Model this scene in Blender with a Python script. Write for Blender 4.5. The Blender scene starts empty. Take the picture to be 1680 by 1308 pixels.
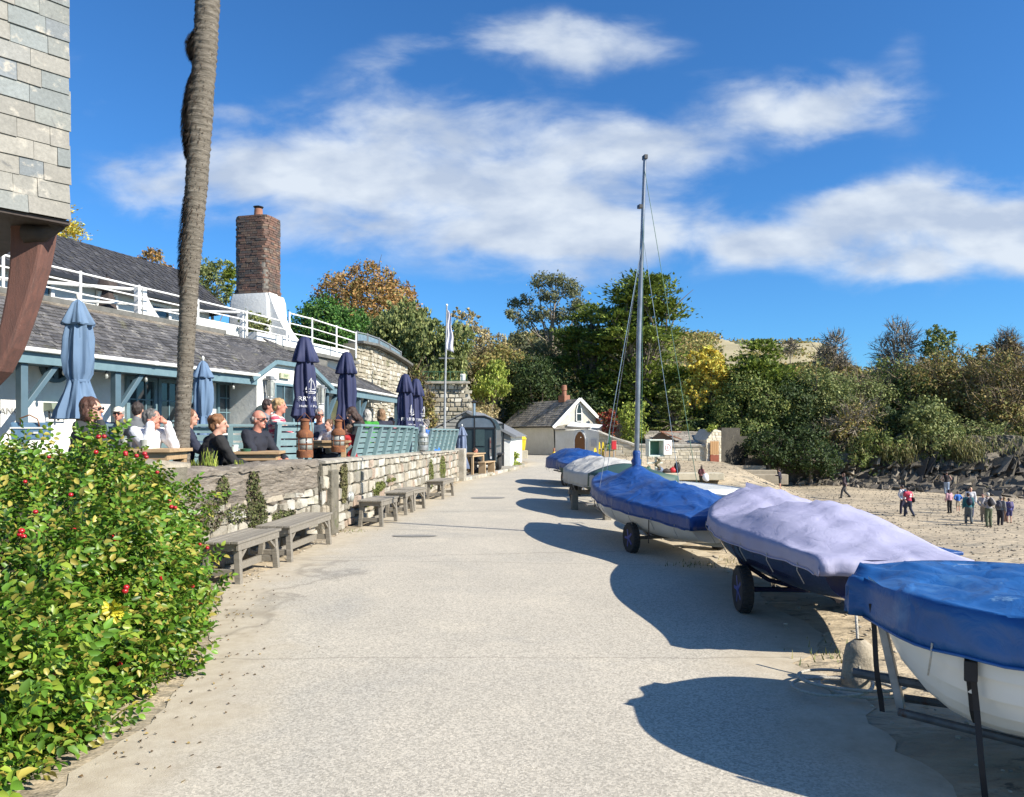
import bpy, bmesh, math, random
import numpy as np
from mathutils import Vector, Matrix, noise as mn
R = math.radians
sc = bpy.context.scene
# ------------------------------------------------------------ camera, light
EYE, F, CX, HY = 1.6, 1226.0, 840.0, 711.0      # eye height, focal length (px of the photo), horizon row
cam_d = bpy.data.cameras.new('camera'); cam = bpy.data.objects.new('camera', cam_d)
sc.collection.objects.link(cam); sc.camera = cam
cam.location = (0, 0, EYE); cam.rotation_euler = (R(90), 0, 0)
cam_d.sensor_width = 36; cam_d.lens = 36*F/1680; cam_d.shift_y = (HY-654)/1680
cam_d.clip_start = .1; cam_d.clip_end = 3000
SUN_EL, SUN_AZ = R(35), (0.90, -0.436)          # direction towards the sun on the ground plane
sd = bpy.data.lights.new('sun', 'SUN'); so = bpy.data.objects.new('sun', sd); sc.collection.objects.link(so)
sd.energy = 4.6; sd.angle = R(.5); sd.color = (1, .93, .82)
sv = Vector((SUN_AZ[0]*math.cos(SUN_EL), SUN_AZ[1]*math.cos(SUN_EL), math.sin(SUN_EL)))
so.rotation_euler = (-sv).to_track_quat('-Z', 'Y').to_euler(); so.location = (10, -10, 20)
sc.view_settings.view_transform = 'Standard'; sc.view_settings.look = 'None'
sc.view_settings.exposure = 0.95; sc.view_settings.gamma = 1
sc.cycles.use_denoising = True; sc.cycles.max_bounces = 6; sc.cycles.transparent_max_bounces = 6
sc.cycles.caustics_reflective = False; sc.cycles.caustics_refractive = False

def Nn(nt, typ, **kw):
    n = nt.nodes.new(typ)
    for k, v in kw.items():
        if k in n.inputs: n.inputs[k].default_value = v
        else: setattr(n, k, v)
    return n
def Lk(nt, a, ai, b, bi): nt.links.new(a.outputs[ai], b.inputs[bi])
def math_n(nt, op, a, b=None, c=None):
    n = nt.nodes.new('ShaderNodeMath'); n.operation = op
    for i, v in enumerate((a, b, c)):
        if v is None: continue
        if isinstance(v, (int, float)): n.inputs[i].default_value = v
        else: nt.links.new(v, n.inputs[i])
    return n.outputs[0]

def build_world():
    w = bpy.data.worlds.new('World'); sc.world = w; w.use_nodes = True
    nt = w.node_tree; nt.nodes.clear()
    out = nt.nodes.new('ShaderNodeOutputWorld'); bg = nt.nodes.new('ShaderNodeBackground')
    sky = nt.nodes.new('ShaderNodeTexSky'); sky.sky_type = 'NISHITA'; sky.sun_disc = False
    sky.sun_elevation = SUN_EL; sky.sun_rotation = math.atan2(SUN_AZ[0], SUN_AZ[1])
    sky.air_density = 1.0; sky.dust_density = .35; sky.ozone_density = 2.2
    hsv = Nn(nt, 'ShaderNodeHueSaturation', Saturation=1.0, Value=1.0)
    tn = Nn(nt, 'ShaderNodeMix'); tn.data_type = 'RGBA'; tn.blend_type = 'MULTIPLY'; tn.inputs[0].default_value = 1; Lk(nt, sky, 0, tn, 6); tn.inputs[7].default_value = (.27, .60, .93, 1); Lk(nt, tn, 2, hsv, 'Color')
    tc = nt.nodes.new('ShaderNodeTexCoord'); sp = nt.nodes.new('ShaderNodeSeparateXYZ'); Lk(nt, tc, 'Generated', sp, 0)
    X, Y, Z = sp.outputs
    # clouds live on directions of the dome: u = x/(y), v = z/(y) in the half of the sky in front
    yc = math_n(nt, 'MAXIMUM', Y, .05)
    u = math_n(nt, 'DIVIDE', X, yc); v = math_n(nt, 'DIVIDE', Z, yc)
    # warp
    cv = nt.nodes.new('ShaderNodeCombineXYZ'); nt.links.new(u, cv.inputs[0]); nt.links.new(v, cv.inputs[1])
    wn = Nn(nt, 'ShaderNodeTexNoise', Scale=5.0, Detail=5.0, Roughness=.5); Lk(nt, cv, 0, wn, 'Vector')
    wsep = nt.nodes.new('ShaderNodeSeparateColor'); Lk(nt, wn, 'Color', wsep, 0)
    u2 = math_n(nt, 'MULTIPLY_ADD', math_n(nt, 'SUBTRACT', wsep.outputs[0], .5), .13, u)
    v2 = math_n(nt, 'MULTIPLY_ADD', math_n(nt, 'SUBTRACT', wsep.outputs[1], .5), .09, v)
    blobs = [  # centre (photo px), half sizes, tilt, strength
        (790,280,330,125,-.1,.95),(1060,240,135,55,-.1,.65),(830,385,145,46,.15,.85),(1010,375,175,60,-.1,.95),(450,265,150,75,.15,.95),
        (930,60,190,52,0,1.05),(640,90,100,50,.5,.35),(1340,170,170,52,-.1,1.25),(1250,195,60,20,.2,.15),(1230,400,90,40,.3,.8),(1440,345,170,50,.3,1.2),
        (1540,400,170,62,0,1.0),(1660,360,90,52,0,.9),(1480,455,120,32,0,.55),(240,315,110,55,-.3,.85),(150,120,90,45,-.8,.35),
        (560,350,180,95,.2,.6),(360,185,50,15,-.2,.3),(900,455,220,28,0,.4),(1700,440,90,40,0,.8),(1480,90,60,60,0,.25)]
    tot = None
    for (bx, by, hw, hh, tl, st) in blobs:
        du = math_n(nt, 'SUBTRACT', u2, (bx-CX)/F); dv = math_n(nt, 'SUBTRACT', v2, (HY-by)/F)
        c, s = math.cos(tl), math.sin(tl)
        a = math_n(nt, 'DIVIDE', math_n(nt, 'ADD', math_n(nt, 'MULTIPLY', du, c), math_n(nt, 'MULTIPLY', dv, s)), hw/F)
        b = math_n(nt, 'DIVIDE', math_n(nt, 'SUBTRACT', math_n(nt, 'MULTIPLY', dv, c), math_n(nt, 'MULTIPLY', du, s)), hh/F)
        r2 = math_n(nt, 'ADD', math_n(nt, 'MULTIPLY', a, a), math_n(nt, 'MULTIPLY', b, b))
        g = math_n(nt, 'MULTIPLY', math_n(nt, 'EXPONENT', math_n(nt, 'MULTIPLY', r2, -1.1)), st)
        tot = g if tot is None else math_n(nt, 'ADD', tot, g)
    # streaky detail
    mp = nt.nodes.new('ShaderNodeMapping'); mp.inputs['Scale'].default_value = (1.0, 2.1, 1); mp.inputs['Rotation'].default_value = (0, 0, R(-18)); Lk(nt, cv, 0, mp, 0)
    dn = Nn(nt, 'ShaderNodeTexNoise', Scale=6.4, Detail=8.0, Roughness=.56, Distortion=.3); Lk(nt, mp, 0, dn, 'Vector')
    fn = math_n(nt, 'MULTIPLY_ADD', math_n(nt, 'SUBTRACT', dn.outputs[0], .5), 3.3, 0.0)
    cf = math_n(nt, 'MULTIPLY_ADD', fn, math_n(nt, 'MINIMUM', math_n(nt, 'ADD', tot, .10), .62), tot)
    mr = Nn(nt, 'ShaderNodeMapRange'); mr.interpolation_type = 'SMOOTHSTEP'
    nt.links.new(cf, mr.inputs[0]); mr.inputs[1].default_value = .20; mr.inputs[2].default_value = 1.15; mr.inputs[3].default_value = 0; mr.inputs[4].default_value = .96
    front = math_n(nt, 'GREATER_THAN', Y, .08)
    # softer clouds elsewhere on the dome, seen only in reflections and from behind
    bn = Nn(nt, 'ShaderNodeTexNoise', Scale=2.0, Detail=6.0); Lk(nt, tc, 'Generated', bn, 'Vector')
    br = Nn(nt, 'ShaderNodeMapRange'); Lk(nt, bn, 0, br, 0); br.inputs[1].default_value = .52; br.inputs[2].default_value = .75; br.inputs[4].default_value = .7
    fac = Nn(nt, 'ShaderNodeMix'); fac.data_type = 'FLOAT'; nt.links.new(front, fac.inputs[0]); Lk(nt, br, 0, fac, 2); Lk(nt, mr, 0, fac, 3)
    mix = Nn(nt, 'ShaderNodeMix'); mix.data_type = 'RGBA'; mix.clamp_factor = True
    Lk(nt, fac, 0, mix, 0); Lk(nt, hsv, 0, mix, 6); cn_ = Nn(nt, 'ShaderNodeTexNoise', Scale=9., Detail=5., Roughness=.5); Lk(nt, mp, 0, cn_, 'Vector'); cr_ = Nn(nt, 'ShaderNodeMapRange'); Lk(nt, cn_, 0, cr_, 0); cr_.inputs[1].default_value = .38; cr_.inputs[2].default_value = .62; cm_ = Nn(nt, 'ShaderNodeMix'); cm_.data_type = 'RGBA'; Lk(nt, cr_, 0, cm_, 0); cm_.inputs[6].default_value = (2.75, 3.25, 4.1, 1); cm_.inputs[7].default_value = (4.1, 4.5, 5.0, 1); Lk(nt, cm_, 2, mix, 7)
    Lk(nt, mix, 2, bg, 'Color'); bg.inputs['Strength'].default_value = .098
    Lk(nt, bg, 0, out, 0)
build_world()
# ------------------------------------------------------------ pixels of the photo -> places
def P(px, py, d): s = F/d; return Vector(((px-CX)/s, d, EYE-(py-HY)/s))
def XD(px, d): return (px-CX)*d/F
def GY(py, z=0.0): return (EYE-z)*F/(py-HY)      # distance of a point at height z seen in row py
# ------------------------------------------------------------ objects
col = sc.collection
def tag(o, label=None, cat=None, group=None, kind=None):
    if label: o['label'] = label
    if cat: o['category'] = cat
    if group: o['group'] = group
    if kind: o['kind'] = kind
    return o
def thing(name, label, cat, loc=(0, 0, 0), rz=0, group=None):
    o = bpy.data.objects.new(name, None); col.objects.link(o); o.empty_display_size = .2
    o.location = loc; o.rotation_euler = (0, 0, rz); return tag(o, label, cat, group)
def dup(root, loc=None, rz=None, label=None, scale=None):
    kids = {}
    for o in list(bpy.data.objects):
        if o.parent: kids.setdefault(o.parent, []).append(o)
    def rec(o, par):
        c = o.copy(); col.objects.link(c); c.parent = par
        for k in kids.get(o, []): rec(k, c)
        return c
    r = rec(root, None)
    if loc is not None: r.location = loc
    if rz is not None: r.rotation_euler = (0, 0, rz)
    if scale is not None: r.scale = (scale,)*3
    if label: r['label'] = label
    return r
class MB:
    def __init__(s): s.v = []; s.f = []; s.mi = []; s.cur = 0
    def add(s, vs, fs):
        b = len(s.v); s.v += [tuple(v) for v in vs]; s.f += [tuple(i+b for i in f) for f in fs]; s.mi += [s.cur]*len(fs)
    def hexa(s, a, b):   # a,b: 4 corners each (bottom ring, top ring), counter-clockwise from outside top
        s.add(list(a)+list(b), [(3,2,1,0),(4,5,6,7),(0,1,5,4),(1,2,6,5),(2,3,7,6),(3,0,4,7)])
    def box(s, c, size, rz=0, M=None):
        hx, hy, hz = size[0]/2, size[1]/2, size[2]/2
        pts = [Vector((x, y, z)) for z in (-hz, hz) for x, y in ((-hx,-hy),(hx,-hy),(hx,hy),(-hx,hy))]
        m = M.to_3x3() if M is not None else Matrix.Rotation(rz, 3, 'Z')
        pts = [m @ p + Vector(c) for p in pts]; s.hexa(pts[:4], pts[4:])
    def bar(s, p, q, w, h, up=(0, 0, 1)):      # rectangular bar from p to q
        p, q = Vector(p), Vector(q); d = (q-p).normalized(); u = Vector(up)
        sd_ = d.cross(u)
        if sd_.length < 1e-4: sd_ = d.cross(Vector((0, 1, 0)))
        sd_.normalize(); u = sd_.cross(d).normalized()
        a = [p+sd_*x*w/2+u*y*h/2 for x, y in ((-1,-1),(1,-1),(1,1),(-1,1))]; b = [x+(q-p) for x in a]
        s.add(a+b, [(0,1,2,3),(7,6,5,4),(4,5,1,0),(5,6,2,1),(6,7,3,2),(7,4,0,3)])
    def tube(s, path, rad, seg=8, cap=True):
        path = [Vector(p) for p in path]; n = len(path)
        if not hasattr(rad, '__len__'): rad = [rad]*n
        prev = None; vs = []; fs = []
        for i, p in enumerate(path):
            t = (path[min(i+1, n-1)]-path[max(i-1, 0)])
            t = t.normalized() if t.length > 1e-9 else Vector((0, 0, 1))
            if prev is None:
                x = t.cross(Vector((0, 0, 1)));
                if x.length < 1e-3: x = t.cross(Vector((0, 1, 0)))
            else: x = prev - t*prev.dot(t)
            x.normalize(); prev = x; y = t.cross(x)
            for k in range(seg):
                a = 2*math.pi*k/seg; vs.append(p+(x*math.cos(a)+y*math.sin(a))*rad[i])
        for i in range(n-1):
            for k in range(seg):
                k2 = (k+1) % seg; fs.append((i*seg+k, i*seg+k2, (i+1)*seg+k2, (i+1)*seg+k))
        if cap: fs.append(tuple(range(seg))[::-1]); fs.append(tuple((n-1)*seg+k for k in range(seg)))
        s.add(vs, fs)
    def lathe(s, prof, c=(0, 0, 0), seg=16, axis='Z', fold=None):  # prof: (r, z)
        vs = []; fs = []; n = len(prof)
        for i, (r, z) in enumerate(prof):
            for k in range(seg):
                a = 2*math.pi*k/seg; rr = r*(1+(fold(a, z) if fold else 0))
                v = (rr*math.cos(a), rr*math.sin(a), z)
                if axis == 'X': v = (z, v[0], v[1])
                if axis == 'Y': v = (v[0], z, v[1])
                vs.append(Vector(v)+Vector(c))
        for i in range(n-1):
            for k in range(seg):
                k2 = (k+1) % seg
                q = (i*seg+k, i*seg+k2, (i+1)*seg+k2, (i+1)*seg+k)
                fs.append(q if axis != 'Y' else q[::-1])
        fs.append(tuple(range(seg))[::-1]); fs.append(tuple((n-1)*seg+k for k in range(seg)))
        s.add(vs, fs)
    def ell(s, c, r, M=None, seg=12, ring=8):
        vs = []; fs = []
        for i in range(ring+1):
            th = math.pi*i/ring
            for k in range(seg):
                a = 2*math.pi*k/seg
                v = Vector((r[0]*math.sin(th)*math.cos(a), r[1]*math.sin(th)*math.sin(a), -r[2]*math.cos(th)))
                if M is not None: v = M @ v
                vs.append(v+Vector(c))
        for i in range(ring):
            for k in range(seg):
                k2 = (k+1) % seg; fs.append((i*seg+k, i*seg+k2, (i+1)*seg+k2, (i+1)*seg+k))
        s.add(vs, fs)
    def grid(s, pts):     # rows of points
        n, m = len(pts), len(pts[0]); vs = [p for r in pts for p in r]
        s.add(vs, [(i*m+j, i*m+j+1, (i+1)*m+j+1, (i+1)*m+j) for i in range(n-1) for j in range(m-1)])
    def prism(s, poly, off):    # poly: list of Vectors (planar), extruded by off
        n = len(poly); off = Vector(off); a = [Vector(p) for p in poly]; b = [p+off for p in a]
        s.add(a+b, [tuple(range(n))[::-1], tuple(range(n, 2*n))]+[(i, (i+1) % n, n+(i+1) % n, n+i) for i in range(n)])
    def build(s, name, mat, parent=None, smooth=False, bevel=0, loc=None, rz=None, solid=0, fixn=True, sub=0):
        me = bpy.data.meshes.new(name); me.from_pydata(s.v, [], s.f)
        for m in (mat if isinstance(mat, (list, tuple)) else [mat]): me.materials.append(m)
        if isinstance(mat, (list, tuple)): me.polygons.foreach_set('material_index', s.mi)
        if fixn:
            bm = bmesh.new(); bm.from_mesh(me); bmesh.ops.remove_doubles(bm, verts=bm.verts, dist=1e-5)
            bmesh.ops.recalc_face_normals(bm, faces=bm.faces); bm.to_mesh(me); bm.free()
        if smooth:
            me.shade_smooth() if smooth is True else me.shade_smooth()
            if smooth != True: me.set_sharp_from_angle(angle=R(smooth))
        me.update(); o = bpy.data.objects.new(name, me); col.objects.link(o)
        if parent is not None: o.parent = parent
        if loc is not None: o.location = loc
        if rz is not None: o.rotation_euler = (0, 0, rz)
        if solid: m = o.modifiers.new('solidify', 'SOLIDIFY'); m.thickness = solid; m.offset = 0
        if bevel: m = o.modifiers.new('bevel', 'BEVEL'); m.width = bevel; m.segments = 2; m.limit_method = 'ANGLE'
        if sub: m = o.modifiers.new('subd', 'SUBSURF'); m.levels = sub; m.render_levels = sub
        return o
def np_mesh(name, V, quads, mat, parent=None, smooth=False):
    me = bpy.data.meshes.new(name); V = np.asarray(V, np.float32); Q = np.asarray(quads, np.int32); k = Q.shape[1]
    me.vertices.add(len(V)); me.vertices.foreach_set('co', V.ravel())
    me.loops.add(Q.size); me.loops.foreach_set('vertex_index', Q.ravel())
    me.polygons.add(len(Q)); me.polygons.foreach_set('loop_start', np.arange(0, Q.size, k, dtype=np.int32))
    me.update(calc_edges=True); me.validate()
    for m in (mat if isinstance(mat, (list, tuple)) else [mat]): me.materials.append(m)
    if smooth: me.shade_smooth()
    o = bpy.data.objects.new(name, me); col.objects.link(o)
    if parent is not None: o.parent = parent
    return o
def text_obj(name, body, size, mat, M, parent=None, align='CENTER', depth=.002, sx=1):
    c = bpy.data.curves.new(name, 'FONT'); c.body = body; c.size = size; c.align_x = align; c.extrude = depth; c.resolution_u = 2
    t = bpy.data.objects.new(name, c); col.objects.link(t); dg = bpy.context.evaluated_depsgraph_get()
    me = bpy.data.meshes.new_from_object(t.evaluated_get(dg)); bpy.data.objects.remove(t); bpy.data.curves.remove(c)
    me.materials.append(mat); me.transform(Matrix.Diagonal((sx, 1, 1, 1))); o = bpy.data.objects.new(name, me); col.objects.link(o)
    o.matrix_world = M
    if parent is not None: o.parent = parent
    return o
# ------------------------------------------------------------ materials
def mat(name, c1, c2=None, rough=.6, scale=4., detail=5., contrast=(.35, .65), bump=0, bscale=40., metal=0., island=0., pal=None,
        spots=None, coat=0., coords='Object', stretch=None, transl=0., bdist=.01, spec=.5, vor=None, fine=None, crease=0):
    m = bpy.data.materials.new(name); m.use_nodes = True; nt = m.node_tree; b = nt.nodes['Principled BSDF']
    b.inputs['Roughness'].default_value = rough; b.inputs['Metallic'].default_value = metal
    b.inputs['Specular IOR Level'].default_value = spec
    if coat: b.inputs['Coat Weight'].default_value = coat
    tc = nt.nodes.new('ShaderNodeTexCoord'); mp = nt.nodes.new('ShaderNodeMapping'); Lk(nt, tc, coords, mp, 0)
    if stretch: mp.inputs['Scale'].default_value = stretch
    n1 = Nn(nt, 'ShaderNodeTexNoise', Scale=scale, Detail=detail, Roughness=.6); Lk(nt, mp, 0, n1, 'Vector')
    mr = Nn(nt, 'ShaderNodeMapRange'); Lk(nt, n1, 0, mr, 0); mr.inputs[1].default_value = contrast[0]; mr.inputs[2].default_value = contrast[1]
    def rgb(c): return (c[0], c[1], c[2], 1)
    c2 = c2 or tuple(x*.82 for x in c1)
    mix = Nn(nt, 'ShaderNodeMix'); mix.data_type = 'RGBA'; Lk(nt, mr, 0, mix, 0)
    geo = nt.nodes.new('ShaderNodeNewGeometry')
    if pal:
        cr = nt.nodes.new('ShaderNodeValToRGB'); cr.color_ramp.interpolation = 'CONSTANT'; e = cr.color_ramp.elements
        while len(e) > 1: e.remove(e[0])
        e[0].position = 0; e[0].color = rgb(pal[0])
        for i in range(1, len(pal)): x = e.new(i/len(pal)); x.color = rgb(pal[i])
        Lk(nt, geo, 'Random Per Island', cr, 0); src = cr
        dk = Nn(nt, 'ShaderNodeMix'); dk.data_type = 'RGBA'; dk.blend_type = 'MULTIPLY'; dk.inputs[0].default_value = 1
        Lk(nt, cr, 0, dk, 6); dk.inputs[7].default_value = (.78, .78, .76, 1)
        Lk(nt, cr, 0, mix, 6); Lk(nt, dk, 2, mix, 7)
    else: mix.inputs[6].default_value = rgb(c1); mix.inputs[7].default_value = rgb(c2)
    cur = mix.outputs[2]
    if island:
        wn = nt.nodes.new('ShaderNodeTexWhiteNoise'); wn.noise_dimensions = '1D'; Lk(nt, geo, 'Random Per Island', wn, 'W')
        r = Nn(nt, 'ShaderNodeMapRange'); Lk(nt, wn, 0, r, 0); r.inputs[3].default_value = 1-island; r.inputs[4].default_value = 1+island
        h = Nn(nt, 'ShaderNodeHueSaturation'); Lk(nt, r, 0, h, 'Value'); nt.links.new(cur, h.inputs['Color']); cur = h.outputs[0]
    if spots:   # (colour, scale, threshold lo, hi)
        for sp_ in (spots if isinstance(spots, list) else [spots]):
            cs, ss, lo, hi = sp_[:4]
            n2 = Nn(nt, 'ShaderNodeTexNoise', Scale=ss, Detail=6., Roughness=.65); Lk(nt, mp, 0, n2, 'Vector')
            if len(sp_) > 4: n2.inputs['Distortion'].default_value = sp_[4]
            r2 = Nn(nt, 'ShaderNodeMapRange'); Lk(nt, n2, 0, r2, 0); r2.inputs[1].default_value = lo; r2.inputs[2].default_value = hi
            m2 = Nn(nt, 'ShaderNodeMix'); m2.data_type = 'RGBA'; Lk(nt, r2, 0, m2, 0); nt.links.new(cur, m2.inputs[6]); m2.inputs[7].default_value = rgb(cs); cur = m2.outputs[2]
    if fine:    # (scale, amount): salt and pepper
        n3 = Nn(nt, 'ShaderNodeTexNoise', Scale=fine[0], Detail=2., Roughness=.7); Lk(nt, mp, 0, n3, 'Vector')
        r3 = Nn(nt, 'ShaderNodeMapRange'); Lk(nt, n3, 0, r3, 0); r3.inputs[1].default_value = .3; r3.inputs[2].default_value = .7; r3.inputs[3].default_value = 1-fine[1]; r3.inputs[4].default_value = 1+fine[1]
        h3 = Nn(nt, 'ShaderNodeHueSaturation'); Lk(nt, r3, 0, h3, 'Value'); nt.links.new(cur, h3.inputs['Color']); cur = h3.outputs[0]
    nt.links.new(cur, b.inputs['Base Color'])
    if transl:
        b.inputs['Transmission Weight'].default_value = 0
        tr = nt.nodes.new('ShaderNodeBsdfTranslucent'); nt.links.new(cur, tr.inputs[0]); ms = nt.nodes.new('ShaderNodeMixShader')
        ms.inputs[0].default_value = transl; Lk(nt, b, 0, ms, 1); Lk(nt, tr, 0, ms, 2)
        o = [n for n in nt.nodes if n.type == 'OUTPUT_MATERIAL'][0]; Lk(nt, ms, 0, o, 0)
    if crease:
        wv = Nn(nt, 'ShaderNodeTexNoise', Scale=2.2, Detail=3.); Lk(nt, mp, 0, wv, 'Vector'); va = nt.nodes.new('ShaderNodeVectorMath'); va.operation = 'MULTIPLY_ADD'; Lk(nt, wv, 'Color', va, 0); va.inputs[1].default_value = (.5, .5, .5); Lk(nt, mp, 0, va, 2)
        vo = Nn(nt, 'ShaderNodeTexVoronoi', Scale=crease); vo.feature = 'DISTANCE_TO_EDGE'; Lk(nt, va, 0, vo, 'Vector'); vr = Nn(nt, 'ShaderNodeMapRange'); Lk(nt, vo, 0, vr, 0); vr.inputs[2].default_value = .22; vr.interpolation_type = 'SMOOTHERSTEP'
        n5 = Nn(nt, 'ShaderNodeTexNoise', Scale=5., Detail=7., Roughness=.6, Distortion=.8); Lk(nt, va, 0, n5, 'Vector'); ad = math_n(nt, 'MULTIPLY_ADD', vr.outputs[0], -.5, n5.outputs[0])
        bb = Nn(nt, 'ShaderNodeBump', Strength=bump or .45, Distance=.03); nt.links.new(ad, bb.inputs['Height']); Lk(nt, bb, 0, b, 'Normal')
    elif bump:
        bn = Nn(nt, 'ShaderNodeTexNoise', Scale=bscale, Detail=5., Roughness=.65); Lk(nt, mp, 0, bn, 'Vector')
        bb = Nn(nt, 'ShaderNodeBump', Strength=bump, Distance=bdist); Lk(nt, bn, 0, bb, 'Height'); Lk(nt, bb, 0, b, 'Normal')
    return m
def glass(name, c, rough=.05):
    m = mat(name, c, rough=rough, spec=.8, scale=1.5, c2=tuple(x*1.6 for x in c)); return m
M_ = {}
def D(k, *a, **kw): M_[k] = mat(k, *a, **kw); return M_[k]
D('white_wall', (.74,.74,.71), (.66,.66,.62), rough=.8, scale=1.2, bump=.35, bscale=9, bdist=.03, spots=((.60,.59,.53),.9,.60,.85), fine=(6,.04))
D('white_paint', (.84,.84,.81), (.76,.76,.73), rough=.45, scale=3)
D('teal', (.15,.235,.265), (.12,.195,.225), rough=.5, scale=6, spots=((.22,.29,.31),14,.62,.75))
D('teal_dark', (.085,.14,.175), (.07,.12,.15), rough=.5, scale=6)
D('bench_teal', (.20,.295,.305), (.16,.25,.265), rough=.55, scale=8, stretch=(1,1,1), spots=((.27,.35,.35),20,.6,.75), island=.08)
D('window_glass', (.02,.03,.035), (.06,.08,.09), rough=.06, scale=1.2, spec=.8)
D('dark_glass', (.012,.016,.02), (.03,.035,.04), rough=.08, scale=1, spec=.6)
D('slate_roof', (.115,.11,.108), (.07,.068,.07), rough=.6, scale=3, island=.42, spots=[((.30,.285,.25),5,.56,.72,1.5),((.15,.145,.09),2.2,.58,.75)], bump=.4, bscale=30, fine=(25,.25))
D('slate_dark', (.062,.06,.06), (.04,.039,.042), rough=.65, scale=3, island=.4, spots=[((.14,.135,.12),5,.60,.75,1.5)], bump=.4, bscale=30, fine=(25,.25))
D('slate_old', (.35,.315,.255), (.24,.215,.18), rough=.8, scale=2.2, island=.35, spots=[((.28,.25,.19),3,.55,.72),((.12,.12,.07),1.2,.55,.7)], bump=.5, bscale=20, fine=(20,.3))
D('slate_hung', (.27,.28,.26), (.22,.235,.23), rough=.75, scale=1.1, pal=[(.225,.235,.215),(.20,.22,.215),(.255,.245,.215),(.185,.205,.215),(.24,.24,.22),(.21,.22,.205),(.28,.265,.23)], island=.10, bump=.5, bscale=18, spots=[((.38,.35,.29),6,.57,.68),((.12,.12,.115),4,.62,.74,1.2)], fine=(30,.14))
D('lead', (.20,.21,.22), (.15,.155,.16), rough=.55, scale=2.5)
D('coping', (.16,.155,.14), (.10,.10,.09), rough=.85, scale=6, bump=.4, bscale=25)
D('gutter', (.72,.72,.69), (.60,.60,.56), rough=.45, scale=3)
D('black_metal', (.02,.02,.022), rough=.45, scale=5)
D('steel', (.5,.52,.54), (.4,.42,.44), rough=.3, metal=.9, scale=3)
D('galv', (.42,.43,.43), (.30,.31,.31), rough=.5, metal=.6, scale=12)
D('brick', (.17,.085,.06), (.09,.07,.06), rough=.9, scale=2.0, pal=[(.20,.11,.08),(.15,.09,.068),(.14,.105,.085),(.21,.14,.10),(.11,.09,.08),(.17,.10,.078)], island=.15, bump=.5, bscale=30, spots=[((.06,.055,.05),1.3,.48,.68),((.30,.27,.22),9,.62,.75)])
D('mortar', (.22,.20,.17), (.15,.14,.12), rough=.95, scale=6, bump=.5, bscale=40)
D('terracotta', (.33,.15,.09), (.24,.11,.07), rough=.8, scale=5)
D('limestone', (.50,.46,.38), (.40,.36,.28), rough=.9, scale=5, pal=[(.42,.385,.31),(.36,.33,.265),(.46,.43,.36),(.32,.29,.23),(.39,.34,.26),(.50,.48,.42),(.28,.26,.21),(.40,.31,.24)], island=.12, bump=.6, bscale=22, bdist=.02, spots=[((.20,.18,.14),5,.54,.72),((.12,.14,.05),2.2,.62,.76)], fine=(60,.16))
D('rubble_mortar', (.20,.18,.135), (.11,.10,.075), rough=.95, scale=5, bump=.7, bscale=25, bdist=.03, spots=((.10,.12,.04),2.4,.60,.75))
D('render_coat', (.28,.24,.19), (.13,.11,.088), rough=.95, scale=4.2, stretch=(.45,.45,2.6), contrast=(.3,.7), bump=1.0, bscale=11, bdist=.05, spots=[((.50,.47,.40),5.5,.60,.78),((.09,.08,.065),5.5,.58,.68,1.8)], fine=(45,.18))
D('moss', (.10,.13,.03), (.17,.18,.05), rough=.95, scale=9, island=.4)
D('moss_brown', (.13,.11,.06), (.16,.16,.06), rough=.95, scale=9, island=.4)
D('coping_stone', (.42,.39,.33), (.27,.25,.20), rough=.9, scale=4, bump=.6, bscale=18, bdist=.02, fine=(40,.15))
D('far_limestone', (.58,.52,.40), (.42,.37,.28), rough=.9, scale=1.2, pal=[(.66,.59,.45),(.58,.52,.39),(.70,.64,.52),(.53,.47,.35),(.62,.56,.45)], island=.12, bump=.5, bscale=12, spots=((.26,.23,.16),3.5,.6,.75))
D('tower_stone', (.40,.37,.29), (.26,.24,.18), rough=.9, scale=1.5, pal=[(.50,.46,.37),(.44,.40,.32),(.54,.51,.43),(.38,.34,.26),(.34,.30,.22)], island=.15, bump=.5, bscale=12, spots=((.14,.15,.07),1.5,.56,.72))
D('wood_grey', (.28,.255,.21), (.19,.17,.135), rough=.85, scale=5, stretch=(9,.7,9), island=.14, contrast=(.3,.7), bump=.6, bscale=22, spots=((.34,.31,.26),2.5,.58,.75))
D('wood_table', (.45,.31,.17), (.33,.22,.12), rough=.7, scale=5, stretch=(1,6,6), island=.12, bump=.3, bscale=20)
D('wood_pale', (.50,.36,.21), (.40,.28,.16), rough=.7, scale=4, island=.12)
D('timber_red', (.17,.075,.055), (.10,.052,.042), rough=.85, scale=4, stretch=(6,6,.7), contrast=(.3,.7), bump=.5, bscale=20, spots=((.30,.22,.18),12,.64,.75))
D('dark_timber', (.035,.025,.02), (.06,.045,.04), rough=.8, scale=4)
D('brolly_blue', (.12,.19,.295), (.095,.16,.26), rough=.8, scale=3)
D('brolly_navy', (.022,.03,.09), (.016,.02,.065), rough=.75, scale=3)
D('brolly_grey', (.16,.20,.30), (.13,.17,.25), rough=.8, scale=3)
D('print_white', (.7,.7,.7), rough=.7)
D('rust', (.24,.085,.03), (.13,.055,.03), rough=.9, scale=9, contrast=(.3,.7), bump=.5, bscale=50, spots=((.33,.13,.04),14,.55,.7))
D('lantern_glass', (.25,.27,.24), (.40,.40,.36), rough=.15, scale=12, spec=.8)
D('skin', (.55,.31,.22), (.47,.25,.18), rough=.55, scale=8)
D('skin_red', (.55,.24,.17), (.47,.2,.14), rough=.5, scale=8)
D('eye', (.03,.03,.03), rough=.2)
D('lip', (.35,.13,.11), rough=.5)
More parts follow.
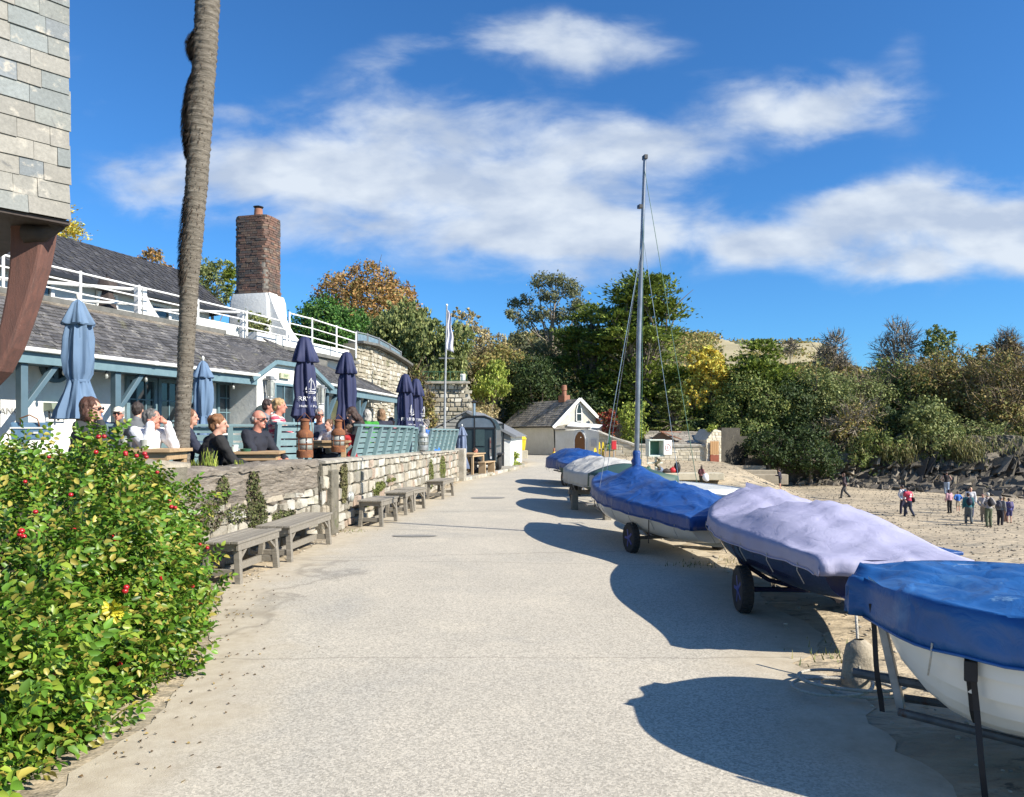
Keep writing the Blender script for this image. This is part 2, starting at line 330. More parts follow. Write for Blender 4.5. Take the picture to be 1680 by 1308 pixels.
D('palm_bark', (.19,.165,.13), (.10,.085,.065), rough=.95, scale=7, stretch=(1,1,5), contrast=(.3,.7), bump=1., bscale=14, bdist=.02, island=.1, spots=((.29,.26,.21),9,.58,.72))
D('palm_fibre', (.05,.035,.025), (.085,.06,.04), rough=1, scale=20, island=.4)
D('tyre', (.025,.025,.025), (.04,.038,.035), rough=.85, scale=30, bump=.4, bscale=60)
D('rim_blue', (.01,.04,.28), rough=.4)
D('gel_white', (.74,.74,.70), (.66,.66,.60), rough=.3, scale=2, coat=.3, spots=((.46,.42,.29),3.5,.64,.84))
D('gel_navy', (.012,.018,.075), (.015,.02,.05), rough=.22, scale=3, coat=.5)
D('cover_blue', (.016,.10,.30), (.012,.075,.235), rough=.42, scale=2.5, spots=[((.09,.22,.42),2.2,.56,.75),((.22,.38,.52),5,.68,.78),((.05,.07,.09),7,.70,.80)], crease=3.2)  # faded patches; palest spots stand in for reflections on the cloth
D('cover_royal', (.013,.065,.24), (.010,.05,.20), rough=.45, scale=3, spots=[((.05,.13,.32),3,.58,.74)], crease=3.6)
D('cover_lilac', (.345,.34,.46), (.30,.295,.42), rough=.75, scale=2, spots=[((.27,.265,.36),2.6,.55,.75),((.28,.26,.30),9,.70,.80)], crease=2.0, bump=.38)
D('cover_cream', (.50,.49,.45), (.42,.41,.37), rough=.75, scale=3, spots=[((.34,.32,.27),3,.58,.75)], crease=3.2)
D('cover_green', (.035,.09,.065), (.03,.07,.055), rough=.6, scale=4)
D('strap', (.012,.012,.014), rough=.7)
D('rope', (.48,.46,.40), (.36,.34,.29), rough=.9, scale=60, bump=.8, bscale=90)
D('rope_olive', (.12,.11,.06), (.08,.075,.04), rough=.9, scale=60, bump=.8, bscale=90)
D('galv_dark', (.15,.155,.155), (.09,.09,.09), rough=.6, metal=.3, scale=12, spots=((.14,.06,.03),9,.58,.68))
D('mast_metal', (.33,.34,.36), (.22,.23,.25), rough=.35, metal=.7, scale=5)
D('trailer_dark', (.022,.042,.052), (.018,.034,.042), rough=.4, scale=2)
D('yellow', (.75,.55,.02), rough=.5)
D('red', (.6,.03,.04), rough=.5)
D('door_brown', (.22,.09,.03), (.16,.07,.025), rough=.6, scale=4, stretch=(8,8,1))
D('door_orange', (.50,.29,.13), (.42,.24,.10), rough=.6, scale=4, stretch=(8,8,1))
D('door_rust', (.30,.08,.04), (.22,.06,.03), rough=.7, scale=4)
D('green_paint', (.03,.12,.07), rough=.5)
D('box_pale', (.55,.62,.56), (.48,.55,.5), rough=.5)
# ------------------------------------------------------------ terrain
def smooth(t): t = max(0., min(1., t)); return t*t*(3-2*t)
def lerp(a, b, t): return a+(b-a)*t
def piece(x, pts):
    if x <= pts[0][0]: return pts[0][1]
    for (a, b), (c, d) in zip(pts, pts[1:]):
        if x <= c: return lerp(b, d, (x-a)/(c-a))
    return pts[-1][1]
def edge_x(y): return piece(y, [(-20, 4.6), (4, 4.6), (12, 4.6), (20, 4.5), (34, 4.6), (48, 6.2), (58, 9), (66, 11), (80, 60)])
def hill_y(x): return piece(x, [(-60, 30), (-10, 31), (-7.5, 35), (-5, 52), (-2, 72), (8, 68), (15, 63.5), (20, 64), (30, 63), (40, 60), (60, 52), (120, 40)])
def gz(x, y):
    b = 0.0 - .25*smooth((y-42)/20)
    t = smooth((x-edge_x(y))/2.6)
    beach = -3.0 + 2.15*smooth((y-47)/12)*(1-smooth((x-15.5)/7)) + .35*smooth((y-52)/10) + .10*mn.noise((x*.25, y*.25, 3))
    z = lerp(b, beach, t)
    D = y-hill_y(x)
    if D > 0:
        up = piece(D, [(0, 0), (1.5, .9), (40, 10.5), (85, 17), (166, 31), (260, 33), (500, 36)])
        if x > 20: up = piece(D, [(0, 0), (2.0, 2.6), (30, 8.5), (85, 14), (166, 29.5), (260, 31), (500, 34)])
        up *= 1-.40*smooth((x/max(y, 1)-.405)/.08)*smooth((D-25)/60)
        z += up*lerp(1.15 if D < 30 else .8+.35*max(0, 1-(D-30)/30), 1, smooth((x+8)/10)) + .8*mn.noise((x*.06, y*.06, 1))*smooth(D/10)
    else: z += .02*mn.noise((x*.7, y*.7, 0))*t
    return z
def axis(lims):
    out = []
    for a, b, st in lims:
        n = max(1, int(round((b-a)/st))); out += [a+(b-a)*i/n for i in range(n)]
    return out+[lims[-1][1]]
xs = axis([(-400, -60, 17), (-60, -10, 2.5), (-10, 2, .6), (2, 34, .4), (34, 60, 1.2), (60, 400, 17)])
ys = axis([(-30, 0, 3), (0, 30, .5), (30, 72, .5), (72, 120, 2), (120, 300, 7), (300, 700, 40)])
V = np.array([(x, y, gz(x, y)) for y in ys for x in xs], np.float32)
nx = len(xs); Q = np.array([(j*nx+i, j*nx+i+1, (j+1)*nx+i+1, (j+1)*nx+i) for j in range(len(ys)-1) for i in range(nx-1)])
def sand_mat():
    m = mat('sand_and_soil', (.47,.385,.26), (.33,.27,.185), rough=.95, scale=.35, contrast=(.4,.6), bump=1., bscale=5, bdist=.09, fine=(5,.2), stretch=(.45,1,1),
            spots=[((.24,.21,.155),.5,.54,.66,1.2),((.15,.13,.09),2.2,.57,.66,1.8),((.12,.105,.075),5.5,.60,.68,1.0),((.58,.51,.39),3.2,.62,.72)])
    nt = m.node_tree; b = nt.nodes['Principled BSDF']; src = b.inputs['Base Color'].links[0].from_socket
    at = nt.nodes.new('ShaderNodeAttribute'); at.attribute_name = 'hill'
    n = Nn(nt, 'ShaderNodeTexNoise', Scale=.12, Detail=8., Roughness=.65); tc = nt.nodes.new('ShaderNodeTexCoord'); Lk(nt, tc, 'Object', n, 'Vector')
    cr = nt.nodes.new('ShaderNodeValToRGB'); Lk(nt, n, 0, cr, 0)
    e = cr.color_ramp.elements; e[0].position = .35; e[0].color = (.06,.065,.025,1); e[1].position = .62; e[1].color = (.17,.145,.075,1)
    mx = Nn(nt, 'ShaderNodeMix'); mx.data_type = 'RGBA'; Lk(nt, at, 'Fac', mx, 0); nt.links.new(src, mx.inputs[6]); Lk(nt, cr, 0, mx, 7)
    nt.links.new(mx.outputs[2], b.inputs['Base Color']); return m
gnd = np_mesh('ground', V, Q, sand_mat(), smooth=True); tag(gnd, kind='structure')
att = gnd.data.attributes.new('hill', 'FLOAT', 'POINT')
att.data.foreach_set('value', np.array([smooth((y-hill_y(x)-.2)/.8) for y in ys for x in xs], np.float32))
# far dry field on the hill: a sheet of its own that follows the ground
mb = MB(); rows = []
for j in range(31):
    y = 146+j*2.9; rows.append([Vector((x, y, gz(x, y)+.35)) for x in [y*(.245+.17*i/23) for i in range(24)]])
mb.grid(rows); tag(mb.build('field', D('dry_field', (.40,.34,.20), (.33,.28,.15), rough=1, scale=.15, bump=.3, bscale=2), smooth=True), kind='structure')
# ------------------------------------------------------------ road
def rl(y): return piece(y, [(-2, -1.9), (3, -1.95), (5, -2.1), (7.6, -2.95), (11.5, -2.75), (14, -2.45), (25, -1.62), (27, -1.15), (33, -.1), (38, .75), (41, .9), (45, .35), (52, -1.4), (60, -3.5), (69, -6)])
def rr(y): return piece(y, [(-2, 1.75), (3, 1.95), (5, 2.15), (6.8, 2.45), (10, 2.62), (14, 2.55), (20, 2.6), (30, 2.9), (40, 3.8), (48, 5.0), (55, 6.6), (58, 7.0), (62, 3.5), (66, .7), (69, -3)])
rows = []; ecol = []
yy = axis([(-2, 12, .12), (12, 30, .3), (30, 69, .6)]); K = 40
for y in yy:
    a, b = rl(y)+(.16*mn.noise((y*1.3, 0, 0))+.10*mn.noise((y*4, 3, 0))+.05*mn.noise((y*11, 5, 0)))*(1 if y < 24 else .3), rr(y)+.30*mn.noise((y*.9, 9, 0))+.16*mn.noise((y*3, 7, 0))+.06*mn.noise((y*10, 2, 0)); r = []
    for i in range(K+1):
        u = i/K; x = lerp(a, b, u); r.append(Vector((x, y, gz(x, y)+.006+.006*(1-(2*u-1)**2)))); ecol.append(min(x-a, (b-x)))
    rows.append(r)
mb = MB(); mb.grid(rows)
def road_mat():
    m = mat('tarmac', (.475,.43,.345), (.405,.37,.30), rough=.9, scale=.8, contrast=(.3,.7), bump=.5, bscale=120, bdist=.006, spots=[((.375,.35,.295),.45,.52,.72,1.0),((.50,.45,.355),1.1,.55,.72)])
    nt = m.node_tree; b = nt.nodes['Principled BSDF']; src = b.inputs['Base Color'].links[0].from_socket
    tc = nt.nodes.new('ShaderNodeTexCoord')
    # aggregate: light and dark chips
    vo = Nn(nt, 'ShaderNodeTexVoronoi', Scale=95.); Lk(nt, tc, 'Object', vo, 'Vector')
    r = Nn(nt, 'ShaderNodeMapRange'); sp = nt.nodes.new('ShaderNodeSeparateColor'); Lk(nt, vo, 'Color', sp, 0); Lk(nt, sp, 0, r, 0)
    r.inputs[1].default_value = 0; r.inputs[2].default_value = 1; r.inputs[3].default_value = .70; r.inputs[4].default_value = 1.27
    h = Nn(nt, 'ShaderNodeHueSaturation'); Lk(nt, r, 0, h, 'Value'); nt.links.new(src, h.inputs['Color'])
    at = nt.nodes.new('ShaderNodeAttribute'); at.attribute_name = 'edge'
    n = Nn(nt, 'ShaderNodeTexNoise', Scale=2.2, Detail=8., Roughness=.65); Lk(nt, tc, 'Object', n, 'Vector')
    e = math_n(nt, 'MULTIPLY_ADD', math_n(nt, 'SUBTRACT', n.outputs[0], .5), 1.1, at.outputs['Fac'])
    mr = Nn(nt, 'ShaderNodeMapRange'); mr.interpolation_type = 'SMOOTHSTEP'; nt.links.new(e, mr.inputs[0]); mr.inputs[1].default_value = .08; mr.inputs[2].default_value = .85
    d = Nn(nt, 'ShaderNodeTexNoise', Scale=6., Detail=8., Roughness=.7); Lk(nt, tc, 'Object', d, 'Vector')
    cr = nt.nodes.new('ShaderNodeValToRGB'); Lk(nt, d, 0, cr, 0); cr.color_ramp.elements[0].position = .3; cr.color_ramp.elements[0].color = (.37,.31,.22,1)
    cr.color_ramp.elements[1].position = .65; cr.color_ramp.elements[1].color = (.50,.44,.33,1)
    mx = Nn(nt, 'ShaderNodeMix'); mx.data_type = 'RGBA'; Lk(nt, mr, 0, mx, 0); Lk(nt, cr, 0, mx, 6); Lk(nt, h, 0, mx, 7)
    # fine cracks / joints across the road and a few dark damp patches
    mp = nt.nodes.new('ShaderNodeMapping'); mp.inputs['Scale'].default_value = (.05, .32, 1); Lk(nt, tc, 'Object', mp, 0)
    v2 = Nn(nt, 'ShaderNodeTexVoronoi', Scale=1.0); v2.feature = 'DISTANCE_TO_EDGE'
    nz = Nn(nt, 'ShaderNodeTexNoise', Scale=1.5, Detail=6.); Lk(nt, tc, 'Object', nz, 'Vector')
    va = nt.nodes.new('ShaderNodeVectorMath'); va.operation = 'MULTIPLY_ADD'; Lk(nt, nz, 'Color', va, 0); va.inputs[1].default_value = (.12, .06, 0); Lk(nt, mp, 0, va, 2); Lk(nt, va, 0, v2, 'Vector')
    r2 = Nn(nt, 'ShaderNodeMapRange'); Lk(nt, v2, 0, r2, 0); r2.inputs[1].default_value = .0; r2.inputs[2].default_value = .006; r2.inputs[3].default_value = .72; r2.inputs[4].default_value = 1
    h2 = Nn(nt, 'ShaderNodeHueSaturation'); Lk(nt, r2, 0, h2, 'Value'); Lk(nt, mx, 2, h2, 'Color')
    Lk(nt, h2, 0, b, 'Base Color'); return m
road = mb.build('road', road_mat(), smooth=True, fixn=False); tag(road, kind='structure')
att = road.data.attributes.new('edge', 'FLOAT', 'POINT'); att.data.foreach_set('value', np.array(ecol, np.float32))
# bank of dropped leaves and pebbles
random.seed(5)
def litter(name, n, area, size, mt, kind='stuff', flat=.3, label=None, cat=None):
    mb = MB()
    for _ in range(n):
        x, y = area(); s_ = size*random.uniform(.4, 1.4); a = random.uniform(0, 6.3)
        c = Vector((x, y, gz(x, y)+.012)); t = Vector((math.cos(a), math.sin(a), 0)); q = Vector((-t.y, t.x, random.uniform(0, flat)))
        if flat > .5: mb.ell(c+Vector((0, 0, s_*.2)), (s_, s_*.7, s_*.5), Matrix.Rotation(a, 3, 'Z'), 6, 4)
        else: mb.add([c-t*s_, c+q*s_*.5, c+t*s_, c-q*s_*.5+Vector((0, 0, .01))], [(0,1,2,3)])
    return tag(mb.build(name, mt, fixn=False), label, cat, kind=kind)
def a1():
    y = random.uniform(3.4, 8.5); return rl(y)+random.gauss(.15, .22), y
litter('fallen_leaves', 190, a1, .013, D('dead_leaf', (.16,.10,.05), rough=.9, pal=[(.20,.12,.05),(.12,.08,.04),(.28,.2,.07),(.10,.07,.04)]), label='scatter of small brown fallen leaves along the dusty road edge', cat='leaves')
def a2():
    if random.random() < .5: y = random.uniform(3.2, 14); return rr(y)+random.gauss(.35, .3), y
    y = random.uniform(7.5, 24); return rl(y)+random.gauss(-.1, .12), y
litter('pebbles', 420, a2, .016, D('pebble', (.4,.36,.29), rough=.9, island=.4), flat=.9, label='loose pebbles strewn in the sand beside the road', cat='pebbles')
def a3():
    y = random.uniform(24, 60); x = random.uniform(8, 36); return x, y
litter('beach_stones', 5200, a3, .042, D('beach_stone', (.25,.22,.17), rough=.9, island=.5), flat=.9, label='dark shingle scattered over the pale beach sand', cat='shingle')
# ------------------------------------------------------------ masonry helper
def masonry(mb, p0, p1, z0, z1, rows_h=(.13,.22), w=(.16,.42), proud=.025, gap=.012, seed=1, topf=None, jit=.35, botf=None):
    """stones on the right-hand face of the line p0->p1 (seen from the side the normal points to)"""
    rnd = random.Random(seed); p0 = Vector((p0[0], p0[1], 0)); p1 = Vector((p1[0], p1[1], 0)); L = (p1-p0).length; u = (p1-p0)/L
    n = Vector((u.y, -u.x, 0)); z = z0
    top = max([z1]+([topf(i/20) for i in range(21)] if topf else []))
    while z < top-.03:
        h = rnd.uniform(*rows_h)
        if top-z-h < rows_h[0]*.6: h = top-z
        t = -rnd.uniform(0, .2)
        while t < L:
            ww = rnd.uniform(*w)*(1.4 if rnd.random() < .1 else 1)
            a, b = max(0, t+gap), min(L, t+ww-gap); t += ww
            if b-a < .05: continue
            zt = topf((a+b)/2/L) if topf else z1
            if zt < z+.05 or (botf and botf((a+b)/2/L) > z+h*.6): continue
            zz = min(z+h-gap, zt)
            pr = proud*rnd.uniform(.5, 1.5); ins = .10*min(b-a, zz-z)+.006
            j = lambda k: rnd.uniform(-1, 1)*k
            cs = [(a+j(gap*jit), z+gap+j(gap*jit)), (b+j(gap*jit), z+gap+j(gap*jit)), (b+j(gap*jit), zz+j(gap*jit)), (a+j(gap*jit), zz+j(gap*jit))]
            ce = ((a+b)/2, (z+zz)/2); sl = j(.3*pr)
            outer = [p0+u*c[0]+Vector((0, 0, c[1])) - n*.02 for c in cs]
            mid = [p0+u*c[0]+Vector((0, 0, c[1]))+n*pr*.5 for c in cs]
            inn = []
            for c in cs:
                dx, dz = ce[0]-c[0], ce[1]-c[1]; k = math.hypot(dx, dz) or 1
                inn.append(p0+u*(c[0]+dx/k*ins*1.3)+Vector((0, 0, c[1]+dz/k*ins*1.3))+n*(pr+sl*(1 if c[0] > ce[0] else -1)+j(.2*pr)))
            mb.add(outer+mid+inn, [(0,1,5,4),(1,2,6,5),(2,3,7,6),(3,0,4,7),(4,5,9,8),(5,6,10,9),(6,7,11,10),(7,4,8,11),(8,9,10,11)])
        z += h
def wall_core(mb, p0, p1, th, z0, z1, back=False, zf=None, inset=0):
    p0 = Vector((p0[0], p0[1], 0)); p1 = Vector((p1[0], p1[1], 0)); u = (p1-p0).normalized(); n = Vector((u.y, -u.x, 0))
    N = 16 if zf else 1
    for i in range(N):
        a = p0.lerp(p1, i/N); b = p0.lerp(p1, (i+1)/N); za = zf(i/N) if zf else z1; zb = zf((i+1)/N) if zf else z1
        lo = [a-n*inset, b-n*inset, b-n*th, a-n*th]
        mb.hexa([v+Vector((0, 0, z0)) for v in lo], [lo[0]+Vector((0,0,za)), lo[1]+Vector((0,0,zb)), lo[2]+Vector((0,0,zb)), lo[3]+Vector((0,0,za))])
def rough_top(mb, p0, p1, th, z, over=.03, h=.05, seed=3, step=.09, amp=.02, zf=None):
    p0 = Vector((p0[0], p0[1], 0)); p1 = Vector((p1[0], p1[1], 0)); L = (p1-p0).length; u = (p1-p0)/L; n = Vector((u.y, -u.x, 0))
    N = max(2, int(L/step)); prof = [(over, -h), (over, 0), (.4*over-.0, h*.35), (-th*.35, h*.5), (-th*.7, h*.45), (-th-over, 0), (-th-over, -h)]
    rows = []
    for i in range(N+1):
        t = i/N; zz = (zf(t) if zf else z); r = []
        for k, (o_, dz) in enumerate(prof):
            p = p0+u*(L*t)+n*o_+Vector((0, 0, zz+dz)); q = mn.noise_vector((p*6+Vector((seed, 0, 0)))); r.append(p+Vector((q.x*.4, q.y*.4, q.z))*amp*1.6)
        rows.append(r)
    mb.grid(rows)
    for r in (rows[0], rows[-1]): mb.add(r, [tuple(range(len(r)))])
A0, A1 = (-3.66, 7.6), (-2.99, 11.35); B0, B1 = (-2.93, 11.5), (-1.83, 25.0); C0, C1 = (-9.5, 11.2), (-3.66, 7.6)
# near rendered wall (two faces meeting at the palm)
w1 = thing('rendered_wall', 'rough weathered wall with peeling render and old stones behind the two near benches', 'wall', (A0[0], A0[1], 0))
o = Vector((A0[0], A0[1]))
def loc2(p, base): return (p[0]-base[0], p[1]-base[1])
la0, la1 = loc2(A0, A0), loc2(A1, A0)
mb = MB(); wall_core(mb, la0, la1, .42, -.1, 1.14); mb.build('wall_core', M_['rubble_mortar'], w1)
mb = MB(); masonry(mb, la0, la1, .0, .62, seed=11, proud=.05, w=(.12,.38), rows_h=(.1,.22), jit=1.6, gap=.018, topf=lambda t: .78); mb.build('exposed_stone', M_['limestone'], w1)
# render coat: displaced skin
rows = []; u = Vector((la1[0]-la0[0], la1[1]-la0[1], 0)); L = u.length; u /= L; n = Vector((u.y, -u.x, 0))
for j in range(31):
    r = []
    for i in range(121):
        t = i/120; low = .64+.24*mn.noise((t*6, 4, 0))+.14*mn.noise((t*18, 2, 0)); z = lerp(low, 1.16, j/30)
        d = .05+.03*mn.noise((t*9, z*5, 7))-.035*abs(mn.noise((t*14, z*16, 3)))+.022*mn.noise((t*40, z*40, 7)); d *= (.15 if j == 0 else 1)
        r.append(u*(L*t)+n*d+Vector((0, 0, z)))
    rows.append(r)
mb = MB(); mb.grid(rows); mb.build('render_coat', M_['render_coat'], w1, smooth=True, fixn=False)
mb = MB(); rough_top(mb, la0, la1, .42, 1.17, over=.06, h=.06, amp=.035, seed=2); mb.build('wall_top', M_['render_coat'], w1, smooth=True)
mb = MB()   # end pier of dressed render
e = u*L; mb.box(e+Vector((-.02, -.12, .59))-n*.15, (.30, .26, 1.2), rz=math.atan2(u.y, u.x)-R(90)); mb.build('pier', M_['coping_stone'], w1, bevel=.02)
w1b = thing('rubble_wall', 'low rubble wall turning away behind the rose bush', 'wall', (C0[0], C0[1], 0)); lc1 = loc2(C1, C0)
mb = MB(); wall_core(mb, (0, 0), lc1, .4, 0, 1.24); mb.build('wall_core', M_['rubble_mortar'], w1b)
mb = MB(); masonry(mb, (0, 0), lc1, .5, 1.25, seed=7, proud=.05); mb.build('face_stones', M_['limestone'], w1b)
mb = MB(); rough_top(mb, (0, 0), lc1, .4, 1.27, over=.04, h=.06, amp=.04, seed=9); mb.build('wall_top', M_['limestone'], w1b, smooth=True)
# long dressed-stone wall
w2 = thing('stone_wall', 'long pale limestone terrace wall with flat coping behind the four far benches', 'wall', (B0[0], B0[1], 0)); lb1 = loc2(B1, B0)
zt = lambda t: lerp(1.19, 1.06, t)
mb = MB(); wall_core(mb, (0, 0), lb1, .42, -.1, 1.1, zf=lambda t: zt(t)-.04); mb.build('wall_core', M_['rubble_mortar'], w2)
mb = MB(); masonry(mb, (0, 0), lb1, .0, 1.1, seed=21, proud=.045, rows_h=(.12,.24), w=(.13,.36), gap=.017, jit=1.3, topf=lambda t: zt(t)-.07); mb.build('face_stones', M_['limestone'], w2)
mb = MB(); rough_top(mb, (0, 0), lb1, .42, 1.1, over=.06, h=.04, amp=.012, seed=4, zf=lambda t: zt(t)-.02, step=.2); mb.build('coping', M_['coping_stone'], w2, smooth=35)
mb = MB(); mb.box(Vector((lb1[0]+.02, lb1[1]+.15, .52)), (.5, .42, 1.14), rz=R(-5)); mb.build('end_pier', M_['coping_stone'], w2, bevel=.03)
mb = MB(); uu = Vector((lb1[0], lb1[1], 0)).normalized(); nn = Vector((uu.y, -uu.x, 0))
mb.bar(uu*.35+nn*.05, uu*.35+nn*.05+Vector((0, 0, 1.02)), .34, .12, up=nn); mb.build('corner_pier', M_['rubble_mortar'], w2, bevel=.02)
# outdoor bulkhead lamp on the wall
bl = thing('bulkhead_lamp', 'round grey metal bulkhead lamp low on the stone wall', 'lamp', Vector(B0).to_3d()+uu*1.22+nn*.05+Vector((0, 0, .52)), rz=math.atan2(nn.y, nn.x)-R(90))
mb = MB(); mb.lathe([(.085, 0), (.09, .03), (.07, .05)], axis='Y', seg=16); mb.build('lamp_ring', M_['galv'], bl, smooth=40)
mb = MB(); mb.ell((0, .05, 0), (.065, .05, .09)); mb.build('lamp_glass', M_['lantern_glass'], bl, smooth=True)
# moss and weed on the walls
def moss(parent, name, spots_, n0, u0, m_, seed=0, leaf=.016):
    rnd = random.Random(seed); V = []; Q = []
    for (t, z, rt, rz_, cnt) in spots_:
        for _ in range(cnt):
            a = rnd.uniform(0, 6.3); q = rnd.random()**.6; tt = t+rt*q*math.cos(a); zz = z+rz_*q*math.sin(a)
            c = u0*tt+n0*(.05+rnd.uniform(0, .05)*(1-q)+.01)+Vector((0, 0, zz)); d = Vector((rnd.gauss(0, 1), rnd.gauss(0, 1), rnd.gauss(0, 1))).normalized(); e = d.cross(Vector((rnd.gauss(0, 1), rnd.gauss(0, 1), 1))).normalized()
            s_ = leaf*rnd.uniform(.6, 1.5); b = len(V); V += [c-d*s_, c+e*s_*.6, c+d*s_, c-e*s_*.6]; Q.append((b, b+1, b+2, b+3))
    return np_mesh(name, V, Q, m_, parent)
moss(w1, 'wall_plants', [(1.9,.84,.17,.28,600),(2.0,.52,.24,.34,1100),(1.2,.92,.14,.18,350),(.9,.65,.3,.2,420),(.5,.55,.35,.16,450),(2.7,.48,.35,.07,350),(1.5,.62,.3,.12,200)], n, u, D('ivy_moss', (.12,.13,.05), rough=.9, pal=[(.10,.12,.04),(.15,.17,.05),(.14,.11,.07),(.08,.09,.035)]), 3, .02)
moss(w2, 'wall_moss', [(.95,.75,.17,.32,1500),(.95,.98,.17,.12,500)], nn, uu, M_['moss_brown'], 4, .018)
moss(w2, 'wall_moss', [(3.2,.55,.5,.10,800),(3.0,.35,.2,.3,700),(2.4,.3,.3,.06,400),(4.2,.62,.4,.04,300),(8.6,.5,.35,.4,900),(10.4,.55,.5,.4,1300),(.32,.45,.05,.5,500)], nn, uu, M_['moss'], 5, .018)
# terrace slab the tables stand on
mb = MB()
poly = [(-9.6, 10.9), (-3.95, 7.95), (-3.35, 11.3), (-3.3, 11.6), (-2.2, 25.2), (-1.9, 25.4), (-3.3, 31), (-6, 31), (-16, 16)]
mb.prism([Vector((x, y, .0)) for x, y in poly], (0, 0, .75)); tag(mb.build('terrace', D('terrace_paving', (.33,.30,.25), (.26,.24,.2), rough=.9, scale=3, bump=.3), fixn=True), kind='structure')
# pavement with kerb in front of the trailer
mb = MB(); poly = [(-1.6, 25.2), (-.75, 29.0), (.15, 33.5), (.55, 36), (.2, 40), (-1, 44), (-6, 44), (-6, 31), (-3.2, 31.2), (-2, 25.5)]
mb.prism([Vector((x, y, -.3)) for x, y in poly], (0, 0, .37)); tag(mb.build('pavement', D('gravel_path', (.36,.33,.27), (.28,.26,.21), rough=.95, scale=3, bump=.5, fine=(30, .2)), bevel=.02), kind='structure')
mb = MB(); kp = [(-1.62, 25.1), (-1.18, 27), (-.73, 29.0), (-.25, 31.3), (.18, 33.5), (.58, 36), (.22, 40)]
for a, b in zip(kp, kp[1:]):
    a, b = Vector((*a, .03)), Vector((*b, .03)); m_ = 5
    for i in range(m_): mb.bar(a.lerp(b, i/m_+.01), a.lerp(b, (i+1)/m_-.01), .16, .16)
tag(mb.build('kerb', M_['limestone'], bevel=.015), kind='structure')
# manhole / damp patches worn in the road: thin sheets
mb = MB()
for (px, py, hw, hd) in ((680, 881, .35, .12), (800, 818, .42, .3)):
    d = GY(py); x = XD(px, d); mb.add([Vector((x+hw*math.cos(a)*(1+.25*mn.noise((a, px, 0))), d+hd*math.sin(a)*(1+.3*mn.noise((a, 5, px))), .019)) for a in [i*math.pi/12 for i in range(24)]], [tuple(range(24))])
tag(mb.build('road_patch', D('patch_tar', (.20,.195,.18), (.25,.24,.21), rough=.9, scale=14, fine=(90,.3))), kind='structure')
# ------------------------------------------------------------ benches
def bench_proto(L, label):
    t = thing('wooden_bench', label, 'bench', group='weathered wooden benches along the terrace walls')
    mb = MB(); W = .44
    for k in range(5): mb.box((0, (k-2)*.088, .445+random.uniform(-.003, .003)), (L, .082, .028))
    mb.build('seat', M_['wood_grey'], t, bevel=.004)
    mb = MB(); mb.box((0, -.19, .395), (L-.08, .03, .075)); mb.box((0, .19, .395), (L-.08, .03, .075))
    mb.box((-L/2+.07, 0, .395), (.03, .345, .075)); mb.box((L/2-.07, 0, .395), (.03, .345, .075)); mb.build('apron', M_['wood_grey'], t, bevel=.004)
    for sx in (-1, 1):
        for sy in (-1, 1):
            mb = MB(); mb.bar((sx*(L/2-.10), sy*.165, .36), (sx*(L/2-.08), sy*.19, 0), .065, .065, up=(0, 1, 0)); mb.build('leg', M_['wood_grey'], t, bevel=.005)
    mb = MB(); mb.box((0, 0, .12), (L-.24, .045, .08)); mb.build('stretcher', M_['wood_grey'], t, bevel=.004)
    for sx in (-1, 1):
        mb = MB(); mb.box((sx*(L/2-.09), 0, .12), (.045, .33, .07)); mb.build('cross_rail', M_['wood_grey'], t, bevel=.004)
        mb = MB(); mb.bar((sx*(L/2-.12), -.17, .26), (sx*(L/2-.28), -.17, .37), .03, .045, up=(0, 1, 0)); mb.build('brace', M_['wood_grey'], t, bevel=.003)
    return t
def place_bench(px0, py0, px1, py1, label, proto=None, first=False, off=.24):
    d0, d1 = GY(py0), GY(py1); a = Vector((XD(px0, d0), d0, 0)); b = Vector((XD(px1, d1), d1, 0)); L = (b-a).length+.16; u = (b-a).normalized()
    c = (a+b)/2+Vector((-u.y, u.x, 0))*.19; t = bench_proto(L, label); t.location = c; t.rotation_euler = (0, 0, math.atan2(u.y, u.x)); return t
random.seed(2)
place_bench(392, 959, 454, 932, 'nearest weathered grey wooden bench, beside the rose bush')
place_bench(476, 923, 540, 894, 'weathered bench with yellowish lichen on its slats, second from the rose bush')
place_bench(626, 865, 650, 856, 'wooden bench third from the rose bush, below the mossy stones')
place_bench(666, 846, 676, 841.5, 'short wooden bench fourth from the rose bush, squeezed between two others')
place_bench(679, 839, 696, 835, 'wooden bench fifth from the rose bush, end of its group of three')
place_bench(727, 820, 743, 814, 'farthest wooden bench, standing alone at the end of the stone wall')
# ------------------------------------------------------------ the inn
def slates(mb, o, u, v, L, H, cw=.24, ch=.16, jit=.02, th=.012, Lf=None, seed=0, off=None):
    """courses of slates from the eave up: o origin, u along, v up the slope; Lf(t)->(a,b) limits of the course at height t"""
    rnd = random.Random(seed); u = Vector(u).normalized(); v = Vector(v).normalized(); n = u.cross(v).normalized()
    if n.z < 0: n = -n
    if off is not None: n = Vector(off)
    h = 0
    while h < H:
        h2 = min(H, h+ch*rnd.uniform(.92, 1.08)); a, b = (Lf(h/H) if Lf else (0, L)); x = a-rnd.uniform(0, cw)
        while x < b:
            w = cw*rnd.uniform(.7, 1.3); xa, xb = max(a, x), min(b, x+w-.006); x += w
            if xb-xa < .02: continue
            j = [rnd.uniform(-1, 1)*jit for _ in range(4)]; lift = th*rnd.uniform(1.0, 2.2)
            p = [o+u*xa+v*(h+j[0])+n*lift, o+u*xb+v*(h+j[1])+n*(lift+j[2]*.3), o+u*xb+v*(h2+.02)+n*.002, o+u*xa+v*(h2+.02)+n*.002]
            q = [o+u*xa+v*(h+j[0])-n*.01, o+u*xb+v*(h+j[1])-n*.01]
            mb.add(p+q, [(0,1,2,3),(4,5,1,0),(4,0,3),(5,2,1)])
        h = h2
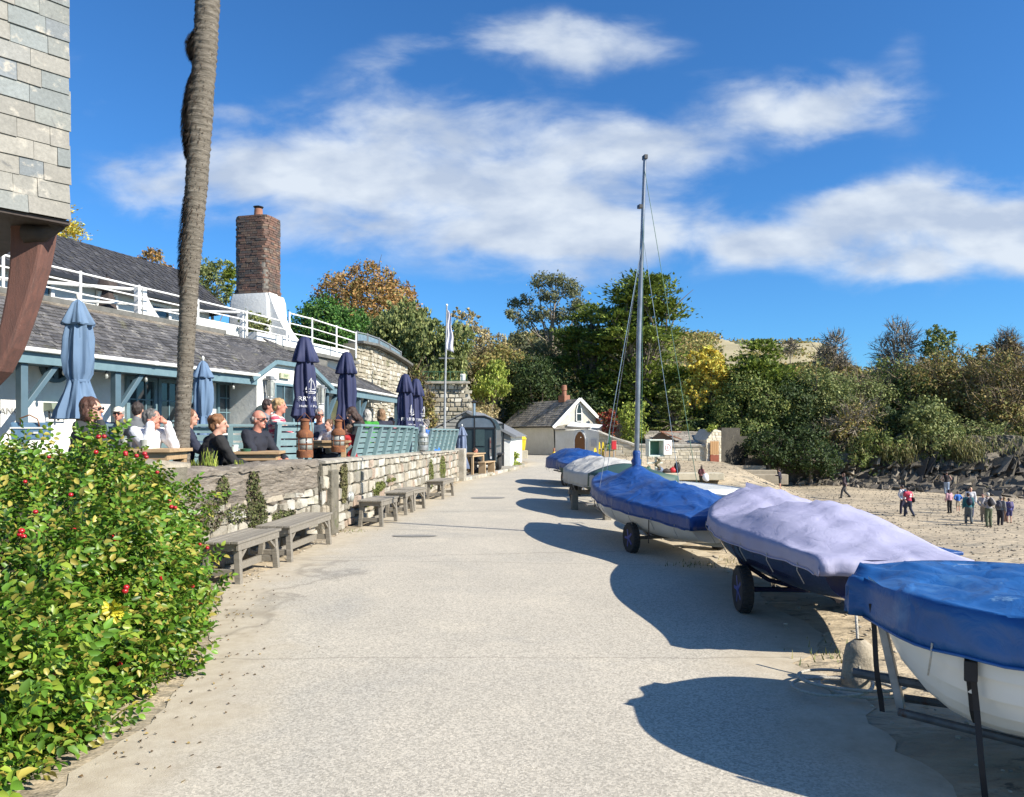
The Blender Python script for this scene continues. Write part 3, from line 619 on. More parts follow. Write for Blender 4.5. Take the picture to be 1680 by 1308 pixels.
inn = thing('inn_building', 'long white inn with slate roofs, pale teal woodwork and a railed roof terrace', 'building', (0, 0, 0))
E0 = Vector((-8.1, 12.2, 0)); ua = Vector((.316, .949, 0)).normalized(); na = Vector((ua.y, -ua.x, 0)); Zv = Vector((0, 0, 1))
def AP(t, off, z): return E0+ua*t+na*off+Zv*z        # off: negative = set back from the eave
def tpx(px, off, base=E0, uu=ua, nn_=na):
    o = base+nn_*off; r = (px-CX)/F; return (r*o.y-o.x)/(uu.x-r*uu.y)
WB = -.78; T0 = -5.5; TB0 = tpx(420, 0); TB1 = tpx(531, 0)
FL = .75
def wallbox(mb, pa, pb, th, z0, z1):   # vertical wall box from pa to pb, thickness to the back
    d = (pb-pa); d.z = 0; u = d.normalized(); n = Vector((u.y, -u.x, 0)); q = [pa, pb, pb-n*th, pa-n*th]
    mb.hexa([Vector((p.x, p.y, z0)) for p in q], [Vector((p.x, p.y, z1)) for p in q])
# main front wall
mb = MB(); wallbox(mb, AP(T0, WB, 0), AP(TB0+.01, WB, 0), .35, 0, 3.6); mb.build('front_wall', M_['white_wall'], inn)
# lower roof
def roofA():
    mb = MB(); ztop, zb = 4.0, 3.02; of = -1.2; H = math.hypot(of, ztop-zb); v = (na*of+Zv*(ztop-zb))
    mb.hexa([AP(T0, 0.03, zb-.03), AP(TB0, 0.03, zb-.03), AP(TB0, of, zb-.03), AP(T0, of, zb-.03)], [AP(T0, 0.03, zb-.012), AP(TB0, 0.03, zb-.012), AP(TB0, of, ztop-.01), AP(T0, of, ztop-.01)])
    slates(mb, AP(T0, .05, zb), ua, v, TB0-T0+.25, H+.03, cw=.19, ch=.115, seed=1, jit=.012)
    return mb
roofA().build('lower_roof', M_['slate_roof'], inn)
mb = MB(); mb.bar(AP(T0, .10, 2.99), AP(TB0-.02, .10, 2.99), .11, .075); [mb.bar(AP(t, .10, 2.99), AP(t+.1, .10, 2.99), .13, .09) for t in (-1, .9, 2.8, 4.7)]; mb.build('gutter', M_['gutter'], inn, bevel=.02)
mb = MB(); mb.bar(AP(T0, .02, 2.86), AP(TB0, .02, 2.86), .06, .20); mb.build('fascia', M_['teal'], inn, bevel=.006)
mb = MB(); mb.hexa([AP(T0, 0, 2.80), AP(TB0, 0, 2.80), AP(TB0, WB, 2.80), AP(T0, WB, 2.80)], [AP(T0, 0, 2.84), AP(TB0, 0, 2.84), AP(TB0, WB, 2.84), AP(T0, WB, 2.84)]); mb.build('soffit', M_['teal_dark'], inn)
# flashing and coping of the roof terrace
mb = MB(); mb.bar(AP(T0, -1.2, 4.02), AP(TB0+.3, -1.2, 4.02), .05, .12); mb.build('flashing', M_['render_coat'], inn, bevel=.01)
mb = MB(); mb.bar(AP(T0, -1.36, 4.13), AP(TB0+.4, -1.36, 4.13), .36, .11); mb.build('coping', M_['coping'], inn, bevel=.012)
mb = MB(); q = [AP(T0, -1.5, 0), AP(TB0+5.5, -1.5, 0), AP(TB0+5.5, -4.4, 0), AP(T0, -4.4, 0)]
mb.hexa([p+Zv*3.7 for p in q], [p+Zv*4.1 for p in q]); mb.build('roof_terrace', M_['coping'], inn)
# posts with braces under the eave
for px in (36, 190, 298):
    t = tpx(px, -.08); mb = MB(); mb.bar(AP(t, -.08, FL), AP(t, -.08, 2.84), .13, .13, up=na); mb.build('post', M_['teal_dark'], inn, bevel=.01)
    mb = MB(); mb.bar(AP(t+.05, -.08, 2.05), AP(t+.62, -.08, 2.78), .09, .10, up=na); mb.build('brace', M_['teal_dark'], inn, bevel=.008)
def window_at(ta, tb, off, z0, z1, nx_, nz, parent, base=E0, uu=ua, nn_=na, glassm='window_glass', frame='teal', name='window', fw=.07, split=1, curtain=False):
    f = lambda t, o_, z: base+uu*t+nn_*(off+o_)+Zv*z
    mb = MB(); L = tb-ta
    mb.bar(f(ta, .03, (z0+z1)/2-(z1-z0)/2), f(ta, .03, z1), fw, .07, up=nn_); mb.bar(f(tb, .03, z0), f(tb, .03, z1), fw, .07, up=nn_)
    mb.bar(f(ta-fw/2, .032, z1), f(tb+fw/2, .032, z1), .075, fw); mb.bar(f(ta-fw/2, .032, z0), f(tb+fw/2, .032, z0), .075, fw)
    for s_ in range(1, split): mb.bar(f(ta+L*s_/split, .031, z0), f(ta+L*s_/split, .031, z1), fw*1.4, .07, up=nn_)
    w = mb.build(name, M_[frame], parent, bevel=.006)
    mb = MB()
    for s_ in range(split):
        a, b = ta+L*s_/split, ta+L*(s_+1)/split
        for i in range(1, nx_): x = lerp(a, b, i/nx_); mb.bar(f(x, .022, z0), f(x, .022, z1), .026, .03, up=nn_)
    for k in range(1, nz): z = lerp(z0, z1, k/nz); mb.bar(f(ta, .020, z), f(tb, .020, z), .03, .026)
    if mb.v: mb.build('glazing_bar', M_[frame], w)
    mb = MB(); mb.add([f(ta, .008, z0), f(tb, .008, z0), f(tb, .008, z1), f(ta, .008, z1)], [(0,1,2,3)]); mb.build('pane', M_[glassm], w, solid=.006)
    return w
# round window
t0, t1 = tpx(66, WB), tpx(110, WB); tc_, zc = (t0+t1)/2, 2.83; rr_ = (t1-t0)/2*.98
mb = MB(); N = 28
for i in range(N):
    a, b = 2*math.pi*i/N, 2*math.pi*(i+1)/N; mb.bar(AP(tc_+rr_*math.cos(a), WB+.03, zc+rr_*math.sin(a)), AP(tc_+rr_*math.cos(b), WB+.03, zc+rr_*math.sin(b)), .07, .07, up=na)
mb.bar(AP(tc_, WB+.03, zc-rr_), AP(tc_, WB+.03, zc+rr_), .09, .05, up=na); rw = mb.build('round_window', M_['teal_dark'], inn)
mb = MB(); mb.add([AP(tc_+rr_*math.cos(2*math.pi*i/N), WB+.01, zc+rr_*math.sin(2*math.pi*i/N)) for i in range(N)], [tuple(range(N))]); mb.build('pane', M_['dark_glass'], rw, solid=.006)
window_at(tpx(207, WB), tpx(252, WB), WB, 1.0, 2.74, 3, 4, inn, fw=.09)
window_at(tpx(259, WB), tpx(292, WB), WB, 1.0, 2.74, 2, 4, inn, fw=.09)
window_at(tpx(303, WB), tpx(338, WB), WB, 1.0, 2.72, 2, 4, inn, fw=.09)
window_at(tpx(356, WB), tpx(383, WB), WB, 1.75, 2.80, 2, 3, inn, fw=.06)
# bay: side wall facing the camera and gable front
BZ = 2.95; TZ = 3.38; g0, g1 = TB0+.62, TB1-.75
mb = MB(); fr = [(TB0, FL-.2), (TB1, FL-.2), (TB1, BZ), (g1, TZ), (g0, TZ), (TB0, BZ)]
mb.prism([AP(t, .02, z) for t, z in fr], -na*1.5); mb.build('porch_wall', M_['white_wall'], inn)
mb = MB()
def slab(mb, pts, n, th=.05): mb.prism(pts, Vector(n)*th)
ztp, ofp = 4.05, -1.3
mid0, mid1 = TB0+.9, TB1-.9
# left facet, front facet, right facet of the porch roof
tri = lambda a, b, c, d: [a, b, c, d]
facets = [([AP(TB0-.3, .14, BZ-.05), AP(g0-.02, .14, TZ+.05), AP(g0+.35, ofp, ztp+.05), AP(TB0-.35, ofp, ztp-.05)]),
          ([AP(g0-.03, .15, TZ+.05), AP(g1+.03, .15, TZ+.05), AP(mid1+.3, ofp, ztp+.05), AP(g0+.3, ofp, ztp+.05)]),
          ([AP(g1, .14, TZ+.05), AP(TB1+.3, .14, BZ-.08), AP(TB1+.35, ofp, ztp-.3), AP(mid1+.3, ofp, ztp+.05)])]
def clad(pts, m_, parent, name, cw=.19, ch=.115, seed=0):
    """slates clipped to a quad: rows along the lower edge"""
    rnd = random.Random(seed); a, b, c, d = pts; mb = MB(); n = (b-a).cross(d-a).normalized()
    if n.z < 0: n = -n
    mb.prism([a-n*.03, b-n*.03, c-n*.03, d-n*.03], n*.028)
    H = max((d-a).length, (c-b).length); k = max(1, int(H/ch))
    for j in range(k):
        l0, r0, l1, r1 = a.lerp(d, j/k), b.lerp(c, j/k), a.lerp(d, min(1, (j+1.12)/k)), b.lerp(c, min(1, (j+1.12)/k)); W = max((r0-l0).length, .01); m = max(1, int(W/cw)); sh = rnd.random()
        es = [0]+[min(1, max(0, (i+sh+rnd.uniform(-.2, .2))/m)) for i in range(m)]+[1]
        for x, y in zip(es, es[1:]):
            if (y-x)*W < .02: continue
            li = rnd.uniform(.012, .026); p = [l0.lerp(r0, x+.004)+n*li, l0.lerp(r0, y-.004)+n*li, l1.lerp(r1, y-.004)+n*.003, l1.lerp(r1, x+.004)+n*.003, l0.lerp(r0, x+.004)-n*.01, l0.lerp(r0, y-.004)-n*.01]
            mb.add(p, [(0,1,2,3),(4,5,1,0),(4,0,3),(5,2,1)])
    return mb.build(name, m_, parent)
for i, f_ in enumerate(facets): clad(f_, M_['slate_roof'], inn, 'porch_roof', seed=i)
mb = MB()
for p, q in ((AP(TB0-.28, .10, BZ-.07), AP(g0, .10, TZ-.01)), (AP(g0, .10, TZ-.012), AP(g1, .10, TZ-.012)), (AP(g1, .10, TZ-.01), AP(TB1+.3, .10, BZ-.10))): mb.bar(p, q, .10, .11)
mb.build('barge_board', M_['teal'], inn, bevel=.006)
dw = window_at(tpx(449, .03), tpx(508, .03), .03, FL+.03, 2.83, 2, 4, inn, split=2, name='french_door', frame='teal', fw=.06)
mb = MB(); ea, eb = tpx(459, .05), tpx(474, .05); mb.bar(AP(ea, .07, 3.06), AP(eb, .07, 3.06), .06, .15); es_ = mb.build('exit_sign', D('sign_cream', (.52,.53,.36), rough=.6), inn, bevel=.01)
def facing(n_): n_ = Vector(n_).normalized(); x = Zv.cross(n_).normalized(); return Matrix((x, Zv, n_)).transposed().to_4x4()
mm = facing(na); mm.translation = AP((ea+eb)/2, .105, 3.02); text_obj('exit_lettering', 'EXIT', .10, D('sign_green', (.12,.25,.12)), mm, es_)
for px, z in ((437, 2.66), (521, 2.58)):
    t = tpx(px, .05); lp = thing('wall_lantern', 'square glazed wall lantern %s' % ('left of the porch door' if px < 480 else 'right of the porch door, behind the nearest navy parasol'), 'lamp', AP(t, .04, z), rz=math.atan2(na.y, na.x)-R(90), group='wall lanterns beside the porch door')
    mb = MB(); mb.box((0, .03, 0), (.12, .06, .12)); mb.box((0, .12, .26), (.24, .22, .04)); mb.box((0, .12, .31), (.16, .15, .05)); mb.box((0, .12, -.20), (.16, .15, .04))
    for sx in (-1, 1):
        for sy in (.04, .20): mb.bar((sx*.09, sy, .25), (sx*.06, .12+(sy-.12)*.75, -.19), .02, .02)
    mb.build('lantern_frame', M_['galv'], lp, bevel=.006); mb = MB(); mb.box((0, .12, .03), (.13, .12, .38)); mb.build('lantern_glass', M_['lantern_glass'], lp)
t = tpx(432, .05); cb = thing('chalkboard_sign', 'dark arched chalkboard sign hung on the white porch wall', 'sign', AP(t, .035, 1.62), rz=math.atan2(na.y, na.x)-R(90))
mb = MB(); mb.prism([Vector((x, 0, z)) for x, z in [(-.28, -.1), (.28, -.1), (.28, .52)]+[(.28*math.cos(R(a)), .52+.15*math.sin(R(a))) for a in range(15, 180, 15)]+[(-.28, .52)]], (0, .03, 0)); mb.build('board', D('chalkboard', (.035,.05,.05), rough=.7), cb)
mm = facing(na); mm.translation = AP(t, .07, 1.62); 
for i, (s_, w_) in enumerate((('Today', .11), ('Fresh Fish', .09), ('& Chips', .08), ('Crab', .08))):
    m2 = mm.copy(); m2.translation = AP(t, .072, 2.02-.13*i); to = text_obj('chalk_writing', s_, w_, M_['print_white'], m2); to.parent = cb; to.matrix_parent_inverse = cb.matrix_basis.inverted()
# lettering and meter box on the front wall
t = tpx(39, WB); mm = facing(na); mm.translation = AP(t, WB+.02, 1.93); text_obj('wall_lettering', 'ENTRANCE', .17, D('letter_grey', (.35,.35,.33)), mm, inn, align='RIGHT')
ta, tb = tpx(69, WB), tpx(108, WB); fl = thing('wall_light_box', 'green-grey louvred lamp box bracketed to the white wall', 'lamp', AP((ta+tb)/2, WB, 2.0), rz=math.atan2(na.y, na.x)-R(90))
w_ = tb-ta; mb = MB()
for s_ in (-1, 0, 1): mb.prism([Vector((s_*w_/3.1-w_/6.6, 0, .0)), Vector((s_*w_/3.1-w_/6.6, .22, .04)), Vector((s_*w_/3.1-w_/6.6, .20, .14)), Vector((s_*w_/3.1-w_/6.6, 0, .16))], (w_/3.3-.01, 0, 0))
mb.build('lamp_hood', D('hood_green', (.20,.24,.18), rough=.6), fl)
mb = MB(); mb.tube([(-w_*.38, .1, 0), (-w_*.38, .1, -.13), (w_*.38, .1, -.13), (w_*.38, .1, 0)], .016, 6); mb.tube([(0, .1, 0), (0, .1, -.17)], .02, 6); mb.build('bracket', M_['black_metal'], fl)
# festoon bulbs under the eave
for i, px in enumerate((98, 168, 233, 286, 377)):
    t = tpx(px, -.12); fb = thing('festoon_bulb', 'clear festoon bulb hanging under the teal eave, %s' % ('below the round window', 'right of the tall blue parasol', 'above the large window', 'just left of the palm trunk', 'above the small window by the porch')[i], 'lamp', AP(t, -.02, 2.76), group='festoon bulbs under the eave')
    mb = MB(); mb.lathe([(.02, .02), (.024, -.05)], seg=8); mb.build('bulb_cap', M_['black_metal'], fb)
    mb = MB(); mb.ell((0, 0, -.10), (.034, .034, .05), seg=8, ring=6); mb.build('bulb', M_['lantern_glass'], fb, smooth=True)
# upper storey
mb = MB(); UB = -4.0; t0, t1 = -6, 9.6
wallbox(mb, AP(t0, UB-.35, 0), AP(t1, UB-.35, 0), 3.5, 3.9, 5.35); mb.build('upper_wall', M_['white_wall'], inn)
window_at(tpx(50, UB), tpx(101, UB), UB-.33, 4.35, 5.15, 1, 1, inn, frame='white_paint', fw=.09, split=1)
window_at(tpx(176, UB), tpx(205, UB), UB-.33, 4.2, 5.15, 1, 1, inn, frame='white_paint', fw=.08)
window_at(tpx(262, UB), tpx(292, UB), UB-.33, 4.2, 5.15, 1, 1, inn, frame='white_paint', fw=.08)
ze, zr = 5.32, 6.95; re = UB; rb = -6.5; tr1 = tpx(300, rb); te1 = 10.2
clad([AP(-7, re+.1, ze), AP(te1, re+.1, ze), AP(tr1, rb, zr), AP(-7, rb, zr)], M_['slate_dark'], inn, 'upper_roof', cw=.28, ch=.2, seed=5)
clad([AP(te1, re+.1, ze), AP(te1+1.5, -9, ze), AP(tr1, rb, zr), AP(tr1, rb, zr-.001)], M_['slate_dark'], inn, 'upper_roof', cw=.28, ch=.2, seed=6)
mb = MB(); mb.prism([AP(-7, rb, zr), AP(tr1, rb, zr), AP(te1+1.5, -9, ze), AP(-7, -9, ze)], Zv*-.05); mb.build('back_roof', M_['slate_roof'], inn)
mb = MB(); mb.bar(AP(-7, re+.14, ze-.05), AP(te1, re+.14, ze-.05), .10, .10); mb.build('upper_gutter', M_['black_metal'], inn)
# terrace railing
def railing(parent, pts, h, m_='white_paint', posts=1.6, rails=(1, .66, .33), pr=.028, rr_=.018, name='railing'):
    mb = MB()
    for a, b in zip(pts, pts[1:]):
        a, b = Vector(a), Vector(b); n = max(1, round((b-a).length/posts))
        for k in rails: mb.tube([a+Zv*h*k, b+Zv*h*k], rr_*(1.25 if k == 1 else 1), 8)
        for i in range(n+1): p = a.lerp(b, i/n); mb.tube([p, p+Zv*(h+.04)], pr, 8)
    return mb.build(name, M_[m_], parent, smooth=40)
tR = [tpx(p, -1.36) for p in (10, 132, 228)]
railing(inn, [AP(-4, -1.36, 4.18), AP(tR[1], -1.36, 4.18), AP(tR[2], -1.36, 4.18), AP(tpx(405, -1.36), -1.36, 4.18), AP(tpx(470, -1.36), -1.36, 4.16)], .62)
mb = MB()
for px in (226, 235, 398): t = tpx(px, -1.5); mb = MB(); mb.bar(AP(t, -1.5, 4.1), AP(t, -1.5, 4.82), .11, .11, up=na); mb.build('gate_post', M_['white_paint'], inn, bevel=.01)
t = tpx(235, -1.5); mb = MB(); mb.tube([AP(t, -1.5, 4.78), AP(t-2.0, -3.4, 4.78)], .04, 8); mb.tube([AP(t, -1.5, 4.45), AP(t-2.0, -3.4, 4.45)], .03, 8); mb.build('gate', M_['white_paint'], inn, smooth=40); mb = MB()
t2 = tpx(398, -1.5); mb.tube([AP(t2, -1.5, 4.8), AP(t2-1.2, -3.6, 4.8)], .035, 8); mb.build('gate', M_['white_paint'], inn, smooth=40)
# swept white parapet beside the stair, and low white wall
def swoop(ta, tb, off, zh, zl, z0, parent, th=.22, k=2.2):
    pts = [AP(ta, off, z0)]+[AP(lerp(ta, tb, i/14), off, zl+(zh-zl)*(1-i/14)**k) for i in range(15)]+[AP(tb, off, z0)]
    mb = MB(); mb.prism(pts, -na*th); return mb.build('swept_parapet', M_['white_wall'], parent)
swoop(tpx(236, -2.2), tpx(288, -2.2), -2.2, 5.0, 4.2, 4.0, inn)
mb = MB(); wallbox(mb, AP(tpx(318, -3.2), -3.2, 0), AP(tpx(392, -3.2), -3.2, 0), .2, 4.0, 4.78); mb.build('low_parapet', M_['white_wall'], inn)
# closed dark parasol and bins on the roof terrace
rp = thing('folded_terrace_parasol', 'dark folded parasol lying by the white gate on the roof terrace', 'parasol', AP(tpx(176, -2.4), -2.4, 4.12))
mb = MB(); mb.lathe([(.02, 1.0), (.16, .92), (.22, .7), (.10, .66), (.20, .2), (.26, .05)], seg=14, fold=lambda a, z: .12*math.sin(5*a)); mb.build('canopy', M_['dark_timber'], rp, smooth=50)
mb = MB(); mb.lathe([(.028, 0), (.028, 1.06)], seg=8); mb.build('pole', M_['black_metal'], rp)
# wing beyond the porch
C0_ = AP(TB1+.12, 0, 0); C1_ = Vector((XD(656, 28.6), 28.6, 0)); uc = (C1_-C0_).normalized(); nc = Vector((uc.y, -uc.x, 0)); LC = (C1_-C0_).length
def CP(t, off, z): return C0_+uc*t+nc*off+Zv*z
mb = MB(); wallbox(mb, CP(-.5, -1.0, 0), CP(3.1, -1.0, 0), .3, 0, 3.5); mb.build('wing_wall', M_['white_wall'], inn)
clad([CP(-.1, .05, 2.98), CP(LC, .05, 2.98), CP(LC-.5, -1.5, 3.75), CP(-.3, -1.7, 4.25)], M_['slate_roof'], inn, 'wing_roof', seed=9)
mb = MB(); mb.bar(CP(0, .10, 2.97), CP(LC+.05, .10, 2.97), .10, .07); mb.build('gutter', M_['gutter'], inn, bevel=.015)
mb = MB(); mb.bar(CP(-.05, .03, 2.83), CP(LC+.05, .03, 2.83), .06, .2); mb.build('fascia', M_['teal'], inn)
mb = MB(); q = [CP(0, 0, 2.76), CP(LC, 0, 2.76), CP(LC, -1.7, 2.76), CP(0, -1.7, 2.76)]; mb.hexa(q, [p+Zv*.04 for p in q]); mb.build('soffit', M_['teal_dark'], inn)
for px in (535, 588, 650):
    t = min(LC-.1, tpx(px, -.1, C0_, uc, nc)); mb = MB(); mb.bar(CP(t, -.1, FL), CP(t, -.1, 2.8), .13, .13, up=nc); mb.build('post', M_['teal_dark'], inn, bevel=.01)
    if px < 640: mb = MB(); mb.bar(CP(t+.05, -.1, 2.0), CP(t+.8, -.1, 2.74), .09, .10, up=nc); mb.build('brace', M_['teal_dark'], inn)
for i, px in enumerate((553, 599, 620)):
    t = tpx(px, -.12, C0_, uc, nc); fb = thing('festoon_bulb', 'tiny festoon bulb under the far wing eave, %s of three' % ('nearest', 'middle', 'farthest')[i], 'lamp', CP(t, -.02, 2.74), group='festoon bulbs under the eave')
    mb = MB(); mb.ell((0, 0, -.08), (.035, .035, .05), seg=8, ring=6); mb.build('bulb', M_['lantern_glass'], fb, smooth=True)
# roof-terrace wall above the wing, white parapet, railing
t1 = tpx(470, -1.6); t2 = tpx(583, -1.6)
mb = MB(); wallbox(mb, AP(TB1-.6, -1.75, 0), AP(TB1+4.3, -1.75, 0), .3, 3.4, 4.42); mb.build('terrace_parapet', M_['white_wall'], inn)
mb = MB(); mb.bar(AP(TB0+.6, -1.70, 4.12), AP(TB1+4.3, -1.5, 3.98), .3, .10); mb.build('coping', M_['coping'], inn)
railing(inn, [AP(t1, -1.5, 4.25), AP(tpx(512, -1.5), -1.5, 4.25), AP(tpx(552, -1.5), -1.5, 4.2), AP(tpx(584, -1.5), -1.5, 4.15)], .85, posts=1.9)
# chimney
ch = thing('brick_chimney', 'tall old brick chimney with rounded corners on a white flared base', 'chimney', P(424, HY, 25.0)+Zv*(0-EYE), rz=R(-14))
def rrect(hx, hy, r, n=4): return [(cx_+r*math.cos(R(a)), cy_+r*math.sin(R(a))) for cx_, cy_, a0 in ((hx-r, hy-r, 0), (-hx+r, hy-r, 90), (-hx+r, -hy+r, 180), (hx-r, -hy+r, 270)) for a in [a0+90*i/n for i in range(n+1)]]
rows = []
for j in range(3):
    z = lerp(6.2, 8.72, j/2); k = 1.0 if j else 1.04; rows.append([Vector((x*k, y*k, z)) for x, y in rrect(.60, .48, .16)])
mb = MB(); rws = [r+[r[0]] for r in rows]; rws = [[Vector((p.x*.965, p.y*.965, p.z)) for p in r_] for r_ in rws]; mb.grid(rws); mb.add(rows[-1], [tuple(range(len(rows[-1])))]); mb.build('mortar', M_['mortar'], ch)
mb = MB(); rnd = random.Random(4); z = 6.2; j = 0; base = rrect(.60, .48, .16, 3)
per = [Vector((*p, 0)) for p in base]; lens = [0]
for i in range(len(per)): lens.append(lens[-1]+(per[(i+1) % len(per)]-per[i]).length)
def at_per(s_):
    s_ = s_ % lens[-1]
    for i in range(len(per)):
        if s_ <= lens[i+1]+1e-9: f_ = (s_-lens[i])/max(1e-6, lens[i+1]-lens[i]); p = per[i].lerp(per[(i+1) % len(per)], f_); return p
while z < 8.70:
    s_ = (j % 2)*.11+rnd.uniform(0, .05); e_ = s_+lens[-1]; fl_ = 1.04 if z < 6.35 else 1.0
    while s_ < e_-.05:
        w = min(rnd.uniform(.18, .25), e_-s_); p, q = at_per(s_+.008), at_per(s_+w-.008); t_ = (q-p).normalized(); n_ = Vector((t_.y, -t_.x, 0)); pr = rnd.uniform(.004, .022)
        p, q = p*fl_, q*fl_; mb.hexa([p-n_*.05+Zv*z, p+n_*pr+Zv*z, q+n_*pr+Zv*z, q-n_*.05+Zv*z], [v+Zv*.066 for v in (p-n_*.05+Zv*z, p+n_*pr+Zv*z, q+n_*pr+Zv*z, q-n_*.05+Zv*z)]); s_ += w
    z += .078; j += 1
mb.build('brickwork', M_['brick'], ch)
mb = MB(); mb.lathe([(.16, 8.72), (.14, 8.95), (.13, 9.1)], seg=14); mb.build('chimney_pot', M_['terracotta'], ch, smooth=40)
mb = MB(); mb.lathe([(.15, 9.14), (.17, 9.17), (.02, 9.22)], seg=14); mb.tube([(.1, 0, 9.08), (.1, 0, 9.16)], .012, 6); mb.tube([(-.1, 0, 9.08), (-.1, 0, 9.16)], .012, 6); mb.build('cowl', M_['black_metal'], ch)
mb = MB(); rows = []
for z, hx, hy in ((4.0, .8, .62), (5.1, .76, .6), (5.95, .72, .57), (6.18, .66, .54)): rows.append([Vector((x, y, z)) for x, y in rrect(hx, hy, .08)])
mb.grid([r+[r[0]] for r in rows]); mb.add(rows[-1], [tuple(range(len(rows[-1])))]); mb.build('white_base', M_['white_wall'], ch, smooth=40)
mb = MB(); mb.prism([Vector((.6, -.5, 3.9))]+[Vector((.7+1.25*(i/12), -.5, 4.45+1.75*(1-i/12)**2.0)) for i in range(13)]+[Vector((1.95, -.5, 3.9))], (0, .5, 0)); mb.build('flared_buttress', M_['white_wall'], ch)
# hedge box plants on terrace near chimney come with the shrubs
# ------------------------------------------------------------ slate-hung jettied building at the left edge
jb = thing('slate_hung_house', 'corner of a slate-hung upper storey jutting out on a curved red-brown timber', 'building', (0, 0, 0))
Jc = P(113, HY, 8.0); Jc.z = 0; uj = Vector((.67, .74, 0)).normalized(); nj = Vector((uj.y, -uj.x, 0)); zb = EYE+(HY-362)/(F/8.0)
mb = MB(); q = [Jc-uj*4, Jc, Jc-nj*3, Jc-uj*4-nj*3]; mb.hexa([p+Zv*(zb+.02)-nj*.02 for p in q], [p+Zv*9-nj*.02 for p in q]); mb.build('wall', M_['dark_timber'], jb)
mb = MB(); rnd = random.Random(8); z = 0
z = zb-.01; j = 0
while z < 7.6:
    h = rnd.uniform(.185, .20); x = -2.4-(j % 2)*.12
    while x < -.01:
        w = rnd.choice([.22, .27, .30, .34, .38]); xb = min(0.0+rnd.uniform(-.01, .03), x+w)
        if 0-xb < .09: xb = rnd.uniform(0, .02)
        kick = .05*max(0, 1-(z-zb)/.6)**2
        li = rnd.uniform(.015, .028)+kick; p = Jc+uj*x+Zv*(z+rnd.uniform(-.006, .006))+nj*li; q_ = Jc+uj*(xb-.004)+Zv*(z+rnd.uniform(-.006, .006))+nj*(li+rnd.uniform(-.004, .004)); kk = .05*max(0, 1-(z+h-zb)/.6)**2
        p2 = Jc+uj*x+Zv*(z+h+.05)+nj*(.004+kk); q2 = Jc+uj*(xb-.004)+Zv*(z+h+.05)+nj*(.004+kk); bk = -nj*.012
        mb.add([p, q_, q2, p2, p+bk, q_+bk, q2+bk, p2+bk], [(0,1,2,3),(5,4,7,6),(4,5,1,0),(5,6,2,1),(4,0,3,7)]); x = xb
    z += h; j += 1
mb.build('slate_cladding', M_['slate_hung'], jb)
mb = MB(); mb.prism([Jc+nj*.04+Zv*(zb-.015), Jc-uj*3+nj*.04+Zv*(zb-.015), Jc-uj*3-nj*1.5+Zv*(zb-.015), Jc-nj*1.5+Zv*(zb-.015)], Zv*-.04); mb.build('soffit', M_['dark_timber'], jb)
mb = MB(); c0 = P(30, 372, 8.0); mb.tube([P(118, 366, 8.1)-uj*.25, P(95, 372, 8.05), P(70, 384, 8.02), P(40, 384, 8)], [.05, .07, .09, .1], 8); mb.build('corbel', M_['dark_timber'], jb, smooth=True)
mb = MB(); path = [(54, 362, 8.1), (52, 400, 8.1), (47, 440, 8.1), (38, 485, 8.1), (26, 530, 8.1), (12, 572, 8.1), (-8, 610, 8.1), (-60, 660, 8.1), (-190, 720, 8.2)]; wd = [.19, .175, .155, .13, .11, .10, .10, .12, .14]
P0 = [P(*p) for p in path]
for i in range(len(P0)-1):
    if i == 0: pass
    mb.add([P0[i]+Vector((-wd[i], -.1, 0)), P0[i]+Vector((wd[i], -.1, 0)), P0[i]+Vector((wd[i], .16, 0)), P0[i]+Vector((-wd[i], .16, 0)), P0[i+1]+Vector((-wd[i+1], -.1, 0)), P0[i+1]+Vector((wd[i+1], -.1, 0)), P0[i+1]+Vector((wd[i+1], .16, 0)), P0[i+1]+Vector((-wd[i+1], .16, 0))], [(0,1,5,4),(1,2,6,5),(2,3,7,6),(3,0,4,7)]+([(3,2,1,0)] if i == 0 else [])+([(4,5,6,7)] if i == len(P0)-2 else []))
mb.build('curved_timber', M_['timber_red'], jb, bevel=.03)
mb = MB(); mb.hexa([Vector((-9.5, 7.2, 0)), Vector((-6.7, 7.6, 0)), Vector((-6.7, 8.9, 0)), Vector((-9.5, 8.9, 0))], [Vector((-9.5, 7.2, zb-.04)), Vector((-6.7, 7.6, zb-.04)), Vector((-6.7, 8.9, zb-.04)), Vector((-9.5, 8.9, zb-.04))]); mb.build('lower_wall', M_['white_wall'], jb)
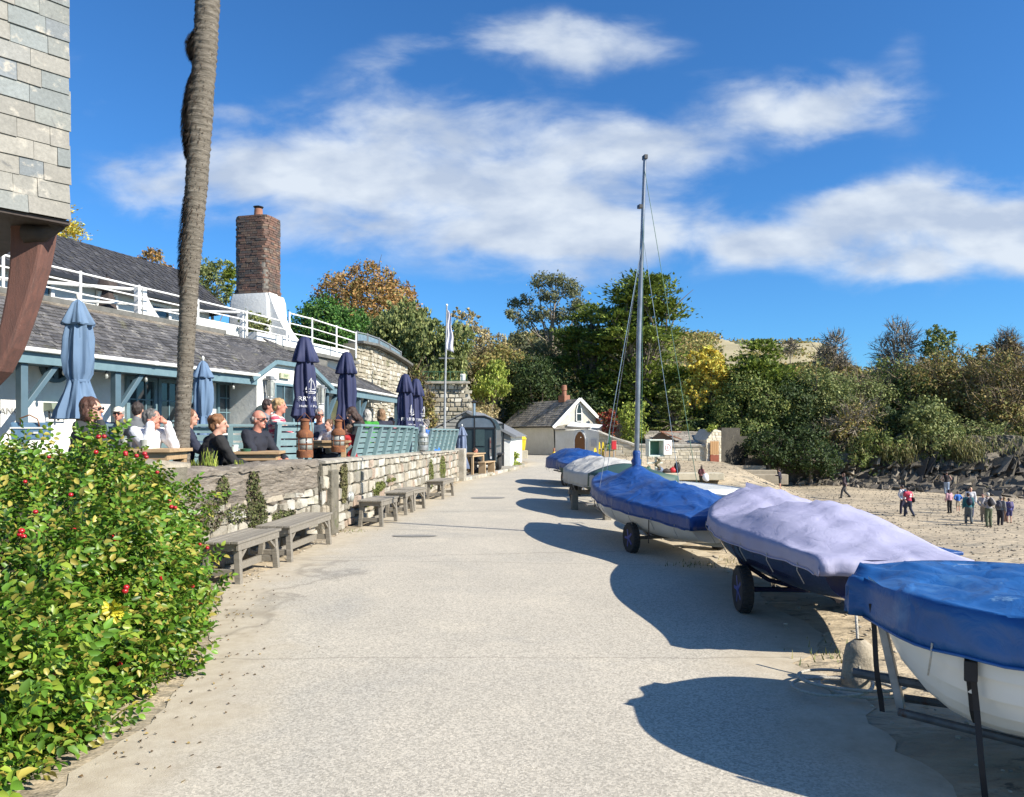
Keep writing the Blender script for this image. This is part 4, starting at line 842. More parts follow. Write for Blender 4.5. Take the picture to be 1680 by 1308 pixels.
# ------------------------------------------------------------ boats
def boat(label, loc, yaw, L=3.8, B=1.5, depth=.46, keel0=.32, sheer=(.06, .0, .16), tw=.62, hull='gel_white', clinker=0, cover='cover_blue', skirt=.13, crest=None, sharp=1.0, wr=.03, seed=0, nose=2.0, pitch=0, lay=0, name='sailing_dinghy', cat='dinghy', nocover=False, inner=None, rk=.12, seams=(), peaks=(), rise=.95, rs=.72, npow=.75):
    """local axes: +y bow, z up from the ground; s=0 transom .. s=1 stem"""
    t = thing(name, label, cat, loc, yaw); 
    def hb(s): return B/2*max(0.0, (lerp(tw, 1, smooth(s/.45)) if s < .45 else (1-((s-.45)/.55)**nose)**npow))
    def zs(s): return keel0+depth+lerp(sheer[0], sheer[1], smooth(s/.5))+sheer[2]*max(0, s-.35)**2*2.3
    def zk(s): return keel0+(.10*(1-s/.3)**2 if s < .3 else 0)+(rise*depth*((s-rs)/(1-rs))**2.6 if s > rs else 0)
    def yy(s, v): return (s-.5)*L+rk*(v-.5)*max(0, (s-.8)/.2)
    def pt(s, v, side):     # v 0 keel .. 1 gunwale
        b = hb(s); a = v*math.pi/2
        full = .62+.25*smooth(1-abs(s-.4)*1.6)
        x = b*(math.sin(a)**(full)); z = zk(s)+(zs(s)-zk(s))*(v**1.75*.85+.15*v)
        x = b*(math.sin(a)**.52)*(.94+.06*v); z = zk(s)+(zs(s)-zk(s))*(1-max(0., math.cos(a))**.85)
        if clinker and 0 < v < 1: f_ = (v*clinker) % 1; x += .035*(1-f_)*(b/(B/2)); z -= .012*(1-f_)
        return Vector((side*x, yy(s, v), z))
    NS, NV = 34, (clinker*6 if clinker else 12)
    vlist = [i/NV for i in range(NV+1)]
    if clinker:
        vlist = []
        for k in range(clinker): vlist += [k/clinker+1e-4, (k+.3)/clinker, (k+.65)/clinker, (k+1)/clinker-1e-3]
        vlist = [0]+vlist[1:]+[1]
    mb = MB()
    for side in (-1, 1):
        mb.grid([[pt(i/NS*.998, v, side) for v in vlist] for i in range(NS+1)])
    tr = [pt(0, v, -1) for v in reversed(vlist)]+[pt(0, v, 1) for v in vlist[1:]]
    mb.add(tr, [tuple(range(len(tr)))])
    h = mb.build('hull', M_[hull], t, smooth=28)
    mb = MB(); mb.tube([(0, yy(s, 0), zk(s)-.03) for s in [i/16 for i in range(17)]], .025, 6); mb.build('keel_band', M_[hull], t)
    mb = MB()
    for side in (-1, 1): mb.tube([pt(i/24*.995, 1, side)+Vector((side*.004, 0, -.03)) for i in range(25)], .022, 6)
    mb.build('gunwale', M_[inner or hull], t, smooth=True)
    if nocover:
        mb = MB(); mb.grid([[Vector((lerp(-1, 1, j/6)*hb(i/12*.97)*.97, yy(i/12*.97, 1), zs(i/12)-.12+.1*(i/12 > .55))) for j in range(7)] for i in range(13)]); mb.build('deck', M_[inner or hull], t)
    else:
        cr = crest or [(0, .05), (.5, .16), (1, .03)]
        NX = 22; NS2 = 60; rows = []
        for i in range(NS2+1):
            s_ = -.015+1.03*i/NS2; sc_ = min(max(s_, 0), .992); b = hb(sc_)+.036; zc = zs(sc_)+.012; hgt = piece(s_, cr); row = []
            if i < 2 or i > NS2-2: hgt *= .7
            def top(q):   # q -1..1
                prof = (1-abs(q)**(1.0+1.0/sharp)) if sharp < 2 else (1-abs(q))
                x = q*b; y = yy(s_, 1); z = zc+hgt*prof
                for s0_, k_ in seams: z += .045*math.exp(-abs((s_-s0_-k_*(1-abs(q)))/.014))*(1-q*q)
                for s0_, hp_, wp_ in peaks: z += hp_*math.exp(-math.hypot((s_-s0_)*L, x*1.25)/wp_)
                ten = mn.noise((x*3.2+seed, y*2.0, seed))*wr+mn.noise((x*8, y*5+seed*3, 1))*wr*.5-abs(mn.noise((x*2.2+y*1.6, y*3.4-x*2+seed, 9)))*wr*1.5+wr*.55*math.sin(y*13+3*mn.noise((x*2, y, seed)))*(abs(q)**1.5)
                z += ten*(1-q**6)
                return Vector((x, y, z))
            for k in range(4, 0, -1):
                f_ = k/4; row.append(Vector((-b-.012*math.sin(y_ := 0)-.02*f_*(1+math.sin(i*1.1+seed))*.5, yy(s_, 1)-.0, zc-skirt*f_*(1+.035*math.sin(i*.45+seed)+.02*math.sin(i*1.3)))))
            for k in range(NX+1): row.append(top(-1+2*k/NX))
            for k in range(1, 5):
                f_ = k/4; row.append(Vector((b+.02*f_*(1+math.sin(i*1.3+seed))*.5, yy(s_, 1), zc-skirt*f_*(1+.035*math.sin(i*.5+seed)))))
            rows.append(row)
        # end caps: skirts over transom and stem
        def cap(row, dy):
            out = []
            for f_ in (1, .66, .33):
                out.append([Vector((p.x*(1 if dy < 0 else .6), p.y+dy*(.8+.5*math.sin(k*1.7)), min(p.z, max(zs(0 if dy < 0 else 1)+.01-skirt*f_, p.z-.6)) if True else p.z)) for k, p in enumerate(row)])
            return out
        a_ = cap(rows[0], -.02); b_ = cap(rows[-1], .03)
        mb = MB(); mb.grid(a_+rows+b_[::-1])
        mb.build('cover', M_[cover], t, smooth=True, solid=.006)
        # lacing hem with ties
        mb = MB()
        for i in range(5, NS2-3, 7):
            for side, sg in ((0, -1), (-1, 1)):
                p_ = rows[i][side]; mb.tube([p_+Vector((sg*.006, 0, .03)), p_+Vector((sg*.008, .004, -.03)), p_+Vector((-sg*.05, .02, -.13))], .0045, 4)
        mb.build('cover_ties', M_['rope'], t)
        mb = MB()
        for side in (0, -1): mb.tube([rows[i][side]+Vector(((-1 if side == 0 else 1)*.004, 0, 0)) for i in range(1, NS2, 1)], .008, 5)
        mb.build('hem_cord', M_[cover], t, smooth=True)
    t['_'] = 0; del t['_']
    if pitch: t.rotation_euler = (pitch, 0, yaw)
    return t, dict(pt=pt, hb=hb, zs=zs, zk=zk, yy=yy)
def strap(t, pts, w=.028, m_='strap', name='strap'):
    mb = MB(); pts = [Vector(p) for p in pts]; rows = []
    for i, p in enumerate(pts):
        d = (pts[min(i+1, len(pts)-1)]-pts[max(i-1, 0)]).normalized(); sdv = d.cross(Vector((1, 0, 0)));
        if sdv.length < .2: sdv = Vector((0, 1, 0))
        sdv.normalize(); rows.append([p-sdv*w/2, p+sdv*w/2])
    mb.grid(rows); return mb.build(name, M_[m_], t, solid=.004)
def girth(t, g, s, sk=.13, under=True, m_='strap', w=.022):
    pts = []
    for v in [1, .9, .8, .7, .6, .5, .4, .3, .2, .1, 0]: p = g['pt'](s, v, -1); pts.append(p+Vector((-.018, 0, -.004)))
    pts = pts[::1]; pts += [Vector((-p.x, p.y, p.z)) for p in pts[-2::-1]]; return strap(t, pts, w=w, m_=m_)
def wheel(parent, c, r, w, rim='rim_blue', rz=0, spokes=5, name='wheel'):
    mb = MB(); pr = [(r*.62, -w*.42), (r*.8, -w*.5), (r*.94, -w*.47), (r, -w*.28), (r, w*.28), (r*.94, w*.47), (r*.8, w*.5), (r*.62, w*.42)]
    mb.lathe(pr, axis='X', seg=28); tr = mb.build('wheel', M_['tyre'], parent, smooth=35, loc=c); tr.rotation_euler = (0, 0, rz)
    mb = MB()
    for k in range(28):
        a = 2*math.pi*k/28
        for sx in (-1, 1): mb.box((sx*w*.2, r*1.005*math.cos(a+sx*.06), r*1.005*math.sin(a+sx*.06)), (w*.34, r*.10, .012), M=Matrix.Rotation(a+R(90)+sx*.06, 4, 'X'))
    mb.build('tread', M_['tyre'], tr)
    mb = MB(); mb.lathe([(r*.64, -w*.3), (r*.60, -w*.36), (r*.56, -w*.2), (r*.3, -w*.12), (r*.16, -w*.45), (0.001, -w*.48)], axis='X', seg=24); mb.lathe([(0.001, w*.48), (r*.16, w*.45), (r*.3, w*.12), (r*.56, w*.2), (r*.60, w*.36), (r*.64, w*.3)], axis='X', seg=24)
    for k in range(spokes): a = 2*math.pi*k/spokes; mb.bar((-w*.2, r*.15*math.cos(a), r*.15*math.sin(a)), (-w*.2, r*.6*math.cos(a), r*.6*math.sin(a)), .03, .05, up=(1, 0, 0))
    mb.build('rim', M_[rim], tr, smooth=35); return tr
def trolley(label, loc, yaw, L=3.6, track=1.25, wr=.2, ww=.10, axle_y=-.35, frame='black_metal', rim='rim_blue', cradle=(.62, .38), tongue=True, zf=None, hull_z=.34):
    t = thing('boat_trolley', label, 'trolley', loc, yaw); mb = MB(); z = wr
    mb.tube([(-track/2+.05, axle_y, z), (track/2-.05, axle_y, z)], .024, 8); mb.build('axle', M_[frame], t, smooth=40)
    mb = MB(); mb.tube([(0, axle_y-.5, z+.02), (0, L*.62, z+.10)], .026, 8)
    mb.tube([(-.38, axle_y, z+.02), (0, axle_y+1.3, z+.05)], .02, 8); mb.tube([(.38, axle_y, z+.02), (0, axle_y+1.3, z+.05)], .02, 8); mb.build('frame', M_[frame], t, smooth=40)
    mb = MB(); cw, chh = cradle
    mb.tube([(-cw, axle_y+.15, hull_z+chh), (-cw*.86, axle_y+.12, hull_z+chh*.35), (-cw*.55, axle_y+.05, hull_z-.03), (-.2, axle_y, z+.03), (.2, axle_y, z+.03), (cw*.55, axle_y+.05, hull_z-.03), (cw*.86, axle_y+.12, hull_z+chh*.35), (cw, axle_y+.15, hull_z+chh)], .02, 8); mb.build('cradle', M_[frame], t, smooth=40)
    for sx in (-1, 1): wheel(t, (sx*track/2, axle_y, wr), wr, ww, rim)
    if tongue: mb = MB(); mb.tube([(-.22, L*.6, z+.16), (-.2, L*.64, z+.16), (.2, L*.64, z+.16), (.22, L*.6, z+.16)], .016, 6); mb.tube([(0, L*.62, z+.1), (0, L*.64, z+.16)], .018, 6); mb.build('handle', M_[frame], t, smooth=40)
    return t
# boat 1: nearest, white clinker hull under a blue cover
b1, g1_ = boat('nearest boat, white clinker dinghy with bright blue cover and dangling black straps', (3.47, 2.99, 0), R(56.5), L=3.6, B=1.52, depth=.585, keel0=.245, rise=.6, rs=.84, sheer=(.03, 0, .02), tw=.6, clinker=8, cover='cover_blue', skirt=.20, crest=[(0, .05), (.3, .07), (.5, .02), (.75, -.01), (.9, .03), (1, .01)], wr=.05, seams=((.62,.2),(.86,-.1)), seed=3, nose=6.0, npow=.55)
girth(b1, g1_, .88); girth(b1, g1_, .78, m_='rope_olive', w=.02)
pp = g1_['pt']
def dangle(t, p, length, sway, m_='strap', w=.024, n=9, curl=.0, name='loose_strap'):
    pts = [Vector(p)+Vector((sway[0]*(i/n)**1.5+curl*math.sin(i*.9), sway[1]*(i/n), -length*i/n)) for i in range(n+1)]
    return strap(t, pts, w=w, m_=m_, name=name)
a = pp(.985, .85, -1); dangle(b1, (a.x-.05, a.y+.02, a.z-.0), .55, (.05, -.04), curl=.022)
a = pp(.88, .75, -1); dangle(b1, (a.x-.03, a.y-.02, a.z-.02), .58, (-.02, -.05), curl=.018)
mb = MB(); mb.box((a.x-.035, a.y-.01, a.z+.02), (.03, .05, .09)); mb.build('buckle', M_['strap'], b1, bevel=.006)
mb = MB(); pr = [pp(s_, 1, -1)+Vector((-.03, 0, .085+.012*math.sin(s_*60))) for s_ in [.55+.02*i for i in range(12)]]; mb.tube(pr, .012, 6); mb.build('white_rope', M_['rope'], b1, smooth=True)
t1_ = trolley('galvanised trolley carrying the nearest white clinker boat', (3.51, 2.97, 0), R(56.5), L=3.2, tongue=False, track=1.3, wr=.20, ww=.14, axle_y=-.55, frame='galv_dark', cradle=(.5, .18), hull_z=.24)
mb = MB(); mb.tube([(-.62, -1.2, .13), (-.12, 1.75, .17)], .022, 8); mb.tube([(.62, -1.2, .13), (.12, 1.75, .17)], .022, 8); mb.build('side_rail', M_['galv_dark'], t1_, smooth=40)
mb = MB(); mb.bar((-.95, .55, .30), (-.50, .62, .33), .09, .035); mb.bar((-.85, .55, .0), (-.85, .56, .29), .05, .05, up=(0, 1, 0)); mb.build('mudguard_step', M_['galv'], t1_, bevel=.005)
mb = MB(); mb.bar((0, 1.75, .15), (0, 1.85, .62), .06, .04, up=(0, 1, 0)); mb.box((0, 1.8, .64), (.10, .07, .08)); mb.build('winch_post', M_['galv'], t1_, bevel=.005)
# boat 2: navy hull, lilac cover
b2, g2 = boat('dinghy with dark navy hull under a billowing lilac-white cover', (2.74, 7.15, 0), R(-3.0), L=3.95, B=1.50, depth=.41, keel0=.31, sheer=(.0, 0, .13), tw=.64, hull='gel_navy', cover='cover_lilac', skirt=.11, crest=[(0, .01), (.06, .02), (.18, .12), (.34, .25), (.44, .22), (.54, .11), (.64, .07), (.78, .17), (.9, .11), (1, .03)], sharp=1.0, wr=.027, seams=((.50,-.12),(.50,.22),(.84,-.05)), seed=8, nose=2.2, peaks=((.97,.06,.2),))
girth(b2, g2, .86); girth(b2, g2, .74); girth(b2, g2, .38)
mb = MB(); a = g2['pt'](0, .6, 0); mb.ell((-.25, a.y-.008, a.z+.06), (.045, .006, .012), seg=8, ring=4); mb.ell((-.25, a.y-.008, a.z+.06), (.01, .006, .03), seg=8, ring=4); mb.ell((-.29, a.y-.008, a.z+.14), (.01, .006, .01), seg=8, ring=4); mb.build('transom_badge', M_['print_white'], b2)
mb = MB(); mb.box((.05, g2['yy'](0, 1)-.075, g2['zs'](0)-.075), (.15, .03, .075)); mb.build('rudder_fitting', M_['door_brown'], b2, bevel=.01)
mb = MB(); a = g2['yy'](.97, 1); zz = g2['zs'](.97); mb.add([Vector((-.04, a-.1, zz+.08)), Vector((.03, a+.14, zz+.16)), Vector((.38, a-.75, zz+.06)), Vector((.10, a-.8, zz+.12))], [(0,1,2,3)]); mb.build('cover_flap', M_['cover_lilac'], b2, solid=.008)
trolley('dark trolley with blue-rimmed wheels under the lilac-covered dinghy', (2.74, 7.15, 0), R(-3), L=3.6, track=1.30, wr=.205, ww=.11, axle_y=-.50, frame='gel_navy', cradle=(.74, .34), hull_z=.31)
# boat 3: blue cover and mast
b3, g3 = boat('white dinghy with tall mast stepped through its tented royal blue cover', (2.06, 10.75, 0), R(14.5), L=3.9, B=1.45, depth=.45, keel0=.255, sheer=(-.04, 0, .14), tw=.68, hull='gel_white', cover='cover_royal', skirt=.15, crest=[(0, .05), (.2, .12), (.35, .20), (.52, .18), (.66, .20), (.73, .14), (.85, .06), (1, .03)], sharp=1.9, wr=.03, peaks=((.677,.22,.30),(.34,.08,.25),(.97,.06,.15)), seams=((.34,-.1),(.34,.12)), seed=12, nose=2.1, pitch=R(1.6))
girth(b3, g3, .70); a = g3['pt'](.22, .8, -1); dangle(b3, (a.x-.03, a.y, a.z), .3, (0, 0)); a = g3['pt'](.93, .9, -1); dangle(b3, (a.x-.03, a.y, a.z+.1), .5, (-.02, -.05))
ym = g3['yy'](.677, 1); zm = g3['zs'](.677)+.3
mb = MB(); mb.tube([(0, ym, zm-.3), (0.02, ym, 3.2), (.06, ym-.05, 5.72)], [.040, .036, .026], 10); mast = mb.build('mast', M_['mast_metal'], b3, smooth=40)
mb = MB(); mb.box((.06, ym-.05, 5.73), (.05, .10, .06)); mb.box((.0, ym-.02, 5.0), (.05, .09, .05)); mb.build('masthead', M_['black_metal'], mast)
mb = MB(); mb.lathe([(.12, zm-.08), (.075, zm), (.06, zm+.06), (.075, zm+.12), (.055, zm+.17), (.065, zm+.24), (.045, zm+.28)], c=(0, ym, 0), seg=12, fold=lambda a, z: .14*math.sin(4*a+z*20)); mb.build('mast_collar', M_['cover_royal'], b3, smooth=True)
for (q, n_) in (((-.66, ym-.15, g3['zs'](.6)), 'shroud'), ((.66, ym-.15, g3['zs'](.6)), 'shroud'), ((0, g3['yy'](.97, 1), g3['zs'](.97)+.1), 'forestay'), ((.12, g3['yy'](.25, 1), g3['zs'](.2)+.3), 'halyard'), ((.02, ym-.14, 1.1), 'halyard')):
    top_ = (.05, ym-.04, 4.55 if n_ != 'halyard' else 5.6); mb = MB(); mb.tube([top_, q], .0045, 5); mb.build(n_, M_['steel'] if n_ != 'halyard' else M_['green_paint'], b3)
trolley('trolley with blue-rimmed wheels under the blue-covered dinghy with the mast', (2.06, 10.75, 0), R(14.5), L=3.7, track=1.28, wr=.20, ww=.10, axle_y=-.62, frame='galv_dark', cradle=(.55, .2), hull_z=.27)
# small white hull behind, blue crate
b4, g4 = boat('low white dinghy with bare grey gunwale behind the blue-covered boat', (3.30, 12.0, 0), R(14), L=2.7, B=1.2, depth=.30, keel0=.40, sheer=(0, 0, .05), tw=.7, nocover=True, inner='gel_white')
mb = MB(); 
for y in (-.8, .7): mb.box((0, y, .2), (1.0, .12, .40))
tg = mb.build('timber_chocks', M_['wood_grey'], None, loc=(3.30, 12.0, 0), rz=R(14)); tag(tg, 'grey timber blocks propping the low white dinghy', 'chocks')
# cream cover boat on wooden stand
b5, g5 = boat('dinghy under a faded cream cover with a dark green tail', (2.02, 15.7, 0), R(14), L=3.9, B=1.6, depth=.36, keel0=.42, sheer=(0, 0, .08), tw=.7, hull='gel_white', cover='cover_cream', skirt=.24, crest=[(0, .04), (.2, .12), (.45, .30), (.75, .28), (.9, .12), (1, .02)], sharp=1.2, wr=.035, seed=17, nose=2.2)
mb = MB()
for s_ in (-1, 1): mb.tube([g5['pt'](s_/200+.02+.001*i, .2+.06*i, -1)+Vector((-.012, -.02, 0)) for i in range(10)], .012, 5)
mb.build('red_stripe', M_['red'], b5)
mb = MB(); rws = []
for i in range(9):
    s_ = -.02+.30*i/8; b_ = g5['hb'](max(0, s_))+.035; r_ = []
    for k in range(13):
        q = -1+2*k/12; r_.append(Vector((q*b_, g5['yy'](s_, 1), g5['zs'](max(0, s_))+.03+piece(s_, [(0, .06), (.2, .14), (.45, .3)])*(1-abs(q)**1.8))))
    r_ = [Vector((-b_-.01, r_[0].y, r_[0].z-.3))]+r_+[Vector((b_+.01, r_[0].y, r_[0].z-.3))]; rws.append(r_)
rws = [[Vector((p.x, rws[0][0].y-.015, min(p.z, g5['zs'](0)-.26))) for p in rws[0]]]+rws
mb.grid(rws); mb.build('green_tail', M_['cover_green'], b5, smooth=True, solid=.008)
st = thing('boat_stand', 'rough timber stand with square posts under the cream-covered dinghy', 'stand', (2.02, 15.2, 0), R(14))
for x, y in ((-.62, -1.35), (.62, -1.35), (-.62, .5), (.62, .5)): mb = MB(); mb.box((x, y, .21), (.13, .13, .42)); mb.build('post', M_['wood_grey'], st, bevel=.01)
mb = MB(); mb.box((0, -1.35, .375), (1.5, .09, .09)); mb.box((0, .5, .375), (1.5, .09, .09)); mb.box((0, -.4, .16), (.1, 1.9, .09)); mb.build('beam', M_['wood_grey'], st, bevel=.008)
trolley('small trolley standing beyond the timber stand of the cream-covered boat', (1.95, 17.4, 0), R(12), L=2.0, track=1.25, wr=.24, ww=.09, axle_y=-.3, frame='galv', rim='black_metal', cradle=(.4, .1), tongue=False)
b6, g6 = boat('dark green dinghy with a scruffy blue and black cover, tucked beyond the cream cover', (2.05, 20.0, 0), R(18), L=3.3, B=1.45, depth=.38, keel0=.42, sheer=(0, 0, .08), tw=.7, hull='cover_green', cover='cover_royal', skirt=.12, crest=[(0, .02), (.2, .05), (.4, .02), (.6, .12), (.85, .12), (1, .02)], wr=.04, seed=21)
trolley('rusty dark trolley under the dark green dinghy', (2.05, 20.0, 0), R(18), L=3.0, track=1.25, wr=.22, ww=.09, axle_y=-.7, frame='rust', rim='black_metal', cradle=(.5, .1), tongue=False, hull_z=.42)
b7, g7 = boat('farthest dinghy in the row, fully wrapped in a bright blue cover', (1.98, 23.6, 0), R(16), L=3.6, B=1.6, depth=.36, keel0=.40, sheer=(0, 0, .06), tw=.72, hull='gel_navy', cover='cover_royal', skirt=.26, crest=[(0, .03), (.15, .12), (.3, .34), (.6, .36), (.8, .2), (1, .02)], sharp=1.0, wr=.03, seed=25)
trolley('trolley under the farthest blue-wrapped dinghy', (1.98, 23.6, 0), R(16), L=3.2, track=1.25, wr=.24, ww=.10, axle_y=-.8, frame='black_metal', rim='black_metal', cradle=(.5, .1), tongue=False, hull_z=.40)
# blue crate on the beach side
cr_ = thing('plastic_crate', 'blue plastic crate standing behind the lilac-covered boat', 'crate', (3.72, 7.0, 0), R(10))
mb = MB(); mb.box((0, 0, .02), (.7, .45, .04))
for sx in (-1, 1): mb.box((sx*.335, 0, .26), (.03, .45, .46)); mb.box((0, sx*.21, .26), (.64, .03, .46))
mb.build('shell', M_['cover_blue'], cr_, bevel=.008); mb = MB(); mb.box((0, 0, .50), (.74, .49, .035)); mb.build('lid', M_['cover_royal'], cr_, bevel=.008)
# stone and coil of rope by the near boat
st_ = Vector((XD(1410, 4.75), 4.75, 0)); mb = MB(); rows = []
for i in range(9):
    z = i/8; r_ = .115*(1-.45*z**2) if i < 8 else .03; rows.append([st_+Vector((r_*1.0*math.cos(a)*(1+.3*mn.noise((a, z*2, 1))), r_*.7*math.sin(a)*(1+.5*mn.noise((a, z*2, 5))), z*.29)) for a in [k*math.pi/8 for k in range(17)]])
mb.grid(rows); tag(mb.build('mooring_stone', M_['limestone'], smooth=60), 'upright pale stone in the sand beneath the near boat bow', 'stone')
rc = Vector((XD(1385, 4.6), 4.6, .02)); pts = []
for i in range(90): a = i*.22; r_ = .16+.05*math.sin(i*.31)+.02*(i/30); pts.append(rc+Vector((r_*1.3*math.cos(a)+.04*math.sin(i*.1), r_*math.sin(a), .008+.0006*i)))
pts += [rc+Vector((.12, .06, .08)), rc+Vector((.16, .16, .2)), rc+Vector((.18, .22, .32)), rc+Vector((.2, .28, .42))]
mb = MB(); mb.tube(pts, .010, 6); tag(mb.build('rope_coil', M_['rope'], smooth=True), 'pale rope coiled on the sand under the bow of the near boat', 'rope')
mb = MB(); random.seed(9)
for (cx_, cy_, n_) in ((2.35, 5.35, 60), (2.2, 9.0, 60), (2.9, 9.2, 60), (-2.55, 12.1, 50), (-1.0, 28, 60), (-.3, 31.2, 60), (.3, 35, 80)):
    for _ in range(n_):
        x, y = cx_+random.gauss(0, .16), cy_+random.gauss(0, .14); a = random.uniform(0, 6.3); h = random.uniform(.02, .07)*(2 if cy_ > 20 else 1); l = Vector((math.cos(a), math.sin(a), 0))
        b_ = Vector((x, y, gz(x, y)+(.07 if cy_ > 20 and x < rl(y) else 0))); mb.add([b_-l*.006, b_+l*.006, b_+Vector((math.cos(a+1)*h*.5, math.sin(a+1)*h*.5, h))], [(0,1,2)])
tag(mb.build('grass_tufts', D('grass_blade', (.10,.14,.03), rough=.8, pal=[(.10,.14,.03),(.16,.19,.05),(.26,.24,.09),(.07,.11,.03)]), fixn=False), 'thin tufts of grass along the road edge and kerb', 'grass', kind='stuff')
# ------------------------------------------------------------ trees and shrubs
def fol(name, c, island=.35, transl=.25, **kw):
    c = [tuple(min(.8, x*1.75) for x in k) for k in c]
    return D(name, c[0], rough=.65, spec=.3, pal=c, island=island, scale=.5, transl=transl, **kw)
fol('leaf_dark', [(.022,.040,.012),(.032,.055,.014),(.018,.032,.011),(.05,.068,.02)])  # dark evergreen greens, deepened to stand in for shade
fol('leaf_laurel', [(.035,.095,.018),(.05,.125,.022),(.03,.07,.018),(.08,.15,.03)])
fol('leaf_olive', [(.12,.14,.045),(.155,.175,.06),(.09,.11,.035),(.20,.21,.08),(.07,.095,.03)])
fol('leaf_autumn', [(.20,.12,.045),(.26,.15,.05),(.15,.10,.035),(.14,.13,.04),(.30,.17,.06)])
fol('leaf_lime', [(.17,.21,.035),(.21,.25,.045),(.12,.17,.03),(.26,.28,.06)])
fol('leaf_yellow', [(.50,.34,.05),(.58,.42,.08),(.40,.27,.04),(.30,.26,.05),(.62,.46,.10)])
fol('leaf_mid', [(.09,.12,.03),(.12,.15,.04),(.065,.095,.025),(.16,.17,.05)])
fol('leaf_cypress', [(.075,.105,.02),(.11,.15,.026),(.05,.075,.017),(.18,.22,.04),(.13,.17,.03)])
fol('leaf_eucalypt', [(.10,.115,.06),(.14,.15,.075),(.08,.09,.05),(.17,.17,.09)])
fol('leaf_brown', [(.205,.15,.055),(.25,.19,.065),(.14,.125,.035),(.15,.16,.045),(.11,.115,.035)])
fol('leaf_pale', [(.30,.25,.13),(.24,.20,.11),(.20,.19,.09),(.34,.27,.15)])
fol('leaf_red', [(.25,.04,.03),(.18,.03,.03),(.22,.08,.03),(.08,.09,.03)])
D('bark', (.13,.10,.075), (.20,.17,.13), rough=.95, scale=6, stretch=(3,3,.6), bump=.5)
D('bark_pale', (.33,.28,.22), (.22,.18,.14), rough=.95, scale=6, stretch=(3,3,.6))
D('twig', (.16,.12,.07), (.22,.17,.11), rough=.95, scale=1, island=.3)
D('twig_grey', (.27,.23,.17), (.20,.17,.12), rough=.95, scale=1, island=.3)
def unit(a): return a/np.maximum(np.linalg.norm(a, axis=1, keepdims=True), 1e-6)
def leaves(name, lobes, n, leaf, mt, parent, seed=0, clump=.16, per=24, shell=.72, mode='round', aspect=.55, updir=.25, bottom=True):
    """leaf quads in clumps spread over the lobes; each clump gathers `per` leaves"""
    r = np.random.default_rng(seed); C = np.array([l[0] for l in lobes], float); S = np.array([l[1] for l in lobes], float)
    wts = (S[:, 0]*S[:, 2]+S[:, 0]*S[:, 1]); wts /= wts.sum(); m = max(4, n//per)
    li = r.choice(len(lobes), m, p=wts); d = unit(r.normal(size=(m, 3)))
    if not bottom: d[:, 2] = np.abs(d[:, 2])*1.0-.12
    rad = shell+(1.04-shell)*r.random(m)**.6
    cc = C[li]+d*S[li]*rad[:, None]
    k = np.repeat(np.arange(m), per); N = len(k); cs = np.cbrt(S[li].prod(1))*clump*(.6+.8*r.random(m))*2.0
    g = r.normal(size=(N, 3))*.5
    if mode == 'spray': g[:, 2] *= .28; g[:, :2] *= 1.5
    if mode == 'plate': g[:, 2] *= .3
    p = cc[k]+g*cs[k][:, None]; od = d[k]
    if mode == 'spray':
        t = unit(od*np.array([1, 1, .2])+r.normal(size=(N, 3))*.35+np.array([0, 0, .25])); b = unit(np.cross(t, unit(np.array([0, 0, 1.])+r.normal(size=(N, 3))*.5)))
    elif mode == 'hang': t = unit(np.array([0, 0, -1.])+r.normal(size=(N, 3))*.45); b = unit(np.cross(t, r.normal(size=(N, 3))))
    else:
        nrm = unit(od*.8+r.normal(size=(N, 3))*.75+np.array([0, 0, updir])); t = unit(np.cross(nrm, r.normal(size=(N, 3)))); b = np.cross(nrm, t)
    s = leaf*(.55+.9*r.random(N)); t = t*s[:, None]*.5; b = b*(s*aspect*(.8+.4*r.random(N)))[:, None]*.5
    V = np.stack([p-t, p+b-t*.1, p+t, p-b-t*.1], 1).reshape(-1, 3); Q = np.arange(4*N).reshape(-1, 4)
    return np_mesh(name, V, Q, mt, parent)
def limbs(name, base, lobes, r0, mt, parent, seed=0, twigs=0, tw=.02, tl=1.0, trunk_top=None, sub=2, tseg=7):
    rnd = random.Random(seed); mb = MB(); base = Vector(base); c = Vector((0, 0, 0))
    for l in lobes: c += Vector(l[0])
    c /= len(lobes); tt = trunk_top or base.lerp(c, .55); j1 = base.lerp(tt, .5)+Vector((rnd.uniform(-.1, .1), rnd.uniform(-.1, .1), 0))*(tt-base).length*.3
    mb.tube([base-Zv*.2, base+Zv*.05, j1, tt], [r0*1.4, r0*1.1, r0*.85, r0*.6], tseg)
    for l in lobes:
        q = Vector(l[0]); q += Vector([rnd.uniform(-.3, .3)*a for a in l[1]]); st_ = j1.lerp(tt, rnd.uniform(.3, 1)); m1 = st_.lerp(q, .5)+Vector((rnd.uniform(-1, 1), rnd.uniform(-1, 1), rnd.uniform(-.3, .8)))*(q-st_).length*.14
        mb.tube([st_, m1, q], [r0*.45, r0*.3, r0*.14], 5)
        for _ in range(sub):
            e = q+Vector([rnd.gauss(0, .55)*a for a in l[1]]); s2 = m1.lerp(q, rnd.uniform(.2, 1)); mb.tube([s2, s2.lerp(e, .5)+Vector((0, 0, .08*(e-s2).length)), e], [r0*.2, r0*.13, r0*.05], 4)
    o = mb.build(name, mt, parent, fixn=False)
    return o
